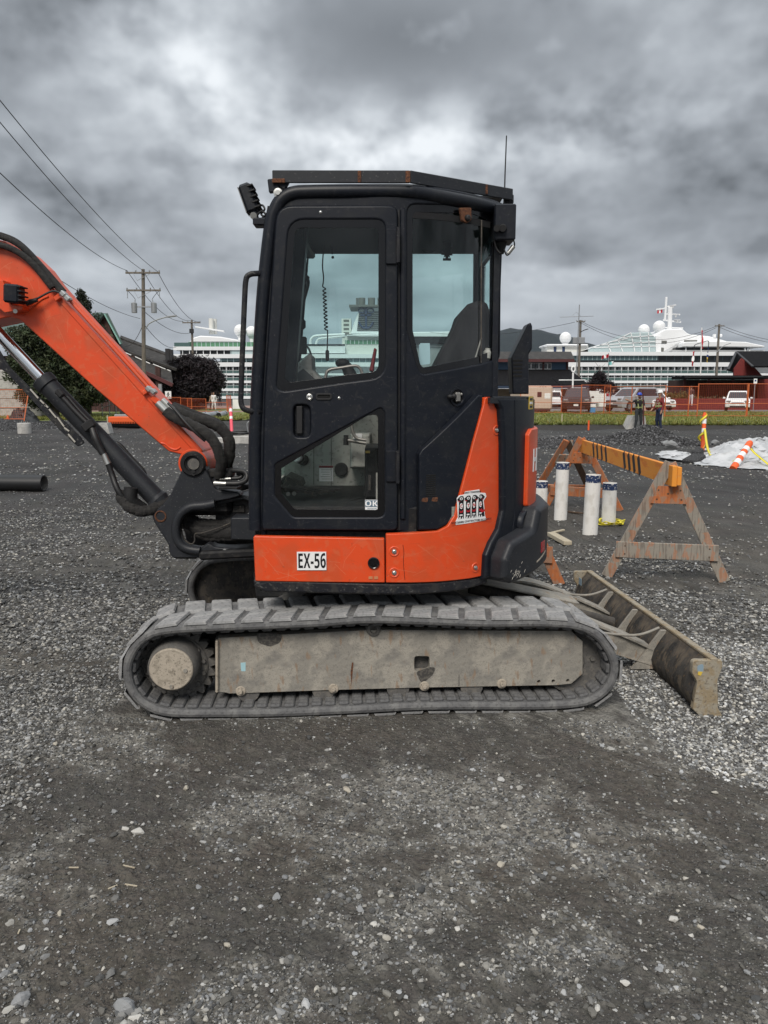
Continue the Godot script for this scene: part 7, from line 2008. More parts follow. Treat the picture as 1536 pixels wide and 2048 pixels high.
func fences():
	var proto := fence_panel(1.0, 1.0, M.fence_wire)
	var runs := [[V(9.31, -0.07, -53), V(12.117, -0.07, -53), 1.9, "orange fence panel nearest the engine hood, in front of the beige camper"], [V(12.117, -0.07, -53), V(12.568, -0.086, -49.5), 1.9, "orange fence panel in front of the dark parked car"], [V(12.568, -0.086, -49.5), V(14.854, -0.007, -51), 1.95, "orange fence panel with red posts before the white notice boards"], [V(14.459, -0.007, -51), V(15.631, 0.088, -49), 1.85, "orange fence panel behind the worker in the blue helmet"], [V(15.631, 0.088, -49), V(15.941, 0.214, -44), 1.85, "orange fence panel between the two workers"], [V(15.941, 0.214, -44), V(17.463, 0.369, -44.5), 1.8, "orange fence panel right of the white-helmeted worker, before the bush"], [V(17.983, 0.312, -44.5), V(20.563, 0.355, -44), 1.95, "wide orange fence panel in front of the low red wall"], [V(20.62, 0.355, -44), V(23.609, 0.369, -44.5), 1.95, "orange fence panel at the right edge beside the white hatchback"], [V(17.463, 0.369, -44.5), V(17.982, 0.341, -44.5), 1.8, "narrow orange fence gap panel between two double posts"]]
	for q in [[V(-17.146, 0.171, -60), V(-15.19, 0.219, -58), 1.35, "orange fence panel left of the drums with a small white notice"], [V(-15.19, 0.219, -58), V(-13.874, 0.195, -56), 1.3, "lower orange fence panel just behind the drums"], [V(-17.225, 0.329, -68), V(-15.144, 0.366, -66), 1.2, "orange fence panel at the foot of the thin pole"], [V(-15.144, 0.366, -66), V(-13.315, 0.366, -66), 0.9, "long low orange fence behind the white-clad walker"], [V(-12.15, 0.248, -60), V(-12.623, 0.403, -64), 1.5, "orange fence panel seen end on beside the pink delineator"]]:
		runs.append(q)
	for k in runs:
		var a: Vector3 = k[0]
		var b: Vector3 = k[1]
		var y := maxf(0.0, a.y)
		a.y = 0.0
		b.y = 0.0
		if a.x > 0:
			y = 0.27
		else:
			y = 0.05
		var w := a.distance_to(b)
		var o := fence_panel(w, k[2], M.fence_wire)
		o.name = numbered("temporary_fence")
		add_child(o)
		o.position = a + V(0, y, 0)
		o.rotation.y = atan2(-(b.z - a.z), b.x - a.x)
		tag(o, k[3], "fence", "orange temporary fence panels round the site")
	proto.free()
	var lean := fence_panel(3.2, 1.9, M.fence_orange)
	lean.name = numbered("temporary_fence")
	add_child(lean)
	lean.position = V(-22.739, 0.169, -42)
	lean.rotation = V(-0.45, 0.0, 0.0)
	tag(lean, "orange fence panel tilted back against the pale wall at the left edge", "fence")
	single("notice", box_mesh(V(-15.946, 0.677, -59.5), V(0.32, 0.26, 0.02)), M.white_paint, "small white notice tied to the fence above the drums", "notice")
	single("notice", box_mesh(V(-11.777, 0.836, -62), V(0.62, 0.75, 0.03)), M.white_paint, "large blank white notice board beside the grab handle", "notice")
	single("notice", box_mesh(V(15.124, 1.41, -56), V(0.75, 0.85, 0.03)), M.white_paint, "upper left white notice board with ruled lines by the dark car", "notice")
	single("notice", box_mesh(V(15.722, 1.194, -56.3), V(0.72, 0.95, 0.03)), M.white_paint, "lower right white notice board with ruled lines by the shed", "notice")
	for k in [[V(9.371, -0.222, -45), "orange survey stake at the left below the camper"], [V(11.576, 0.037, -38), "orange survey stake left of the concrete barrier"]]:
		var p: Vector3 = k[0]
		single("survey_stake", box_mesh(V(p.x, 0.2, -35.4), V(0.07, 0.45, 0.05)), M.safety_orange, k[1], "stake", "orange survey stakes along the cut bank")
	for k in [[V(8.622, 0.419, -37.5), "pale wooden stake in the grass below the dark car"], [V(13.487, 0.467, -37.5), "pale wooden stake in the grass right of the plaid worker"]]:
		single("grass_stake", box_mesh(k[0], V(0.05, 0.5, 0.04)), M.bare_wood, k[1], "stake")
	var cb: Vector3 = V(11.41, 0, -34.565)
	var o := thing("concrete_barrier", "pale concrete barrier block behind the worker in the blue helmet", "barrier", V(cb.x + 0.1, 0, cb.z - 0.9))
	part("block", B.new().prism(PackedVector2Array([W(-0.44, 0), W(0.46, 0), W(0.36, 0.62), W(-0.18, 0.64)]), -0.6, 0.3).done(), M.concrete, o)

func wheel(o: Node3D, x: float, z: float, r: float, w: float):
	var t := part("wheel", B.new().lathe(V(x, r, z - w * 0.5), V(0, 0, 1), [W(0, r * 0.55), W(0, r * 0.93), W(0.03, r), W(w - 0.03, r), W(w, r * 0.93), W(w, r * 0.55)], 24).done(), M.tyre, o)
	part("rim", B.new().lathe(V(x, r, z - w * 0.5 + 0.02), V(0, 0, 1), [W(0, 0), W(0, r * 0.58), W(w - 0.04, r * 0.58), W(w - 0.06, r * 0.2), W(w - 0.05, 0)], 16).done(), M.metal_grey, t)

# a car pointing along +x: lengths measured from its middle
func car(label: String, at: Vector3, turn: float, paint: Material, L: float, W: float, H: float, kind := 0, front_plate := true) -> Node3D:
	var o := thing("parked_car", label, "car", at, turn, "cars parked by the shore road")
	var hl := L * 0.5
	var belt := H * 0.6
	var hood := H * (0.56 if kind == 0 else 0.62)
	var sill := H * 0.16
	var side := outline([V(-hl, sill + 0.05, 0.05), V(-hl + 0.02, belt * 0.95, 0.12), V(-hl * 0.86, belt, 0.1), V(hl * 0.38, belt, 0.15), V(hl * 0.9, hood, 0.2), V(hl, hood * 0.72, 0.1), V(hl - 0.02, sill + 0.05, 0.06), V(hl * 0.8, sill, 0), V(-hl * 0.8, sill, 0)], 4)
	part("body", panel(side, [], W * 0.5, W, 0.07, 1), paint, o)
	var xb := [-hl * 0.93, hl * 0.48]
	var xt := [-hl * (0.80 if kind == 0 else 0.86), hl * 0.10]
	var wb := W * 0.47
	var wt := W * 0.38
	var lo := [V(xb[0], belt - 0.01, -wb), V(xb[1], belt - 0.03, -wb), V(xb[1], belt - 0.03, wb), V(xb[0], belt - 0.01, wb)]
	var hi := [V(xt[0], H - 0.05, -wt), V(xt[1], H - 0.05, -wt), V(xt[1], H - 0.05, wt), V(xt[0], H - 0.05, wt)]
	var cen := V(0, (belt + H) * 0.5, 0)
	var b := B.new()
	for k in 4:
		var k2 := (k + 1) % 4
		b.quad(lo[k], lo[k2], hi[k2], hi[k], (lo[k] + hi[k2]) * 0.5 - cen)
	var top := []
	for k in 4:
		top.append(hi[k].lerp(V((xt[0] + xt[1]) * 0.5, H, 0), 0.14) * V(1, 0, 1) + V(0, H, 0))
	for k in 4:
		b.quad(hi[k], hi[(k + 1) % 4], top[(k + 1) % 4], top[k], (hi[k] + hi[(k + 1) % 4]) * 0.5 - cen + V(0, 0.3, 0))
	b.quad(top[0], top[1], top[2], top[3], Vector3.UP)
	part("cabin", b.done(), paint, o)
	var names := ["side_window", "windscreen", "side_window", "rear_window"]
	for k in 4:
		var k2 := (k + 1) % 4
		var nrm: Vector3 = (lo[k2] - lo[k]).cross(hi[k] - lo[k]).normalized()
		if nrm.dot((lo[k] + hi[k2]) * 0.5 - cen) < 0:
			nrm = -nrm
		var w := B.new()
		var q := []
		for f in [[0.07, 0.12], [0.93, 0.12], [0.93, 0.9], [0.07, 0.9]]:
			q.append(lo[k].lerp(lo[k2], f[0]).lerp(hi[k].lerp(hi[k2], f[0]), f[1]) + nrm * 0.012)
		w.quad(q[0], q[1], q[2], q[3], nrm)
		part(names[k], w.done(), M.house_glass, o)
	var r := H * 0.215
	for x in [-hl * 0.62, hl * 0.62]:
		for z in [-W * 0.5 + 0.09, W * 0.5 - 0.09]:
			wheel(o, x, z, r, 0.22)
	for z in [-1.0, 1.0]:
		part("headlight", B.new().box(V(hl - 0.1, hood * 0.84, z * W * 0.36), V(0.26, 0.15, 0.3), 0.04, Basis(Vector3.UP, -z * 0.4)).done(), M.lens, o)
		part("tail_light", box_mesh(V(-hl + 0.03, belt * 0.86, z * W * 0.42), V(0.12, 0.26, 0.2), 0.03), M.red_reflector, o)
		part("mirror", box_mesh(V(hl * 0.36, belt + 0.06, z * (W * 0.5 + 0.1)), V(0.12, 0.14, 0.2), 0.04), paint, o)
	part("grille", box_mesh(V(hl + 0.0, hood * 0.70, 0), V(0.03, 0.10, W * 0.5), 0.01), M.dark_metal, o)
	part("bumper_intake", box_mesh(V(hl + 0.0, hood * 0.38, 0), V(0.03, 0.14, W * 0.62), 0.01), M.dark_metal, o)
	part("number_plate", box_mesh(V(hl + 0.02 if front_plate else -hl - 0.01, hood * 0.54, 0), V(0.02, 0.13, 0.32)), M.white_paint, o)
	return o

func vehicles():
	car("white hatchback with a roof bar parked facing the camera before the red wall", V(27.539, 0.353, -60.5), -PI / 2 - 0.42, M.car_white, 3.8, 1.72, 1.52)
	var suv := car("dark brown sport utility car facing the camera behind the orange fence", V(13.944, 0.266, -56), -PI / 2 - 0.28, M.car_dark, 4.6, 1.95, 1.8, 1)
	part("roof_rail", box_mesh(V(-0.6, 1.84, 0.6), V(1.8, 0.05, 0.05), 0.01), M.dark_metal, suv)
	part("roof_rail", box_mesh(V(-0.6, 1.84, -0.6), V(1.8, 0.05, 0.05), 0.01), M.dark_metal, suv)
	car("silver sport utility car parked at an angle left of the two workers", V(18.475, 0.367, -58), -PI / 2 - 0.95, M.car_silver, 4.7, 1.9, 1.75, 1)
	car("white car with a long windscreen right behind the workers", V(20.694, 0.401, -60), -PI / 2 + 0.1, M.car_white, 4.3, 1.8, 1.42)
	car("small white car seen from behind, right of the beige camper", V(16.453, 0.373, -76), PI / 2 - 0.15, M.car_white, 4.2, 1.8, 1.55, 1, false)
	car("dark red car far back beside the blue house", V(17.846, 0.673, -84), PI / 2, M.car_red, 4.3, 1.8, 1.5, 0, false)
	var c := thing("camper_trailer", "beige camper trailer with a pale window beside the engine hood", "trailer", V(11.104, 0.243, -57))
	part("body", box_mesh(V(-0.35, 1.12, 0), V(2.3, 1.7, 4.4), 0.12), M.camper_beige, c)
	part("window", box_mesh(V(0.42, 1.25, 2.205), V(0.42, 0.38, 0.02), 0.008), M.white_paint, c)
	part("window", box_mesh(V(-0.15, 1.35, 2.205), V(0.3, 0.36, 0.02), 0.008), M.maroon, c)
	part("bumper", box_mesh(V(-0.35, 0.25, 2.2), V(2.0, 0.12, 0.1), 0.02), M.maroon, c)
	for s in 3:
		part("roof_light", box_mesh(V(-0.1 + s * 0.18, 1.9, 2.2), V(0.06, 0.04, 0.03)), M.dark_metal, c)
	wheel(c, -1.3, 0.2, 0.33, 0.2)
	wheel(c, 0.6, 0.2, 0.33, 0.2)
	var k := thing("cool_box", "blue box with a white lid standing behind the fence", "box", V(14.491, 0.314, -54))
	part("case", box_mesh(V(0, 0.2, 0), V(0.42, 0.36, 0.3), 0.03), M.cool_blue, k)
	part("lid", box_mesh(V(0, 0.5, 0), V(0.46, 0.22, 0.34), 0.03), M.white_paint, k)
	var sh := thing("white_shed", "tiny white kiosk with a pitched dark roof beyond the fence", "shed", V(23.268, 0.341, -78))
	part("wall", box_mesh(V(0, 0.75, 0), V(0.95, 1.5, 1.6)), M.white_paint, sh)
	part("roof", B.new().prism(PackedVector2Array([W(-0.62, 1.46), W(0.62, 1.46), W(0, 1.82)]), -0.95, 0.95).done(), M.roof_dark, sh)
	part("window", box_mesh(V(0, 1.15, 0.81), V(0.5, 0.32, 0.03)), M.house_glass, sh)

func pole(label: String, base: Vector3, h: float, r: float, lean := Vector3.ZERO) -> Node3D:
	var o := thing("utility_pole", label, "utility pole", base)
	part("pole", B.new().tube([V(0, -0.3, 0), lean * 0.5 + V(0, h * 0.5, 0), lean + V(0, h, 0)], r, 10, false, 1.0, r * 0.7).done(), M.pole_wood, o)
	return o

func crossarm(o: Node3D, y: float, w: float, x := 0.0):
	part("crossarm", box_mesh(V(x, y, 0.14), V(w, 0.13, 0.1), 0.01), M.pole_wood, o)
	part("brace", B.new().bar(V(x - w * 0.28, y, 0.2), V(0, y - 0.55, 0.16), 0.04, 0.02).bar(V(x + w * 0.28, y, 0.2), V(0, y - 0.55, 0.16), 0.04, 0.02).done(), M.metal_grey, o)
	for k in [-0.48, -0.2, 0.2, 0.48]:
		part("insulator", B.new().lathe(V(x + k * w, y + 0.05, 0.14), Vector3.UP, [W(0, 0.02), W(0.06, 0.05), W(0.12, 0.06), W(0.16, 0.03), W(0.16, 0)], 8).done(), M.insulator, o)

func span(a: Vector3, b: Vector3, sag: float, r := 0.016) -> ArrayMesh:
	var pts := []
	for i in 25:
		var f := i / 24.0
		pts.append(a.lerp(b, f) - V(0, sag * 4.0 * f * (1.0 - f), 0))
	return B.new().tube(pts, r, 5).done()

func poles_and_wires():
	var base1: Vector3 = V(-17.965, 0.07, -58)
	base1.y = 0
	var top1: Vector3 = V(-17.54, 10.616, -58)
	var o := pole("tall wooden utility pole with two transformers left of the cab", base1, top1.y, 0.17, V(top1.x - base1.x, 0, 0))
	var tx := top1.x - base1.x
	crossarm(o, top1.y - 0.28, 2.5, tx)
	crossarm(o, V(-17.612, 9.1, -58).y, 2.5, tx)
	for s in [-1.0, 1.0]:
		var t := part("transformer", B.new().lathe(V(tx + s * 0.72, V(-17.688, 7.5, -58).y, 0.2), Vector3.UP, [W(0, 0), W(0, 0.2), W(0.68, 0.21), W(0.74, 0.12), W(0.74, 0)], 16).done(), M.metal_grey, o)
		part("bushing", B.new().cyl(V(tx + s * 0.66, V(-17.654, 8.213, -58).y, 0.2), V(tx + s * 0.62, V(-17.641, 8.497, -58).y, 0.2), 0.05, 0.03, 8).done(), M.insulator, t)
		part("lead", B.new().tube(spline([V(tx + s * 0.62, V(-17.642, 8.462, -58).y, 0.2), V(tx + s * 0.8, V(-17.631, 8.71, -58).y, 0.2), V(tx + s * 1.1, V(-17.616, 9.029, -58).y, 0.18)], 4), 0.02, 5).done(), M.wire, t)
		part("drop_fuse", B.new().tube([V(tx + s * 1.15, V(-17.616, 9.029, -58).y, 0.2), V(tx + s * 1.18, V(-17.639, 8.533, -58).y, 0.2)], 0.03, 6).done(), M.insulator, o)
	part("hanger", B.new().bar(V(tx - 0.7, V(-17.668, 7.928, -58).y, 0.15), V(tx + 0.7, V(-17.668, 7.928, -58).y, 0.15), 0.08, 0.08).done(), M.metal_grey, o)
	var arm := [V(-17.538, 6.266, -57.8), V(-17.261, 6.695, -57.8), V(-16.699, 6.981, -57.8), V(-15.846, 7.231, -57.8)]
	for i in arm.size():
		arm[i] = arm[i] - base1
	var la := part("lamp_arm", B.new().tube(spline(arm, 5), 0.045, 8).done(), M.metal_grey, o)
	part("lamp_head", B.new().bar(V(-15.883, 7.213, -57.8) - base1, V(-15.184, 7.302, -57.8) - base1, 0.2, 0.12, 0.03).done(), M.metal_grey, la)
	var base2: Vector3 = V(-22.47, 0.11, -92)
	base2.y = 0
	var top2: Vector3 = V(-22.44, 10.16, -92)
	var o2 := pole("slimmer wooden utility pole standing in front of the purple tree", base2, top2.y, 0.17, V(top2.x - base2.x, 0, 0))
	crossarm(o2, top2.y - 0.3, 2.1, top2.x - base2.x)
	part("bracket", box_mesh(V(top2.x - base2.x, V(-22.49, 8.91, -92).y, 0.2), V(0.5, 0.5, 0.2), 0.03), M.dark_metal, o2)
	var base3: Vector3 = V(24.93, 0.11, -100)
	base3.y = 0
	var top3: Vector3 = V(24.65, 10.91, -100)
	var o3 := pole("wooden utility pole beside the blue house", base3, top3.y, 0.2)
	crossarm(o3, top3.y - 0.2, 1.1)
	part("bracket", B.new().tube(spline([V(0, V(24.7, 9.42, -100).y, 0.2), V(0.5, V(24.69, 9.67, -100).y, 0.2), V(0.95, V(24.69, 9.8, -100).y, 0.2)], 4), 0.06, 6).done(), M.dark_metal, o3)
	part("meter_box", box_mesh(V(-0.2, V(24.74, 8.37, -100).y, 0.2), V(1.5, 0.8, 0.3), 0.03), M.metal_grey, o3)
	var am := thing("aerial_mast", "thin aerial mast with a horizontal bar against the sky by the blue house", "mast", V(V(24.36, 0.13, -99).x, 0, -99))
	part("mast", B.new().tube([V(0, 0, 0), V(0.1, V(24.08, 12.71, -99).y, 0)], 0.06, 6).done(), M.metal_grey, am)
	part("yard", B.new().tube([V(22.07, 11.18, -99) - am.position, V(26.26, 11.31, -99) - am.position], 0.035, 6).tube([V(23.51, 11.24, -99) - am.position, V(24.11, 11.79, -99) - am.position, V(24.76, 11.24, -99) - am.position], 0.02, 5).done(), M.metal_grey, am)
	var base4: Vector3 = V(44.32, 0.45, -104)
	base4.y = 0
	var top4: Vector3 = V(44.25, 10.77, -104)
	var o4 := pole("wooden utility pole left of the black-roofed building", base4, top4.y, 0.19, V(top4.x - base4.x, 0, 0))
	crossarm(o4, top4.y - 0.25, 1.2, top4.x - base4.x)
	var arm4 := [V(44.01, 7.07, -103.8), V(44.88, 7.91, -103.8), V(45.84, 8.3, -103.8)]
	for i in 3:
		arm4[i] = arm4[i] - base4
	part("lamp_arm", B.new().tube(spline(arm4, 4), 0.05, 6).done(), M.metal_grey, o4)
	var near := [V(-11.999, 11.092, -24), V(-12.05, 10.471, -24), V(-12.179, 8.879, -24)]
	var nb := V(near[0].x - 0.5, 0, -24)
	var o5 := pole("nearer wooden utility pole by the left edge where the three overhead lines arrive", nb, near[0].y + 0.3, 0.17)
	crossarm(o5, near[0].y - 0.15, 2.2)
	var on1 := [V(-18.71, 10.511, -58), V(-17.545, 10.511, -58), V(-16.493, 10.441, -58)]
	var ends := [on1[2], on1[1], on1[0]]
	for i in 3:
		single("power_line", span(near[i], ends[i], 0.5, 0.017), M.wire, ["upper overhead line running to the tall pole from the top left", "middle overhead line running to the tall pole from the left edge", "lower overhead line running to the left end of the tall pole's arm"][i], "power line", "overhead power lines")
	single("power_line", span(V(-14.723, 7.67, -30), V(-17.927, 7.107, -58), 0.5, 0.016), M.wire, "overhead line passing behind the boom to the tall pole's transformers", "power line", "overhead power lines")
	var on2 := [V(-23.44, 10.05, -92), V(-22.62, 10.11, -92), V(-21.46, 9.99, -92)]
	for i in 3:
		single("power_line", span(on1[i], on2[i], 1.0, 0.022), M.wire, ["topmost of three lines dropping from the tall pole to the slimmer pole", "middle one of three lines dropping from the tall pole to the slimmer pole", "lowest of three lines dropping from the tall pole to the slimmer pole"][i], "power line", "overhead power lines")
	for k in [[V(-17.618, 6.641, -58), V(-24.37, 7.08, -92), "lower slack line leaving the tall pole to the right"], [V(-17.503, 7.536, -58), V(-22.49, 8.74, -92), "line from the tall pole's transformers to the slimmer pole's bracket"], [V(-17.725, 6.713, -58), V(-23.262, 5.946, -70), "service line from the tall pole down to the brown longhouse"]]:
		single("power_line", span(k[0], k[1], 0.6, 0.022), M.wire, k[2], "power line", "overhead power lines")
	for k in [[V(-22.52, 4.84, -92), V(-22.065, 4.882, -78), "thick slack cable between the slimmer pole and the longhouse chimneys"], [V(-22.53, 4.6, -92), V(-22.258, 4.129, -76), "second slack cable under the thick one by the longhouse"]]:
		single("power_line", span(k[0], k[1], 0.9, 0.035), M.wire, k[2], "power line", "overhead power lines")
	for k in [[V(24.21, 10.66, -100), V(8.18, 12.55, -140), 1.0, "overhead line from the blue house pole leftwards behind the cab"], [V(25.03, 10.72, -100), V(43.87, 10.51, -104), 2.0, "overhead line between the two right-hand poles"], [V(25.04, 10.54, -100), V(43.88, 10.32, -104), 2.3, "lower overhead line between the two right-hand poles"], [V(44.65, 10.58, -104), V(54.22, 8.06, -100), 0.6, "overhead line from the right-hand pole to the right edge"], [V(44.41, 10.32, -104), V(54.25, 7.68, -100), 0.6, "lower overhead line from the right-hand pole to the right edge"]]:
		single("power_line", span(k[0], k[1], k[2], 0.024), M.wire, k[3], "power line", "overhead power lines")

func hanging_flag(label: String, quad: Array, mats: Array, cuts: Array, hang: bool):
	var o := thing("flag", label, "flag", quad[0])
	var n := 14
	var last := 0.0
	for k in mats.size():
		var b := B.new()
		b.smooth(1)
		var to: float = cuts[k]
		var at := func(u: float, v: float) -> Vector3:
			var p: Vector3 = (quad[0] as Vector3).lerp(quad[1], u).lerp((quad[3] as Vector3).lerp(quad[2], u), v)
			return p + V(0, 0, 0.10 * sin(u * 9.0 + v * 3.0)) - o.position
		for i in n:
			for j in 8:
				var u0 := lerpf(last, to, float(i) / n)
				var u1 := lerpf(last, to, float(i + 1) / n)
				b.quad(at.call(u0, j / 8.0), at.call(u1, j / 8.0), at.call(u1, (j + 1) / 8.0), at.call(u0, (j + 1) / 8.0), V(0, 0, 1))
		part("cloth_stripe", b.done(), mats[k], o)
		last = to

func flags_and_signs():
	var f := thing("flagpole", "white flagpole with a bent yard left of the black-roofed building", "flagpole", V(V(33.365, 1.53, -82).x, 0, -82))
	part("pole", B.new().tube([Vector3.ZERO, V(33.089, 8.473, -82) - f.position], 0.09, 8, false, 1.0, 0.05).done(), M.white_paint, f)
	part("yard", B.new().tube(spline([V(32.449, 6.179, -82) - f.position, V(32.47, 6.691, -82) - f.position, V(33.184, 6.946, -82) - f.position, V(33.853, 7.099, -82) - f.position, V(33.895, 6.435, -82) - f.position], 4), 0.04, 6).done(), M.dark_metal, f)
	hanging_flag("red flag hanging limp at the top of the white flagpole", [V(33.016, 8.161, -81.9), V(33.179, 6.378, -81.9), V(33.339, 6.327, -81.9), V(33.168, 8.211, -81.9)], [M.flag_red], [1.0], true)
	hanging_flag("red and white maple flag hanging left of the flagpole", [V(32.262, 6.02, -81.9), V(32.189, 4.635, -81.9), V(32.408, 4.48, -81.9), V(32.467, 6.071, -81.9)], [M.flag_red, M.white_paint, M.flag_red], [0.3, 0.7, 1.0], true)
	hanging_flag("blue and yellow flag hanging right of the flagpole", [V(33.802, 6.429, -81.9), V(33.733, 5.046, -81.9), V(33.9, 4.892, -81.9), V(33.906, 6.429, -81.9)], [M.flag_blue, M.white_paint, M.flag_blue, M.flag_yellow], [0.35, 0.5, 0.7, 1.0], true)
	var g := thing("flagpole", "slim pale flagpole beside the small purple tree", "flagpole", V(V(26.001, 0.95, -90).x, 0, -90))
	part("pole", B.new().tube([Vector3.ZERO, V(25.794, 6.288, -90) - g.position], 0.05, 6).done(), M.metal_grey, g)
	hanging_flag("red and white maple leaf flag flying over the small purple tree", [V(25.77, 6.176, -90), V(25.031, 6.007, -90), V(25.048, 5.612, -90), V(25.787, 5.781, -90)], [M.flag_red, M.white_paint, M.flag_red], [0.3, 0.7, 1.0], false)
	hanging_flag("pale teal and white flag below the maple flag", [V(25.81, 5.274, -90), V(26.437, 5.387, -90), V(26.452, 5.048, -90), V(25.827, 4.878, -90)], [M.flag_teal, M.white_paint], [0.6, 1.0], false)
	hanging_flag("tiny maple flag flying from the ship's mast", [V(97.17, 31.37, -276), V(95.45, 31.04, -276), V(95.53, 29.51, -276), V(97.26, 29.85, -276)], [M.flag_red, M.white_paint, M.flag_red], [0.3, 0.7, 1.0], false)
	var r := thing("signal_mast", "white mast carrying a ring and a yard in front of the blue house", "mast", V(V(18.921, 1.037, -78).x, 0, -78))
	part("mast", B.new().tube([Vector3.ZERO, V(18.895, 3.754, -78) - r.position], 0.09, 8).done(), M.white_paint, r)
	var c: Vector3 = V(18.907, 4.098, -78) - r.position
	var ring := []
	for k in 20:
		ring.append(c + V(cos(TAU * k / 20) * 0.18, sin(TAU * k / 20) * 0.26, 0))
	part("ring", B.new().tube(ring, 0.075, 8, true).done(), M.white_paint, r)
	part("yard", B.new().tube([V(17.497, 3.016, -78) - r.position, V(20.147, 3.016, -78) - r.position], 0.05, 6).done(), M.white_paint, r)
	for k in [[V(-18.305, 1.564, -66), "white sign with a walking figure on a post left of the purple tree"], [V(-18.69, 1.708, -64), "white walking figure sign partly hidden by the boom"]]:
		var p: Vector3 = k[0]
		var s := thing("crossing_sign", k[1], "sign", V(p.x, 0, p.z))
		part("board", box_mesh(V(0, p.y, 0.05), V(0.52, 0.62, 0.02), 0.005), M.white_paint, s)
		part("post", B.new().cyl(Vector3.ZERO, V(0, p.y, 0), 0.03, 0.03, 8).done(), M.metal_grey, s)
		var fig := B.new().ball(V(0.01, p.y + 0.2, 0.065), 0.045, 8, V(1, 1, 0.2))
		for l in [[W(0.0, 0.15), W(-0.01, -0.02), 0.09], [W(0.0, -0.0), W(0.1, -0.22), 0.055], [W(-0.01, -0.0), W(-0.11, -0.22), 0.055], [W(0.01, 0.13), W(0.13, 0.0), 0.035], [W(-0.01, 0.13), W(-0.13, 0.02), 0.035]]:
			fig.bar(V(l[0].x, p.y + l[0].y, 0.064), V(l[1].x, p.y + l[1].y, 0.064), l[2], 0.006, 0.0, Vector3.BACK)
		part("walking_figure", fig.done(), M.ink, s)
	var ps := thing("parking_sign", "small pale sign on a post right of the white hatchback", "sign", V(V(29.996, 1.145, -63).x, 0.2, -63))
	part("post", B.new().cyl(Vector3.ZERO, V(0, 2.6, 0), 0.035, 0.035, 8).done(), M.metal_grey, ps)
	part("board", box_mesh(V(0, 2.45, 0.05), V(0.28, 0.4, 0.02), 0.005), M.white_paint, ps)
	part("sign_mark", box_mesh(V(0, 2.5, 0.062), V(0.14, 0.14, 0.004)), M.flag_blue, ps)

func window(o: Node3D, c: Vector3, w: float, h: float, panes: int, frame: Material):
	var f := part("window", box_mesh(c, V(w, h, 0.08), 0.01), frame, o)
	for k in panes:
		part("pane", box_mesh(c + V((k - (panes - 1) * 0.5) * w / panes, 0, 0.03), V(w / panes - 0.12, h - 0.16, 0.05)), M.house_glass, f)

func roof_slab(a: Vector3, b: Vector3, c: Vector3, d: Vector3, t: float) -> ArrayMesh:
	var bb := B.new()
	var n := (b - a).cross(d - a).normalized()
	if n.y < 0:
		n = -n
	var k := n * t
	bb.quad(a, b, c, d, -n)
	bb.quad(a + k, b + k, c + k, d + k, n)
	var cen := (a + c) * 0.5
	for e in [[a, b], [b, c], [c, d], [d, a]]:
		bb.quad(e[0], e[1], e[1] + k, e[0] + k, (e[0] + e[1]) * 0.5 - cen)
	return bb.done()

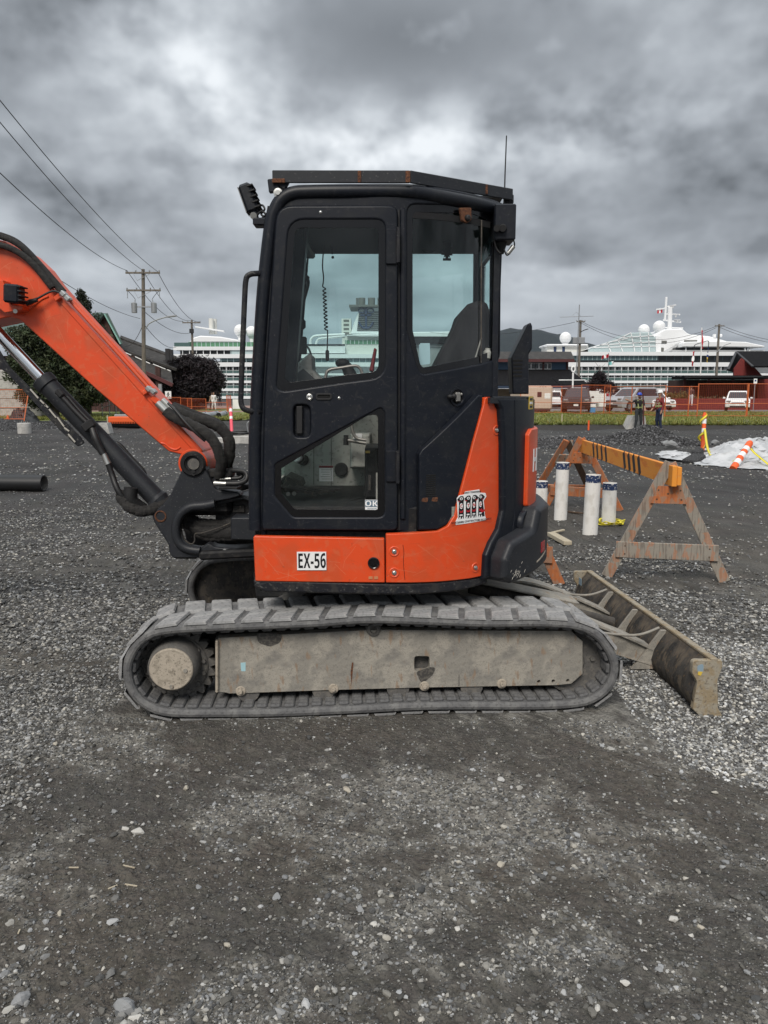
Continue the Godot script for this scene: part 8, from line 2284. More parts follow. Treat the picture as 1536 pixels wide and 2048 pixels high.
func houses_right():
	var z := -86.0
	var at := V(V(16.158, 0.979, -86).x, 0, z)
	var o := thing("blue_house", "blue and tan house with stepped dark roofs right of the cab", "house", at)
	var a: Vector3 = V(10.565, 4.137, -86) - at
	var b: Vector3 = V(20.092, 5.434, -86) - at
	part("upper_wall", box_mesh(V((a.x + b.x) * 0.5, (a.y + b.y) * 0.5, -3), V(b.x - a.x, b.y - a.y, 6.0)), M.blue_wall, o)
	for u in [[V(16.161, 4.678, -86), 1.05], [V(17.041, 4.678, -86), 0.85], [V(17.975, 4.678, -86), 0.85]]:
		window(o, u[0] - at + V(0, 0, 0.05), u[1], 0.72, 2, M.white_paint)
	for u in [V(17.506, 4.732, -86), V(20.145, 4.732, -86)]:
		part("corner_post", box_mesh(u - at + V(0, 0, 0.04), V(0.22, 1.4, 0.12)), M.maroon, o)
	part("upper_roof", roof_slab(V(9.877, 5.283, -85) - at, V(20.676, 5.283, -85) - at, V(21.94, 6.45, -92) - at, V(10.67, 6.45, -92) - at, 0.12), M.roof_old, o)
	part("eave", B.new().bar(V(9.872, 5.227, -84.95) - at, V(20.666, 5.227, -84.95) - at, 0.3, 0.12, 0.0, Vector3.BACK).done(), M.maroon, o)
	part("lower_roof", roof_slab(V(8.996, 2.409, -81.5) - at, V(21.439, 2.512, -81.5) - at, V(20.467, 4.192, -86) - at, V(9.463, 4.192, -86) - at, 0.12), M.roof_dark, o)
	part("hip", B.new().bar(V(17.496, 4.192, -86) - at, V(18.382, 2.563, -81.4) - at, 0.14, 0.14).done(), M.roof_dark, o)
	part("fascia", B.new().bar(V(8.986, 2.331, -81.4) - at, V(21.417, 2.408, -81.4) - at, 0.28, 0.1, 0.0, Vector3.BACK).done(), M.navy_trim, o)
	var c: Vector3 = V(9.165, 2.214, -83) - at
	var d: Vector3 = V(21.288, 0.154, -83) - at
	part("lower_wall", box_mesh(V((c.x + d.x) * 0.5, (c.y) * 0.5, -1.0), V(d.x - c.x, c.y, 4.0)), M.tan_wall, o)
	for u in [[V(16.966, 1.529, -83), 1.9], [V(19.733, 1.74, -83), 1.5]]:
		window(o, u[0] - at + V(0, 0, 4.05), u[1], 1.1, 3, M.white_paint)
	var at2 := V(V(35.795, 1.052, -76).x, 0, -76)
	var r := thing("red_building", "dark red wooden building with a black gable roof at the right edge", "building", at2)
	part("gable_wall", B.new().prism(PackedVector2Array([W(V(34.087, 3.124, -76).x - at2.x, V(34.087, 3.124, -76).y), W(V(37.107, 3.124, -76).x - at2.x, V(34.087, 3.124, -76).y), W(V(36.066, 4.034, -76).x - at2.x, V(36.056, 4.177, -76).y), W(V(34.735, 4.988, -76).x - at2.x, V(34.729, 5.083, -76).y), W(V(34.031, 3.938, -76).x - at2.x, V(34.025, 4.034, -76).y)]), -0.2, 0.0).done(), M.red_board, r)
	part("roof", roof_slab(V(34.918, 4.109, -74) - at2, V(41.258, 4.109, -74) - at2, V(44.474, 5.817, -80) - at2, V(35.957, 5.817, -80) - at2, 0.15), M.roof_dark, r)
	part("roof", roof_slab(V(32.791, 3.845, -74.5) - at2, V(35.957, 5.817, -80) - at2, V(39.589, 6.08, -86) - at2, V(37.739, 3.92, -84) - at2, 0.15), M.roof_dark, r)
	part("barge_board", B.new().bar(V(35.504, 5.814, -79) - at2, V(34.864, 4.199, -73.9) - at2, 0.2, 0.12).bar(V(35.504, 5.814, -79) - at2, V(32.788, 3.936, -74.4) - at2, 0.2, 0.12).done(), M.dark_metal, r)
	part("flat_roof", box_mesh(V(32.188, 3.177, -74) - at2, V(8.0, 0.28, 5.0), 0.03), M.roof_dark, r)
	part("gutter", B.new().bar(V(27.571, 3.169, -71.5) - at2, V(34.759, 3.214, -71.5) - at2, 0.1, 0.1).done(), M.dark_metal, r)
	part("wall", box_mesh(V(V(33.57, 2.012, -75).x - at2.x, 1.2, -1.5), V(9.2, 3.6, 4.0)), M.brown_board, r)
	for k in 4:
		part("wall_post", box_mesh(V(V(28.703, 2.006, -74).x - at2.x + k * 2.3, 1.5, 1.6), V(0.2, 3.0, 0.2)), M.maroon, r)
	part("door", box_mesh(V(V(29.164, 2.241, -74).x - at2.x, 1.1, 0.6), V(0.9, 2.2, 0.1)), M.house_glass, r)
	part("side_wall", box_mesh(V(V(37.56, 2.464, -73).x - at2.x, 1.5, 1.6), V(4.5, 3.1, 0.2)), M.red_board, r)
	var w := thing("retaining_wall", "low red board wall behind the orange fence and white hatchback", "wall", V(V(28.993, 0.676, -68).x, 0.2, -68))
	for k in 5:
		part("board", box_mesh(V(1.0, 0.1 + k * 0.21, 0), V(9.5, 0.2, 0.1), 0.01), M.red_board, w)
	for k in 6:
		part("board", box_mesh(V(-4.6 + k * 0.2, 0.06 + k * 0.17, -0.2 - k * 0.2), V(3.0, 0.16, 0.3), 0.01), M.red_board, w)
	bush("bush", "rusty green bush above the low red wall", V(25.927, 1.102, -69), 1.7, 1.2, 1300, Color(0.12, 0.095, 0.03), 141)
	bush("bush", "dark clipped hedge along the porch of the red building", V(30.227, 1.314, -71), 3.2, 0.9, 1500, Color(0.07, 0.055, 0.025), 142)
	var at3 := V(V(6.51, 0.81, -110).x, 0, -110)
	var s := thing("quay_shed", "low grey quay shed with a dark flat roof seen through the cab glass", "shed", at3)
	part("roof", box_mesh(V(7.84, 8.91, -110) - at3, V(10.0, 0.95, 6.0), 0.05), M.roof_dark, s)
	part("wall", box_mesh(V(1.5, V(7.84, 8.43, -110).y * 0.5, -0.2), V(9.6, V(7.84, 8.43, -110).y, 5.0)), M.metal_grey, s)
	part("yellow_stripe", box_mesh(V(-2.4, V(4.7, 7.81, -110).y, 2.35), V(0.5, 1.1, 0.1)), M.flag_yellow, s)
	part("wall_pipe", B.new().cyl(V(-1, V(6.44, 8.15, -110).y, 2.4), V(5, V(6.45, 8.09, -110).y, 2.4), 0.09, 0.09, 8).done(), M.white_paint, s)

func houses_left():
	var at := V(V(-30.853, 1.066, -74).x, 0, -74)
	var o := thing("green_hall", "tall hall with a green metal roof behind the dark trees on the left", "building", at)
	part("roof", roof_slab(V(-24.533, 6.223, -73) - at, V(-25.778, 8.936, -73) - at, V(-32.92, 10.645, -90) - at, V(-31.054, 7.187, -90) - at, 0.25), M.green_roof, o)
	part("roof", roof_slab(V(-28.748, 5.676, -73) - at, V(-25.87, 8.936, -73) - at, V(-32.92, 10.645, -90) - at, V(-36.016, 6.626, -90) - at, 0.25), M.green_roof, o)
	part("gable", B.new().prism(PackedVector2Array([W(V(-28.95, 5.613, -73.5).x - at.x, V(-28.95, 5.613, -73.5).y), W(V(-24.799, 6.163, -73.5).x - at.x, V(-28.95, 5.613, -73.5).y), W(V(-26.011, 8.805, -73.5).x - at.x, V(-26.011, 8.805, -73.5).y)]), -0.3, 0.4).done(), M.brown_board, o)
	part("barge_board", B.new().bar(V(-25.753, 8.916, -72.8) - at, V(-24.419, 6.21, -72.8) - at, 0.18, 0.1).done(), M.green_trim, o)
	part("main_roof", roof_slab(V(-38.775, 7.189, -72) - at, V(-32.374, 7.189, -72) - at, V(-37.668, 9.576, -84) - at, V(-45.117, 9.576, -84) - at, 0.25), M.green_roof, o)
	part("eave", box_mesh(V(-35.535, 7.047, -71.9) - at, V(7.0, 0.45, 0.3), 0.04), M.green_trim, o)
	part("wall", box_mesh(V(0, 2.6, -4), V(14.5, 5.2, 8)), M.brown_board, o)
	var pw := thing("pale_wall", "pale block wall behind the tarp at the left edge", "wall", V(V(-26.416, 0.561, -52).x, 0, -52))
	for k in 5:
		for j in 4:
			part("block", box_mesh(V(-2.0 + j * 1.6 + (0.4 if k % 2 else 0.0), 0.34 + k * 0.64, 0), V(1.58, 0.62, 0.5), 0.03), M.concrete, pw)
	var at2 := V(V(-22.908, 0.567, -76).x, 0, -76)
	var l := thing("brown_longhouse", "dark brown wooden longhouse with weathered low roofs behind the tall pole", "building", at2)
	part("upper_roof", roof_slab(V(-25.086, 5.732, -74) - at2, V(-19.696, 3.783, -74) - at2, V(-21.77, 5.358, -82) - at2, V(-27.52, 7.507, -82) - at2, 0.2), M.roof_old, l)
	part("fascia", B.new().bar(V(-24.9, 6.832, -73.9) - at2, V(-19.622, 4.941, -73.9) - at2, 0.24, 0.14).done(), M.roof_old, l)
	part("lower_roof", roof_slab(V(-23.81, 3.974, -70) - at2, V(-19, 2.339, -70) - at2, V(-20.534, 3.907, -75) - at2, V(-25.244, 5.601, -75) - at2, 0.2), M.roof_old, l)
	part("pale_flashing", B.new().bar(V(-23.224, 5.367, -69.8) - at2, V(-22.528, 5.061, -69.8) - at2, 0.14, 0.06).bar(V(-22.178, 4.93, -69.8) - at2, V(-20.87, 4.318, -69.8) - at2, 0.14, 0.06).bar(V(-20.604, 4.274, -69.8) - at2, V(-19.508, 3.835, -69.8) - at2, 0.14, 0.06).bar(V(-19.376, 3.791, -69.8) - at2, V(-19.069, 3.659, -69.8) - at2, 0.14, 0.06).done(), M.white_paint, l)
	part("chimney", box_mesh(V(-20.388, 5.316, -74) - at2, V(0.42, 1.1, 0.5), 0.03), M.dark_metal, l)
	part("chimney", box_mesh(V(-20.06, 5.27, -74) - at2, V(0.25, 1.0, 0.5), 0.03), M.dark_metal, l)
	part("wall", box_mesh(V(0.5, 2.0, -3), V(7.4, 4.0, 6)), M.brown_board, l)
	part("end_wall", box_mesh(V(-3.6, 3.0, -2), V(4.0, 5.0, 5)), M.brown_board, l)
	part("post", box_mesh(V(V(-20.248, 1.54, -70).x - at2.x, 2.0, 6.0), V(0.42, 4.2, 0.42), 0.02), M.brown_board, l)
	part("beam", B.new().bar(V(-22.193, 3.964, -69.7) - at2, V(-18.915, 2.424, -69.7) - at2, 0.36, 0.3).done(), M.maroon, l)
	part("grey_column", box_mesh(V(V(-19.538, 1.542, -68).x - at2.x, 1.2, 8.0), V(0.26, 2.6, 0.26)), M.metal_grey, l)
	for k in 6:
		part("board", box_mesh(V(V(-24.319, 0.619, -66).x - at2.x + k * 0.35, 0.7, 9.5), V(0.33, 1.3, 0.08), 0.01), M.brown_board, l)
	var h := thing("handrail", "pale steel handrail by the brown longhouse steps, left of the boom", "handrail", V(V(-18.529, 0.727, -52).x, 0, -52))
	for y in [0.0, 0.35]:
		part("rail", B.new().tube([V(-18.937, 0.628, -52) - h.position + V(0, y, 0), V(-18.762, 0.761, -52) - h.position + V(0, y, 0), V(-17.944, 1.026, -52) - h.position + V(0, y, 0)], 0.03, 6).done(), M.metal_grey, h)
	for u in [V(-18.903, 0.628, -52), V(-18.422, 0.86, -52), V(-17.977, 1.026, -52)]:
		part("post", B.new().cyl(V(u.x - h.position.x, 0, 0), u - h.position + V(0, 0.4, 0), 0.03, 0.03, 6).done(), M.metal_grey, h)

# a leaf clump: a few pointed faces at odd angles
func leaf_clump(sd: int, n: int) -> ArrayMesh:
	var r := RandomNumberGenerator.new()
	r.seed = sd
	var st := SurfaceTool.new()
	st.begin(Mesh.PRIMITIVE_TRIANGLES)
	for k in n:
		var c := V(r.randf_range(-1, 1), r.randf_range(-1, 1), r.randf_range(-1, 1)) * 0.8
		var d := V(r.randf_range(-1, 1), r.randf_range(-0.8, 0.8), r.randf_range(-1, 1)).normalized()
		var s := d.cross(V(r.randf_range(-1, 1), 1, r.randf_range(-1, 1))).normalized()
		var nn := d.cross(s).normalized()
		var a := c - d * 0.5
		var b := c + s * 0.22
		var e := c + d * 0.6 + nn * 0.1
		var f := c - s * 0.22
		st.set_normal(nn)
		for q in [a, b, e, a, e, f]:
			st.add_vertex(q)
	return st.commit()

func crown(o: Node3D, blobs: Array, count: int, size: float, tone: Color, sd: int):
	var r := RandomNumberGenerator.new()
	r.seed = sd
	var mm := MultiMesh.new()
	mm.transform_format = MultiMesh.TRANSFORM_3D
	mm.use_colors = true
	mm.mesh = leaf_clump(sd, 7)
	mm.instance_count = count
	var vol := 0.0
	for b in blobs:
		vol += b[1].x * b[1].y
	for i in count:
		var pick := r.randf() * vol
		var b: Array = blobs[0]
		for q in blobs:
			pick -= q[1].x * q[1].y
			if pick <= 0:
				b = q
				break
		var d := V(r.randfn(0, 1), r.randfn(0, 1), r.randfn(0, 1)).normalized()
		var rad := pow(r.randf(), 0.45) * r.randf_range(0.85, 1.12)
		var p: Vector3 = b[0] + d * b[1] * rad
		var s := size * r.randf_range(0.6, 1.35)
		mm.set_instance_transform(i, Transform3D(Basis(V(r.randf_range(-1, 1), r.randf_range(-1, 1), r.randf_range(-1, 1)).normalized(), r.randf() * TAU).scaled(Vector3.ONE * s), p))
		var k := r.randf_range(0.55, 1.5)
		mm.set_instance_color(i, Color(tone.r * k * r.randf_range(0.85, 1.2), tone.g * k, tone.b * k))
	var c := MultiMeshInstance3D.new()
	c.name = "crown"
	c.multimesh = mm
	c.material_override = M.leaf
	c.set_meta("kind", "stuff")
	o.add_child(c)

func bush(called: String, label: String, at: Vector3, w: float, h: float, count: int, tone: Color, sd: int):
	var o := thing(called, label, "bush", V(at.x, 0.2, at.z))
	var blobs := []
	for k in 5:
		blobs.append([V(lerpf(-w * 0.7, w * 0.7, k / 4.0), h * 0.75, 0), V(w * 0.36, h * 0.55, 0.8)])
	crown(o, blobs, count, 0.16, tone, sd)
	part("stem", B.new().tube([V(0, -0.1, 0), V(0, h * 0.7, 0)], 0.05, 6).done(), M.bark, o)

func tree(called: String, label: String, at: Vector3, trunk_h: float, tr: float, blobs: Array, count: int, leaf: float, tone: Color, sd: int):
	var o := thing(called, label, "tree", at)
	part("trunk", B.new().tube([V(0, -0.2, 0), V(0.05, trunk_h * 0.5, 0), V(0, trunk_h, 0.05)], tr, 10, false, 1.0, tr * 0.45).done(), M.bark, o)
	for b in blobs:
		part("limb", B.new().tube([V(0, trunk_h * 0.5, 0), V(b[0].x * 0.5, lerpf(trunk_h * 0.6, b[0].y, 0.5), b[0].z * 0.5), b[0]], tr * 0.4, 6, false, 1.0, tr * 0.12).done(), M.bark, o)
	crown(o, blobs, count, leaf, tone, sd)

func trees():
	var d := V(-21.247, 0.025, -50)
	var base := V(d.x, 0.05, -50)
	var blobs := []
	for k in [[62, 690, 34, 34], [110, 672, 40, 42], [150, 700, 40, 46], [70, 735, 46, 40], [125, 745, 50, 46], [178, 742, 40, 46], [205, 770, 34, 34], [95, 785, 50, 30], [160, 790, 46, 30], [222, 700, 16, 26]]:
		var c := V((k[0] - 768.0) / 1538.0 * 50.0, 1.6 + (788.0 - k[1]) / 1538.0 * 50.0, -50.0)
		blobs.append([c - base, V(k[2], k[3], 48) * 50.0 / 1538.0])
	tree("dark_tree", "big dark green holly-like tree behind the boom on the left", base, 4.0, 0.3, blobs, 9500, 0.2, Color(0.03, 0.043, 0.015), 151)
	var cb := V(V(-21.321, 0.123, -56).x, 0.1, -56)
	var cone := []
	for k in 13:
		var f := k / 12.0
		cone.append([V(0.12 * sin(k * 2.4), lerpf(1.6, 8.3, f), 0.1 * cos(k * 3.1)), V(lerpf(1.9, 0.3, f), 0.55, lerpf(1.9, 0.3, f))])
	for k in 6:
		cone.append([V(0.9 + 0.35 * k, 6.4 - k * 0.7, 0.3), V(0.4, 0.7, 0.5)])
	tree("conifer", "dark conifer with a spiky top rising above the boom", cb, 8.4, 0.2, cone, 7000, 0.17, Color(0.018, 0.027, 0.012), 152)
	var pb := V(V(-18.268, 0.276, -76).x, 0.05, -76)
	var pl := []
	for k in [[355, 745, 26, 24], [385, 730, 30, 20], [415, 738, 26, 22], [432, 760, 22, 22], [360, 772, 26, 22], [395, 765, 32, 26], [425, 782, 20, 16], [375, 790, 26, 14], [405, 792, 24, 12]]:
		var c := V((k[0] - 768.0) / 1538.0 * 76.0, 1.6 + (788.0 - k[1]) / 1538.0 * 76.0, -76.0)
		pl.append([c - pb, V(k[2], k[3], 30) * 76.0 / 1538.0])
	tree("purple_tree", "round dark purple-leaved tree between the poles left of the cab", pb, 2.6, 0.22, pl, 6500, 0.24, Color(0.012, 0.008, 0.0105), 153)
	var sb := V(V(23.096, 0.566, -84).x, 0.2, -84)
	var sl := []
	for k in [[1192, 762, 14, 14], [1178, 772, 12, 11], [1208, 772, 14, 11], [1194, 752, 9, 8], [1220, 777, 8, 6]]:
		var c := V((k[0] - 768.0) / 1538.0 * 84.0, 1.6 + (788.0 - k[1]) / 1538.0 * 84.0, -84.0)
		sl.append([c - sb, V(k[2], k[3], 14) * 84.0 / 1538.0])
	tree("purple_tree", "small purple-leaved tree in front of the ship right of the blue house", sb, 1.7, 0.12, sl, 1300, 0.2, Color(0.018, 0.012, 0.016), 154)
	var bt := thing("bare_sapling", "bare twiggy sapling above the small purple tree", "tree", V(V(23.697, 0.651, -86).x, 0.2, -86))
	part("trunk", B.new().tube([Vector3.ZERO, V(0, 3.2, 0), V(0.05, 4.6, 0)], 0.07, 6, false, 1.0, 0.02).done(), M.bark, bt)
	for k in 7:
		part("twig", B.new().tube([V(0, 2.8 + k * 0.25, 0), V((0.6 if k % 2 else -0.6), 3.5 + k * 0.25, 0.1)], 0.025, 5, false, 1.0, 0.01).done(), M.bark, bt)


# ---------------------------------------------------------------- the cruise ship and the hills
func ship_materials():
	plain("ship_white", lin(0.78, 0.79, 0.8), 0.4)
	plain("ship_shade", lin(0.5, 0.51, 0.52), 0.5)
	plain("ship_cream", lin(0.66, 0.66, 0.62), 0.5)
	plain("ship_glass", lin(0.08, 0.13, 0.14), 0.15)
	plain("ship_aqua", lin(0.40, 0.49, 0.5), 0.2)
	plain("ship_green", lin(0.10, 0.24, 0.14), 0.15)
	plain("ship_dark", lin(0.014, 0.016, 0.018), 0.3)
	plain("ship_rail_glass", lin(0.07, 0.12, 0.115), 0.15)
	plain("ship_navy", lin(0.02, 0.04, 0.10), 0.5)
	plain("ship_stack", lin(0.13, 0.13, 0.12), 0.6)
	textured("forest", picture(512, lin(0.014, 0.022, 0.027), [[0.02, 130, 0.45, 0.7, lin(0.024, 0.034, 0.036), 0.7], [0.08, 131, 0.55, 0.75, lin(0.008, 0.013, 0.016), 0.8]]), 160.0, 0.95)

var S: Node3D
const SAT := Vector3(45, 0, -280)

func sp(called: String, mesh: Mesh, mat: Material, parent: Node = null) -> MeshInstance3D:
	if parent:
		return part(called, mesh, mat, parent)
	return part(called, mesh, mat, S, Transform3D(Basis.IDENTITY, -SAT))

func slab(called: String, a: Vector3, b: Vector3, depth: float, mat: Material, parent: Node = null, bev := 0.0) -> MeshInstance3D:
	return sp(called, box_mesh(V((a.x + b.x) * 0.5, (a.y + b.y) * 0.5, a.z - depth * 0.5), V(absf(b.x - a.x), absf(b.y - a.y), depth), bev), mat, parent)

func balcony_mesh(w: float, h: float, sd: int) -> ArrayMesh:
	var m := ArrayMesh.new()
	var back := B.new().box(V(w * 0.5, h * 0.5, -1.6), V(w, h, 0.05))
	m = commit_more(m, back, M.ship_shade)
	var door := B.new().box(V(w * (0.36 + 0.1 * (sd % 2)), h * 0.45, -1.5), V(w * 0.62, h * 0.9, 0.06))
	m = commit_more(m, door, M.ship_dark)
	var mullion := B.new().box(V(w * (0.36 + 0.1 * (sd % 2)), h * 0.45, -1.44), V(0.08, h * 0.86, 0.05))
	m = commit_more(m, mullion, M.ship_white)
	var div := B.new().box(V(0.03, h * 0.5, -0.85), V(0.2, h, 1.5))
	m = commit_more(m, div, M.ship_white)
	var rail := B.new().box(V(w * 0.5, h * 0.2, -0.08), V(w - 0.1, h * 0.36, 0.03))
	m = commit_more(m, rail, M.ship_rail_glass)
	var top := B.new().box(V(w * 0.5, h * 0.4, -0.07), V(w, 0.08, 0.08))
	m = commit_more(m, top, M.ship_white)
	if sd % 3 != 0:
		var chair := B.new().box(V(w * 0.7, h * 0.2, -0.8), V(0.5, h * 0.34, 0.5), 0.05)
		m = commit_more(m, chair, M.ship_dark)
	return m

func commit_more(m: ArrayMesh, b: B, mat: Material) -> ArrayMesh:
	b.st.generate_normals()
	b.st.commit(m)
	m.surface_set_material(m.get_surface_count() - 1, mat)
	return m

func build_ship():
	S = thing("cruise_ship", "long white cruise ship moored beyond the shore, behind the cab and houses", "cruise ship", SAT)
	slab("hull", V(-75.29, -1.35, -267), V(160.66, -6.3, -267), 28, M.ship_white)
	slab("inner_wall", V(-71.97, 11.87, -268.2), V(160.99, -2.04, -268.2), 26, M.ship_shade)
	for v in [[V(-71.09, 12.33, -265), V(157.88, 10.92, -265)], [V(-70.9, 8.67, -265), V(158.15, 8, -265)], [V(-71, 6.24, -265), V(158.39, 5.41, -265)], [V(-71.11, 3.64, -265), V(158.63, 2.72, -265)], [V(-71.22, 1.04, -265), V(158.87, 0.19, -265)]]:
		slab("deck_edge", v[0], v[1], 3.5, M.ship_white)
	var kinds := []
	var w := 2.25
	for k in 3:
		kinds.append(balcony_mesh(w, 2.6, k))
	var r := RandomNumberGenerator.new()
	r.seed = 3
	var rows := [V(-70.96, 8.67, -265.2).y, V(-71.06, 6.25, -265.2).y, V(-71.16, 3.65, -265.2).y, V(-71.27, 1.04, -265.2).y, V(-71.37, -1.33, -265.2).y]
	for row in 5:
		for q in [[V(-62.55, 6.41, -265.2).x, V(-42.15, 6.41, -265.2).x], [V(64.93, 6.41, -265.2).x, V(121.02, 6.41, -265.2).x]]:
			var x: float = q[0]
			while x < q[1]:
				if not (row == 4 and x > 20.0 and x > V(97.23, 6.41, -265.2).x):
					var o := MeshInstance3D.new()
					o.name = "balcony"
					o.mesh = kinds[r.randi() % 3]
					o.position = V(x, rows[row], -265.2) - SAT
					S.add_child(o, true)
				x += w
	slab("promenade_rail", V(29.05, 15.82, -265), V(157.55, 14.58, -265), 6, M.ship_white)
	var wb := slab("window_band", V(56.33, 14.62, -266), V(92.91, 12.96, -266), 4, M.ship_glass)
	for k in 24:
		var x := lerpf(V(56.7, 13.96, -266).x, V(92.68, 13.96, -266).x, k / 23.0)
		sp("mullion", box_mesh(V(x, V(73.33, 13.88, -266).y, -265.98), V(0.16, 1.5, 0.1)), M.ship_aqua, wb)
	slab("dark_band", V(29.21, 13.04, -266), V(158.36, 12.21, -266), 4, M.ship_dark)
	slab("dark_windows", V(92.99, 14.73, -266.5), V(158.64, 12.48, -266.5), 4, M.ship_dark)
	for k in 16:
		var x := lerpf(V(93.36, 13.96, -266).x, V(134.44, 13.96, -266).x, k / 15.0)
		sp("dark_mullion", box_mesh(V(x, V(107.3, 13.63, -266).y, -266.48), V(0.14, 2.2, 0.1)), M.ship_glass, wb)
	slab("lower_promenade", V(56.42, 12.12, -266), V(93.84, 11.46, -266), 3, M.ship_white)
	var dome := sp("glass_dome", panel(outline([V(65.27, 15.73, 0), V(71.34, 17.57, 0), V(79.76, 20.07, 0), V(84.08, 22.4, 1.7), V(90.88, 22.57, 1.7), V(92.69, 20.57, 1.02), V(93.12, 15.73, 0)]), [], -268, 14, 0.4, 1), M.ship_aqua)
	for k in [[V(79.73, 20.07, -267.9), V(81.62, 16.06, -267.9)], [V(78.06, 19.4, -267.9), V(83.12, 20.57, -267.9)], [V(84.06, 22.23, -267.9), V(85.72, 16.06, -267.9)], [V(73.68, 18.23, -267.9), V(92.37, 19.4, -267.9)], [V(71.32, 17.4, -267.9), V(92.8, 17.9, -267.9)], [V(76.2, 19.07, -267.9), V(77.53, 15.89, -267.9)], [V(87.11, 22.4, -267.9), V(88.11, 16.06, -267.9)], [V(90, 22.4, -267.9), V(90.67, 16.06, -267.9)], [V(79.73, 20.07, -267.9), V(84.05, 22.4, -267.9)], [V(68.62, 16.73, -267.9), V(79.73, 20.07, -267.9)], [V(81.23, 20.73, -267.9), V(91.93, 21.4, -267.9)]]:
		sp("dome_rib", B.new().bar(k[0], k[1], 0.28, 0.2, 0.0, Vector3.BACK).done(), M.ship_white, dome)
	slab("deck_house", V(55.79, 18.24, -268), V(69.7, 15.9, -268), 10, M.ship_cream)
	slab("deck_house_roof", V(55.13, 18.48, -266.5), V(69.4, 17.81, -266.5), 13, M.ship_white, null, 0.3)
	for k in [[V(58, 17.73, -267.9), V(58.91, 16.06, -267.9)], [V(60.9, 17.73, -267.9), V(61.82, 16.06, -267.9)]]:
		slab("deck_door", k[0], k[1], 0.2, M.ship_navy)
	for k in [[V(62.77, 20.94, -272), 11.3, 0.0], [V(91.1, 23.88, -276), 11.3, 0.0], [V(95.69, 24.82, -274), 12.0, 4.0], [V(-49.73, 23.39, -272), 11.8, 1.5], [V(-46.11, 23.04, -274), 11.5, 3.0]]:
		var rd := sp("radome", B.new().ball(k[0], k[1] * 0.1775, 24).done(), M.ship_white)
		for f in [-0.35, 0.25]:
			var c: Vector3 = k[0]
			var rr: float = k[1] * 0.1775
			sp("radome_seam", B.new().lathe(c + V(0, f * rr - 0.03, 0), Vector3.UP, [W(0, sqrt(1 - f * f) * rr + 0.01), W(0.05, sqrt(1 - f * f) * rr + 0.01)], 24).done(), M.ship_shade, rd)
		sp("radome_pedestal", B.new().lathe(k[0] - V(0, k[1] * 0.1775 + k[2] + 0.6, 0), Vector3.UP, [W(0, 0.7), W(k[2] + 0.3, 0.75), W(k[2] + 0.8, 1.2)], 16).done(), M.ship_white, rd)
	slab("radome_tower", V(93, 21.31, -269), V(95.01, 15.78, -269), 3, M.ship_white)
	sp("forward_house", panel(outline([V(92.44, 15.83, 0), V(92.14, 21.39, 0), V(96.3, 23.73, 1.03), V(102.46, 23.9, 1.03), V(104.63, 22.06, 3.43), V(111.87, 21.39, 3.43), V(119.22, 19.37, 3.44), V(119.46, 15.83, 0)]), [], -270, 22, 0.5, 1), M.ship_white)
	sp("bridge_roof", panel(outline([V(100.25, 17.39, 0), V(100.66, 19.04, 1.01), V(111.59, 19.37, 1.69), V(121.73, 19.04, 1.69), V(128.24, 17.72, 0.67), V(127.94, 17.23, 0), V(113.41, 17.39, 0)]), [], -264, 30, 0.3, 1), M.ship_white)
	slab("bridge_windows", V(99.31, 17.43, -267), V(123.57, 15.84, -267), 12, M.ship_dark)
	slab("bridge_rail", V(97.58, 16.42, -265.4), V(128.91, 15.92, -265.4), 0.2, M.ship_shade)
	for k in [[V(123.36, 17.56, -265), V(123.82, 15.74, -265)], [V(121.84, 17.56, -265), V(122.3, 15.74, -265)], [V(101.92, 17.56, -265), V(102.2, 15.74, -265)]]:
		slab("bridge_post", k[0], k[1], 0.4, M.ship_white)
	for k in [[V(95.07, 19.86, -269.8), V(97.19, 18.85, -269.8)], [V(103.13, 20.03, -269.8), V(107.64, 19.19, -269.8)], [V(94.17, 17.51, -269.8), V(96.3, 16.16, -269.8)]]:
		slab("oval_window", k[0], k[1], 0.3, M.ship_stack, null, 0.1)
	sp("stair", B.new().bar(V(96.18, 16.09, -268.5), V(101.48, 19.11, -268.5), 0.5, 0.8, 0.0, Vector3.BACK).bar(V(97.15, 16.59, -268.4), V(101.07, 19.6, -268.4), 0.12, 0.1, 0.0, Vector3.BACK).done(), M.ship_shade)
	slab("deck_light", V(113.2, 22.06, -270), V(113.97, 20.88, -270), 1, M.ship_white)
	sp("small_radome", B.new().ball(V(115.64, 21.55, -270), 0.55, 12).done(), M.ship_white)
	var mast := sp("mast", B.new().bar(V(100.04, 23.88, -276), V(99.76, 31.88, -276), 1.5, 1.5, 0.3, Vector3.BACK).bar(V(98.27, 27.29, -276), V(98.36, 35.1, -276), 0.7, 0.7, 0.1, Vector3.BACK).done(), M.ship_white)
	for k in [[V(97.57, 27.29, -276), V(103.91, 26.61, -276)], [V(98.51, 29.34, -276), V(103.41, 29.17, -276)], [V(98.72, 31.88, -276), V(101.83, 32.39, -276)], [V(97.01, 24.74, -276), V(104.73, 24.56, -276)], [V(94.93, 30.87, -276), V(98.74, 31.37, -276)]]:
		sp("mast_yard", B.new().bar(k[0], k[1], 0.45, 0.5, 0.0, Vector3.BACK).done(), M.ship_white, mast)
	for k in [V(100.61, 32.17, -275.5), V(101.83, 29.12, -275.5), V(102.46, 27.25, -275.5)]:
		sp("radar", B.new().box(k, V(2.2, 0.35, 0.5), 0.1).cyl(k - V(0, 0.9, 0), k, 0.35, 0.3, 8).done(), M.ship_shade, mast)
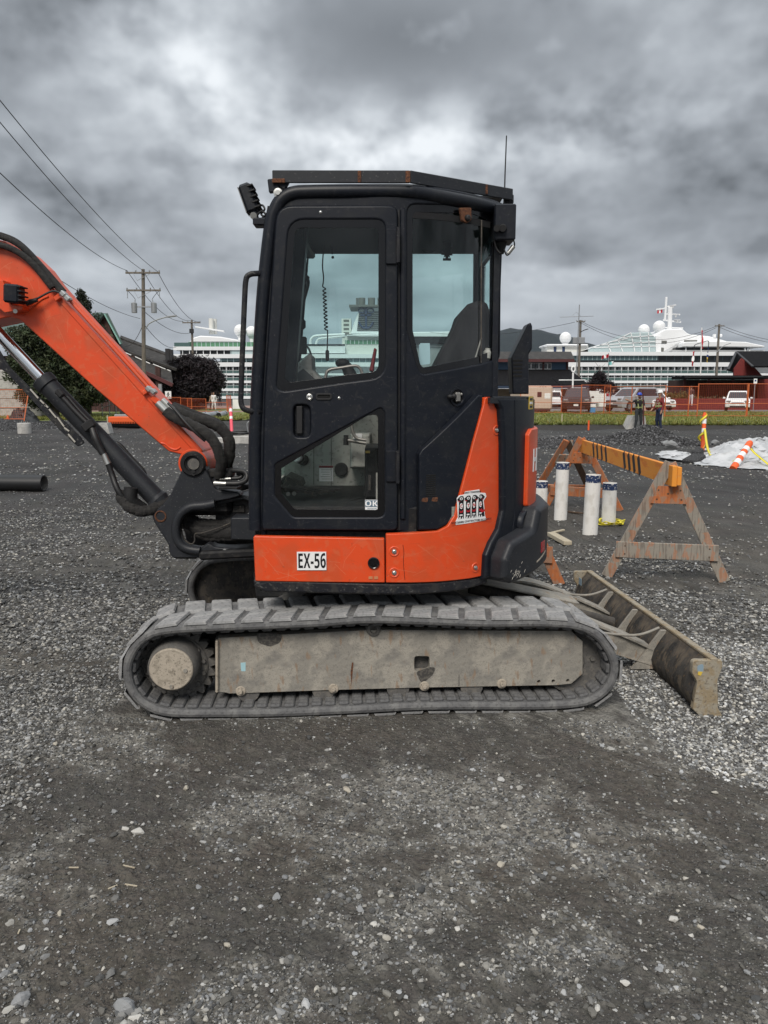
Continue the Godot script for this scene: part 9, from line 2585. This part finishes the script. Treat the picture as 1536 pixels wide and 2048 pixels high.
	var fun := sp("funnel", panel(outline([V(-11.75, 22.21, 0), V(-10.34, 26.08, 0), V(-8.43, 30.61, 1.38), V(-5.84, 31.44, 1.03), V(2.06, 31.44, 1.38), V(5.51, 26.92, 0), V(7.6, 22.21, 0)]), [], -272, 12, 0.4, 1), M.ship_white)
	for k in 10:
		var yy := lerpf(V(-6.54, 29.59, -271.9).y, V(-6.56, 23.55, -271.9).y, k / 9.0)
		var x0 := lerpf(V(-8.6, 29.59, -271.9).x, V(-9.32, 23.55, -271.9).x, k / 9.0)
		sp("funnel_slat", box_mesh(V((x0 + V(1.38, 26.91, -271.9).x) * 0.5, yy, -271.9), V(V(1.38, 26.91, -271.9).x - x0, 0.34, 0.4)), M.ship_dark, fun)
	var ec: Vector3 = V(-6.19, 27.55, -271.5)
	var em := B.new()
	em.bar(ec + V(0, 3.6, 0), ec + V(0, -3.2, 0), 0.7, 0.3, 0.0, Vector3.BACK)
	em.bar(ec + V(-1.9, 1.0, 0), ec + V(1.9, 1.0, 0), 0.5, 0.3, 0.0, Vector3.BACK)
	var arc := []
	for k in 13:
		var a := lerpf(PI * 1.05, TAU * 0.975, k / 12.0)
		arc.append(ec + V(cos(a) * 2.4, -0.8 + sin(a) * 2.6, 0))
	em.tube(arc, 0.35, 6)
	for s in [-1.0, 1.0]:
		var lp := []
		for k in 10:
			lp.append(ec + V(s * 1.5 + cos(TAU * k / 10) * 1.1, 2.5 + sin(TAU * k / 10) * 0.8, 0))
		em.tube(lp, 0.22, 6, true)
	sp("anchor_emblem", em.done(), M.ship_navy, fun)
	slab("funnel_platform", V(-11.94, 31.89, -270), V(5.46, 31.22, -270), 16, M.ship_stack, fun)
	for k in [V(-9.42, 32.39, -276), V(-7.76, 32.39, -276), V(-4.36, 32.39, -276), V(-1.05, 32.39, -276)]:
		var wide: float = 0.35 if absf(k.x - V(-9.42, 32.39, -276).x) < 0.5 else 1.25
		sp("exhaust_pipe", B.new().cyl(k, k + V(0, 2.4, 0), wide, wide, 14).done(), M.ship_stack, fun)
	var cl := slab("climbing_tower", V(-14.64, 27.43, -272), V(-11.4, 22.21, -272), 6, M.ship_cream)
	for k in 4:
		slab("tower_opening", V(-13.95, 27.08, -271.9) - V(0, k * 1.4, 0), V(-12.06, 26.33, -271.9) - V(0, k * 1.4, 0), 0.3, M.ship_stack, cl)
	var arch := []
	for k in [V(-25.09, 17.74, -268), V(-25.06, 19.57, -268), V(-24.19, 20.91, -268), V(-21.8, 21.41, -268), V(-13.28, 21.74, -268)]:
		arch.append(k)
	sp("white_arch", B.new().tube(spline(arch, 5), 0.45, 8).done(), M.ship_white)
	arch = []
	for k in [V(-23.21, 17.74, -268), V(-23.02, 19.24, -268), V(-22.15, 20.24, -268), V(-20.1, 20.57, -268), V(-13.28, 21.24, -268)]:
		arch.append(k)
	sp("white_arch", B.new().tube(spline(arch, 5), 0.4, 8).done(), M.ship_white)
	sp("deck_canopy", panel(outline([V(-14.2, 21.42, 0.34), V(5.41, 22.41, 0), V(32.43, 22.74, 0.68), V(32.46, 20.76, 0.34), V(-8.11, 20.93, 0.34)]), [], -266, 20, 0.3, 1), M.ship_white)
	slab("upper_house", V(-14.31, 21.24, -268), V(32.83, 14.55, -268), 16, M.ship_cream)
	slab("sloping_windows", V(-13.28, 19.89, -267.8), V(-1.02, 18.56, -267.8), 0.4, M.ship_green)
	for k in 9:
		var x := lerpf(V(-12.91, 19.17, -267).x, V(-1.36, 19.17, -267).x, k / 8.0)
		sp("window_post", box_mesh(V(x, V(-11.55, 19.17, -267).y, -267.7), V(0.15, 1.4, 0.4)), M.ship_white)
	slab("terrace", V(-38.61, 18.11, -266), V(-13.23, 15.46, -266), 14, M.ship_white)
	slab("terrace_dark", V(-38.57, 18.43, -265.8), V(-13.2, 17.94, -265.8), 0.6, M.ship_dark)
	slab("mid_band", V(-72.33, 15.07, -265), V(32.47, 13.75, -265), 4, M.ship_white)
	slab("mid_windows", V(-55.68, 13.79, -266), V(32.62, 12.37, -266), 4, M.ship_glass)
	for k in 42:
		var x := lerpf(V(-55.36, 13.13, -266).x, V(32.27, 13.13, -266).x, k / 41.0)
		sp("mullion", box_mesh(V(x, V(-11.55, 13.13, -266).y, -265.98), V(0.2, 1.5, 0.1)), M.ship_aqua, wb)
	var sl := slab("stern_lounge", V(-66.59, 19.17, -267), V(-42.17, 17.34, -267), 12, M.ship_green)
	for k in 17:
		var x := lerpf(V(-66.63, 18.18, -267).x, V(-42.15, 18.18, -267).x, k / 16.0)
		sp("lounge_mullion", box_mesh(V(x, V(-62.54, 18.34, -267).y, -266.95), V(0.22, 2.0, 0.12)), M.ship_aqua, sl)
	slab("stern_rail", V(-71.09, 18.94, -266), V(-65.72, 17.62, -266), 12, M.ship_rail_glass)
	sp("lounge_roof", panel(outline([V(-66.13, 19.14, 0), V(-64.72, 20.63, 1.02), V(-62.32, 21.29, 1.02), V(-55.56, 20.96, 0), V(-49.66, 19.97, 0), V(-48.83, 19.14, 0)]), [], -266.5, 14, 0.4, 1), M.ship_white)
	slab("stern_deck", V(-71.35, 17.59, -265.5), V(-40.27, 16.43, -265.5), 14, M.ship_white)
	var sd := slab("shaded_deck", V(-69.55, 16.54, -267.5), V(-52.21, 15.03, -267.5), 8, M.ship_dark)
	for k in 8:
		slab("deck_post", V(-68.48, 16.45, -266) + V(k * 2.35, 0, 0), V(-68.28, 14.96, -266) + V(k * 2.35, 0, 0), 0.4, M.ship_white, sd)
	slab("blue_screen", V(-52.2, 16.62, -266), V(-40.37, 15.12, -266), 1.0, M.ship_aqua)
	slab("stern_dark_line", V(-59.11, 12.71, -266), V(-35.35, 11.96, -266), 1.0, M.ship_dark)  # dark line below the stern window row
	for k in [[V(-60.05, 22.36, -274), V(-59.96, 27.62, -274)], [V(-59.35, 22.51, -276), V(-59.18, 27.64, -276)]]:
		var a: Vector3 = k[0]
		var b: Vector3 = k[1]
		sp("stern_stack", B.new().cyl(a, V(a.x, b.y, a.z), 0.85, 0.85, 18).done(), M.ship_cream)
	sp("stack_wing", B.new().bar(V(-65.05, 24.57, -272), V(-55.09, 23.05, -272), 0.5, 2.0, 0.1, Vector3.BACK).done(), M.ship_white)

func build_hills():
	var n := FastNoiseLite.new()
	n.seed = 91
	n.frequency = 0.012
	n.fractal_octaves = 5
	var ridge := [[-900.0, 20.0], [60.0, 95.0], [200.0, 152.0], [255.0, 168.0], [330.0, 186.0], [395.0, 182.0], [450.0, 172.0], [560.0, 140.0], [660.0, 118.0], [900.0, 70.0], [1600.0, 40.0]]
	var b := B.new()
	b.smooth(1)
	var high := func(x: float) -> float:
		for k in ridge.size() - 1:
			if x <= ridge[k + 1][0]:
				return lerpf(ridge[k][1], ridge[k + 1][1], smoothstep(ridge[k][0], ridge[k + 1][0], x))
		return 40.0
	var at := func(i: int, j: int) -> Vector3:
		var x := -900.0 + i * 22.0
		var f := j / 10.0
		var h: float = 0.94 * high.call(x) * sin(minf(f, 1.0) * PI * 0.5)
		h += n.get_noise_2d(x, f * 300.0) * 14.0 * f + n.get_noise_2d(x * 5.0, f * 900.0) * 7.0 * f
		return V(x, h if j > 0 else -5.0, -1780.0 - f * 320.0)
	for i in 112:
		for j in 10:
			b.quad(at.call(i, j), at.call(i + 1, j), at.call(i + 1, j + 1), at.call(i, j + 1), V(0, 1, 1))
		b.quad(at.call(i, 10), at.call(i + 1, 10), at.call(i + 1, 10) * V(1, 0, 1) - V(0, 5, 900), at.call(i, 10) * V(1, 0, 1) - V(0, 5, 900), V(0, 1, -1))
	structure("hills", b.done(), M.forest)
	var w := B.new()
	w.quad(V(-1400, 0.2, -235), V(1400, 0.2, -235), V(1400, 0.2, -2000), V(-1400, 0.2, -2000), Vector3.UP)
	plain("sea", lin(0.03, 0.045, 0.05), 0.15)
	structure("water", w.done(), M.sea)


# ---------------------------------------------------------------- people
# joints in metres with the person facing +z; bones [from, to, radius, radius, colour]
func figure(bones: Array, cell: float, k := 0.035) -> ArrayMesh:
	var lo := Vector3.ONE * 99
	var hi := -lo
	for b in bones:
		var rr := Vector3.ONE * (maxf(b[2], b[3]) + cell * 2.0)
		lo = lo.min((b[0] as Vector3) - rr).min((b[1] as Vector3) - rr)
		hi = hi.max((b[0] as Vector3) + rr).max((b[1] as Vector3) + rr)
	var dim := Vector3i(((hi - lo) / cell).ceil()) + Vector3i.ONE
	var field := PackedFloat32Array()
	field.resize(dim.x * dim.y * dim.z)
	field.fill(1.0)
	for b in bones:
		var a: Vector3 = b[0]
		var c: Vector3 = b[1]
		var rm := maxf(b[2], b[3]) + cell * 3.0
		var i0 := Vector3i(((a.min(c) - Vector3.ONE * rm - lo) / cell).floor()).clamp(Vector3i.ZERO, dim - Vector3i.ONE)
		var i1 := Vector3i(((a.max(c) + Vector3.ONE * rm - lo) / cell).ceil()).clamp(Vector3i.ZERO, dim - Vector3i.ONE)
		var ac := c - a
		var l2 := maxf(ac.length_squared(), 1e-6)
		for z in range(i0.z, i1.z + 1):
			for y in range(i0.y, i1.y + 1):
				for x in range(i0.x, i1.x + 1):
					var p := lo + V(x, y, z) * cell
					var t := clampf((p - a).dot(ac) / l2, 0.0, 1.0)
					var d: float = p.distance_to(a + ac * t) - lerpf(b[2], b[3], t)
					var id := (z * dim.y + y) * dim.x + x
					var f := field[id]
					var h := maxf(k - absf(f - d), 0.0) / k
					field[id] = minf(f, d) - h * h * k * 0.25
	var vid := {}
	var verts := PackedVector3Array()
	var cols := PackedColorArray()
	var sx := 1
	var sy := dim.x
	var sz := dim.x * dim.y
	for z in dim.z - 1:
		for y in dim.y - 1:
			for x in dim.x - 1:
				var id := z * sz + y * sy + x
				var m := 0
				var s := Vector3.ZERO
				var cnt := 0
				var v := [field[id], field[id + 1], field[id + sy], field[id + sy + 1], field[id + sz], field[id + sz + 1], field[id + sz + sy], field[id + sz + sy + 1]]
				for q in 8:
					if v[q] < 0.0:
						m |= 1 << q
				if m == 0 or m == 255:
					continue
				for e in [[0, 1], [2, 3], [4, 5], [6, 7], [0, 2], [1, 3], [4, 6], [5, 7], [0, 4], [1, 5], [2, 6], [3, 7]]:
					var fa: float = v[e[0]]
					var fb: float = v[e[1]]
					if (fa < 0.0) != (fb < 0.0):
						var t := fa / (fa - fb)
						var pa := V(e[0] & 1, (e[0] >> 1) & 1, e[0] >> 2)
						var pb := V(e[1] & 1, (e[1] >> 1) & 1, e[1] >> 2)
						s += pa.lerp(pb, t)
						cnt += 1
				vid[id] = verts.size()
				var p := lo + (V(x, y, z) + s / cnt) * cell
				verts.append(p)
				var best := 9.0
				var col := Color.WHITE
				for b in bones:
					var ac: Vector3 = b[1] - b[0]
					var t := clampf((p - b[0]).dot(ac) / maxf(ac.length_squared(), 1e-6), 0.0, 1.0)
					var d := p.distance_to(b[0] + ac * t) - lerpf(b[2], b[3], t)
					if d < best:
						best = d
						col = b[4]
				cols.append(col)
	var st := SurfaceTool.new()
	st.begin(Mesh.PRIMITIVE_TRIANGLES)
	st.set_smooth_group(1)
	for id in vid:
		var z: int = id / sz
		var y: int = (id - z * sz) / sy
		var x: int = id % sy
		var f0 := field[id]
		for ax in 3:
			var st1: int = [sx, sy, sz][ax]
			var u: int = [sy, sz, sx][ax]
			var w: int = [sz, sx, sy][ax]
			var f1 := field[id + st1]
			if (f0 < 0.0) == (f1 < 0.0):
				continue
			if not (vid.has(id - u) and vid.has(id - w) and vid.has(id - u - w)):
				continue
			var q := [vid[id], vid[id - u], vid[id - u - w], vid[id - w]]
			var out := Vector3.ZERO
			out[ax] = 1.0 if f0 < 0.0 else -1.0
			for tr in [[0, 1, 2], [0, 2, 3]]:
				var t := [q[tr[0]], q[tr[1]], q[tr[2]]]
				var A := verts[t[0]]
				var Bq := verts[t[1]]
				var C := verts[t[2]]
				if (A - C).cross(A - Bq).dot(out) < 0.0:
					t = [t[0], t[2], t[1]]
				for i in t:
					st.set_color(cols[i])
					st.add_vertex(verts[i])
	st.generate_normals()
	return st.commit()

func person(label: String, at: Vector3, turn: float, tall: float, look: Dictionary, cell: float, group := "") -> Node3D:
	var o := thing("person", label, "person", at, turn, group)
	var skin: Color = look.get("skin", Color(0.35, 0.2, 0.14))
	var top: Color = look.top
	var leg: Color = look.legs
	var sleeve: Color = look.get("sleeve", top)
	var shoe := Color(0.02, 0.018, 0.016)
	var stride: float = look.get("stride", 0.0)
	var k := tall / 1.78
	var j := func(x: float, y: float, z: float) -> Vector3:
		return V(x, y, z) * k
	var bones := []
	for s in [-1.0, 1.0]:
		var st: float = stride * s
		var hip: Vector3 = j.call(0.09 * s, 0.92, 0)
		var knee: Vector3 = j.call(0.12 * s, 0.5, 0.03 + st * 0.5)
		var ank: Vector3 = j.call(0.15 * s, 0.09, -0.03 + st)
		bones.append([hip, knee, 0.10 * k, 0.068 * k, leg])
		bones.append([knee, ank, 0.068 * k, 0.052 * k, leg])
		bones.append([ank - j.call(0, 0.045, 0.02), ank + j.call(0.02 * s, -0.05, 0.15), 0.045 * k, 0.036 * k, shoe])
		var arm: Array = look.get("arm_r" if s < 0 else "arm_l", [V(0.24, 1.12, 0.0), V(0.25, 0.86, 0.08)])
		var sh: Vector3 = j.call(0.19 * s, 1.42, 0)
		var el: Vector3 = j.call(arm[0].x * s, arm[0].y, arm[0].z)
		var wr: Vector3 = j.call(arm[1].x * s, arm[1].y, arm[1].z)
		bones.append([sh, el, 0.062 * k, 0.048 * k, sleeve])
		bones.append([el, wr, 0.045 * k, 0.032 * k, skin if look.get("bare", false) else sleeve])
		var d := (wr - el).normalized()
		bones.append([wr, wr + d * 0.09 * k, 0.036 * k, 0.034 * k, skin])
		var across := d.cross(V(0, 0.3, 1)).normalized()
		for f in 4:
			bones.append([wr + d * 0.09 * k + across * (f - 1.5) * 0.017 * k, wr + d * (0.155 + 0.012 * (1 - absf(f - 1.5))) * k + across * (f - 1.5) * 0.019 * k, 0.011 * k, 0.009 * k, skin])
		bones.append([wr + d * 0.03 * k + across * 0.03 * k, wr + d * 0.09 * k + across * 0.062 * k, 0.012 * k, 0.010 * k, skin])
	bones.append([j.call(0.05, 0.95, 0), j.call(-0.05, 0.95, 0), 0.115 * k, 0.115 * k, leg])
	bones.append([j.call(0, 1.0, 0), j.call(0, 1.22, 0.01), 0.125 * k, 0.135 * k, top])
	bones.append([j.call(0.09, 1.33, 0.0), j.call(-0.09, 1.33, 0.0), 0.12 * k, 0.12 * k, top])
	bones.append([j.call(0.17, 1.42, 0.0), j.call(-0.17, 1.42, 0.0), 0.06 * k, 0.06 * k, top])
	bones.append([j.call(0, 1.44, 0.0), j.call(0, 1.55, 0.02), 0.055 * k, 0.052 * k, skin])
	bones.append([j.call(0, 1.62, 0.015), j.call(0, 1.69, 0.0), 0.078 * k, 0.088 * k, skin])
	bones.append([j.call(0, 1.585, 0.05), j.call(0, 1.60, 0.045), 0.045 * k, 0.05 * k, skin])
	bones.append([j.call(0, 1.635, 0.09), j.call(0, 1.615, 0.105), 0.013 * k, 0.017 * k, skin])
	for s in [-1.0, 1.0]:
		bones.append([j.call(0.085 * s, 1.65, 0.0), j.call(0.09 * s, 1.625, 0.005), 0.018 * k, 0.014 * k, skin])
		bones.append([j.call(0.033 * s, 1.648, 0.078), j.call(0.033 * s, 1.649, 0.079), 0.013 * k, 0.013 * k, Color(0.03, 0.02, 0.02)])
	bones.append([j.call(0.018, 1.578, 0.092), j.call(-0.018, 1.578, 0.092), 0.008 * k, 0.008 * k, Color(0.25, 0.1, 0.09)])
	var hair: Color = look.get("hair", Color(0.03, 0.02, 0.015))
	bones.append([j.call(0, 1.70, -0.02), j.call(0, 1.72, -0.01), 0.09 * k, 0.088 * k, hair])
	if look.has("beard"):
		bones.append([j.call(0.03, 1.565, 0.06), j.call(-0.03, 1.565, 0.06), 0.042 * k, 0.042 * k, look.beard])
	var body_mesh := figure(bones, cell, 0.03 * k)
	part("body", body_mesh, M.cloth, o)
	if look.has("helmet"):
		var hm := part("helmet", B.new().lathe(j.call(0, 1.69, 0.0), Vector3.UP, [W(0, 0.115 * k), W(0.03 * k, 0.116 * k), W(0.08 * k, 0.098 * k), W(0.115 * k, 0.06 * k), W(0.128 * k, 0)], 18, true).done(), look.helmet, o)
		part("brim", B.new().box(j.call(0, 1.692, 0.11), V(0.19, 0.014, 0.13) * k, 0.005).lathe(j.call(0, 1.685, 0.0), Vector3.UP, [W(0, 0.118 * k), W(0.012 * k, 0.13 * k), W(0.016 * k, 0.115 * k)], 18).done(), look.helmet, hm)
	if look.has("vest"):
		for s in [-1.0, 1.0]:
			for z in [-1.0, 1.0]:
				part("vest_strap", B.new().bar(j.call(0.10 * s, 1.05, 0.135 * z), j.call(0.11 * s, 1.46, 0.075 * z), 0.05 * k, 0.012, 0.0, Vector3.BACK).done(), look.vest, o)
		part("vest_belt", B.new().lathe(j.call(0, 1.08, 0.005), Vector3.UP, [W(0, 0.145 * k), W(0.055 * k, 0.147 * k)], 20).done(), look.vest, o)
	return o

func build_people():
	plain("cloth", lin(1, 1, 1), 0.9)
	M.cloth.vertex_color_use_as_albedo = true
	plain("helmet_blue", lin(0.02, 0.06, 0.42), 0.35)
	plain("hi_vis", lin(0.3, 0.33, 0.13), 0.7)
	plain("plaid_white", lin(0.6, 0.55, 0.5), 0.9)
	var black := Color(0.012, 0.012, 0.014)
	person("worker in a blue helmet and black shirt, one arm stretched out, facing the camera", V(11.366, 0, -34.565), 0.15, 1.66, {"top": black, "legs": Color(0.035, 0.036, 0.04), "helmet": M.helmet_blue, "vest": M.hi_vis, "bare": true, "beard": Color(0.06, 0.03, 0.02), "arm_r": [V(0.42, 1.36, 0.12), V(0.66, 1.44, 0.16)], "arm_l": [V(0.27, 1.16, -0.02), V(0.2, 1.02, 0.2)]}, 0.02, "workers by the gravel heap")
	single("survey_staff", B.new().cyl(V(11.411, 0.009, -33.9), V(11.277, 1.786, -33.9), 0.03, 0.03, 8).done(), M.maroon, "tall dark staff held upright by the blue-helmeted worker", "staff")
	var pl := person("worker in a white helmet and red plaid shirt, turned to the other worker", V(12.115, 0, -34.091), -PI / 2 + 0.25, 1.76, {"top": Color(0.2, 0.03, 0.03), "legs": Color(0.014, 0.02, 0.05), "helmet": M.white_paint, "vest": M.hi_vis, "arm_r": [V(0.22, 1.15, 0.05), V(0.16, 0.98, 0.25)], "arm_l": [V(0.24, 1.14, -0.03), V(0.24, 0.9, 0.05)]}, 0.02, "workers by the gravel heap")
	for s in [[1.12, 0.0], [1.22, 0.02], [1.32, 0.0]]:
		part("plaid_stripe", B.new().lathe(V(0, s[0] * 0.99, 0.005), Vector3.UP, [W(0, 0.144), W(0.02, 0.145)], 20).done(), M.plaid_white, pl)
	person("walker dressed in white beyond the low orange fence", V(-16.22, 0.122, -74), 0.4, 1.7, {"top": Color(0.7, 0.68, 0.66), "legs": Color(0.7, 0.7, 0.7), "stride": 0.1}, 0.035, "far walkers")
	person("walker in a pale top and dark trousers left of the one in white", V(-16.631, 0.15, -75), -0.4, 1.66, {"top": Color(0.5, 0.35, 0.25), "legs": Color(0.04, 0.03, 0.03), "stride": -0.1}, 0.035, "far walkers")
	person("walker in dark clothes and rucksack beside the tiny white kiosk", V(21.251, 0.346, -72), -0.9, 1.72, {"top": Color(0.02, 0.022, 0.03), "legs": Color(0.02, 0.02, 0.022), "stride": 0.16}, 0.035, "far walkers")
	person("walker in a red jacket left of the tiny white kiosk", V(23.038, 0.36, -80), 0.2, 1.6, {"top": Color(0.35, 0.02, 0.04), "legs": Color(0.1, 0.02, 0.03), "stride": 0.08}, 0.035, "far walkers")
	person("walker in pale trousers climbing the steps left of the red building", V(26.062, 0.619, -66), 2.6, 1.7, {"top": Color(0.1, 0.05, 0.04), "legs": Color(0.55, 0.52, 0.52), "stride": 0.14}, 0.035, "far walkers")
	person("walker in black far off on the plaza by the ship", V(-20.07, 0.19, -95), 0.0, 1.7, {"top": Color(0.015, 0.015, 0.018), "legs": Color(0.015, 0.015, 0.018), "stride": 0.06}, 0.04, "far walkers")
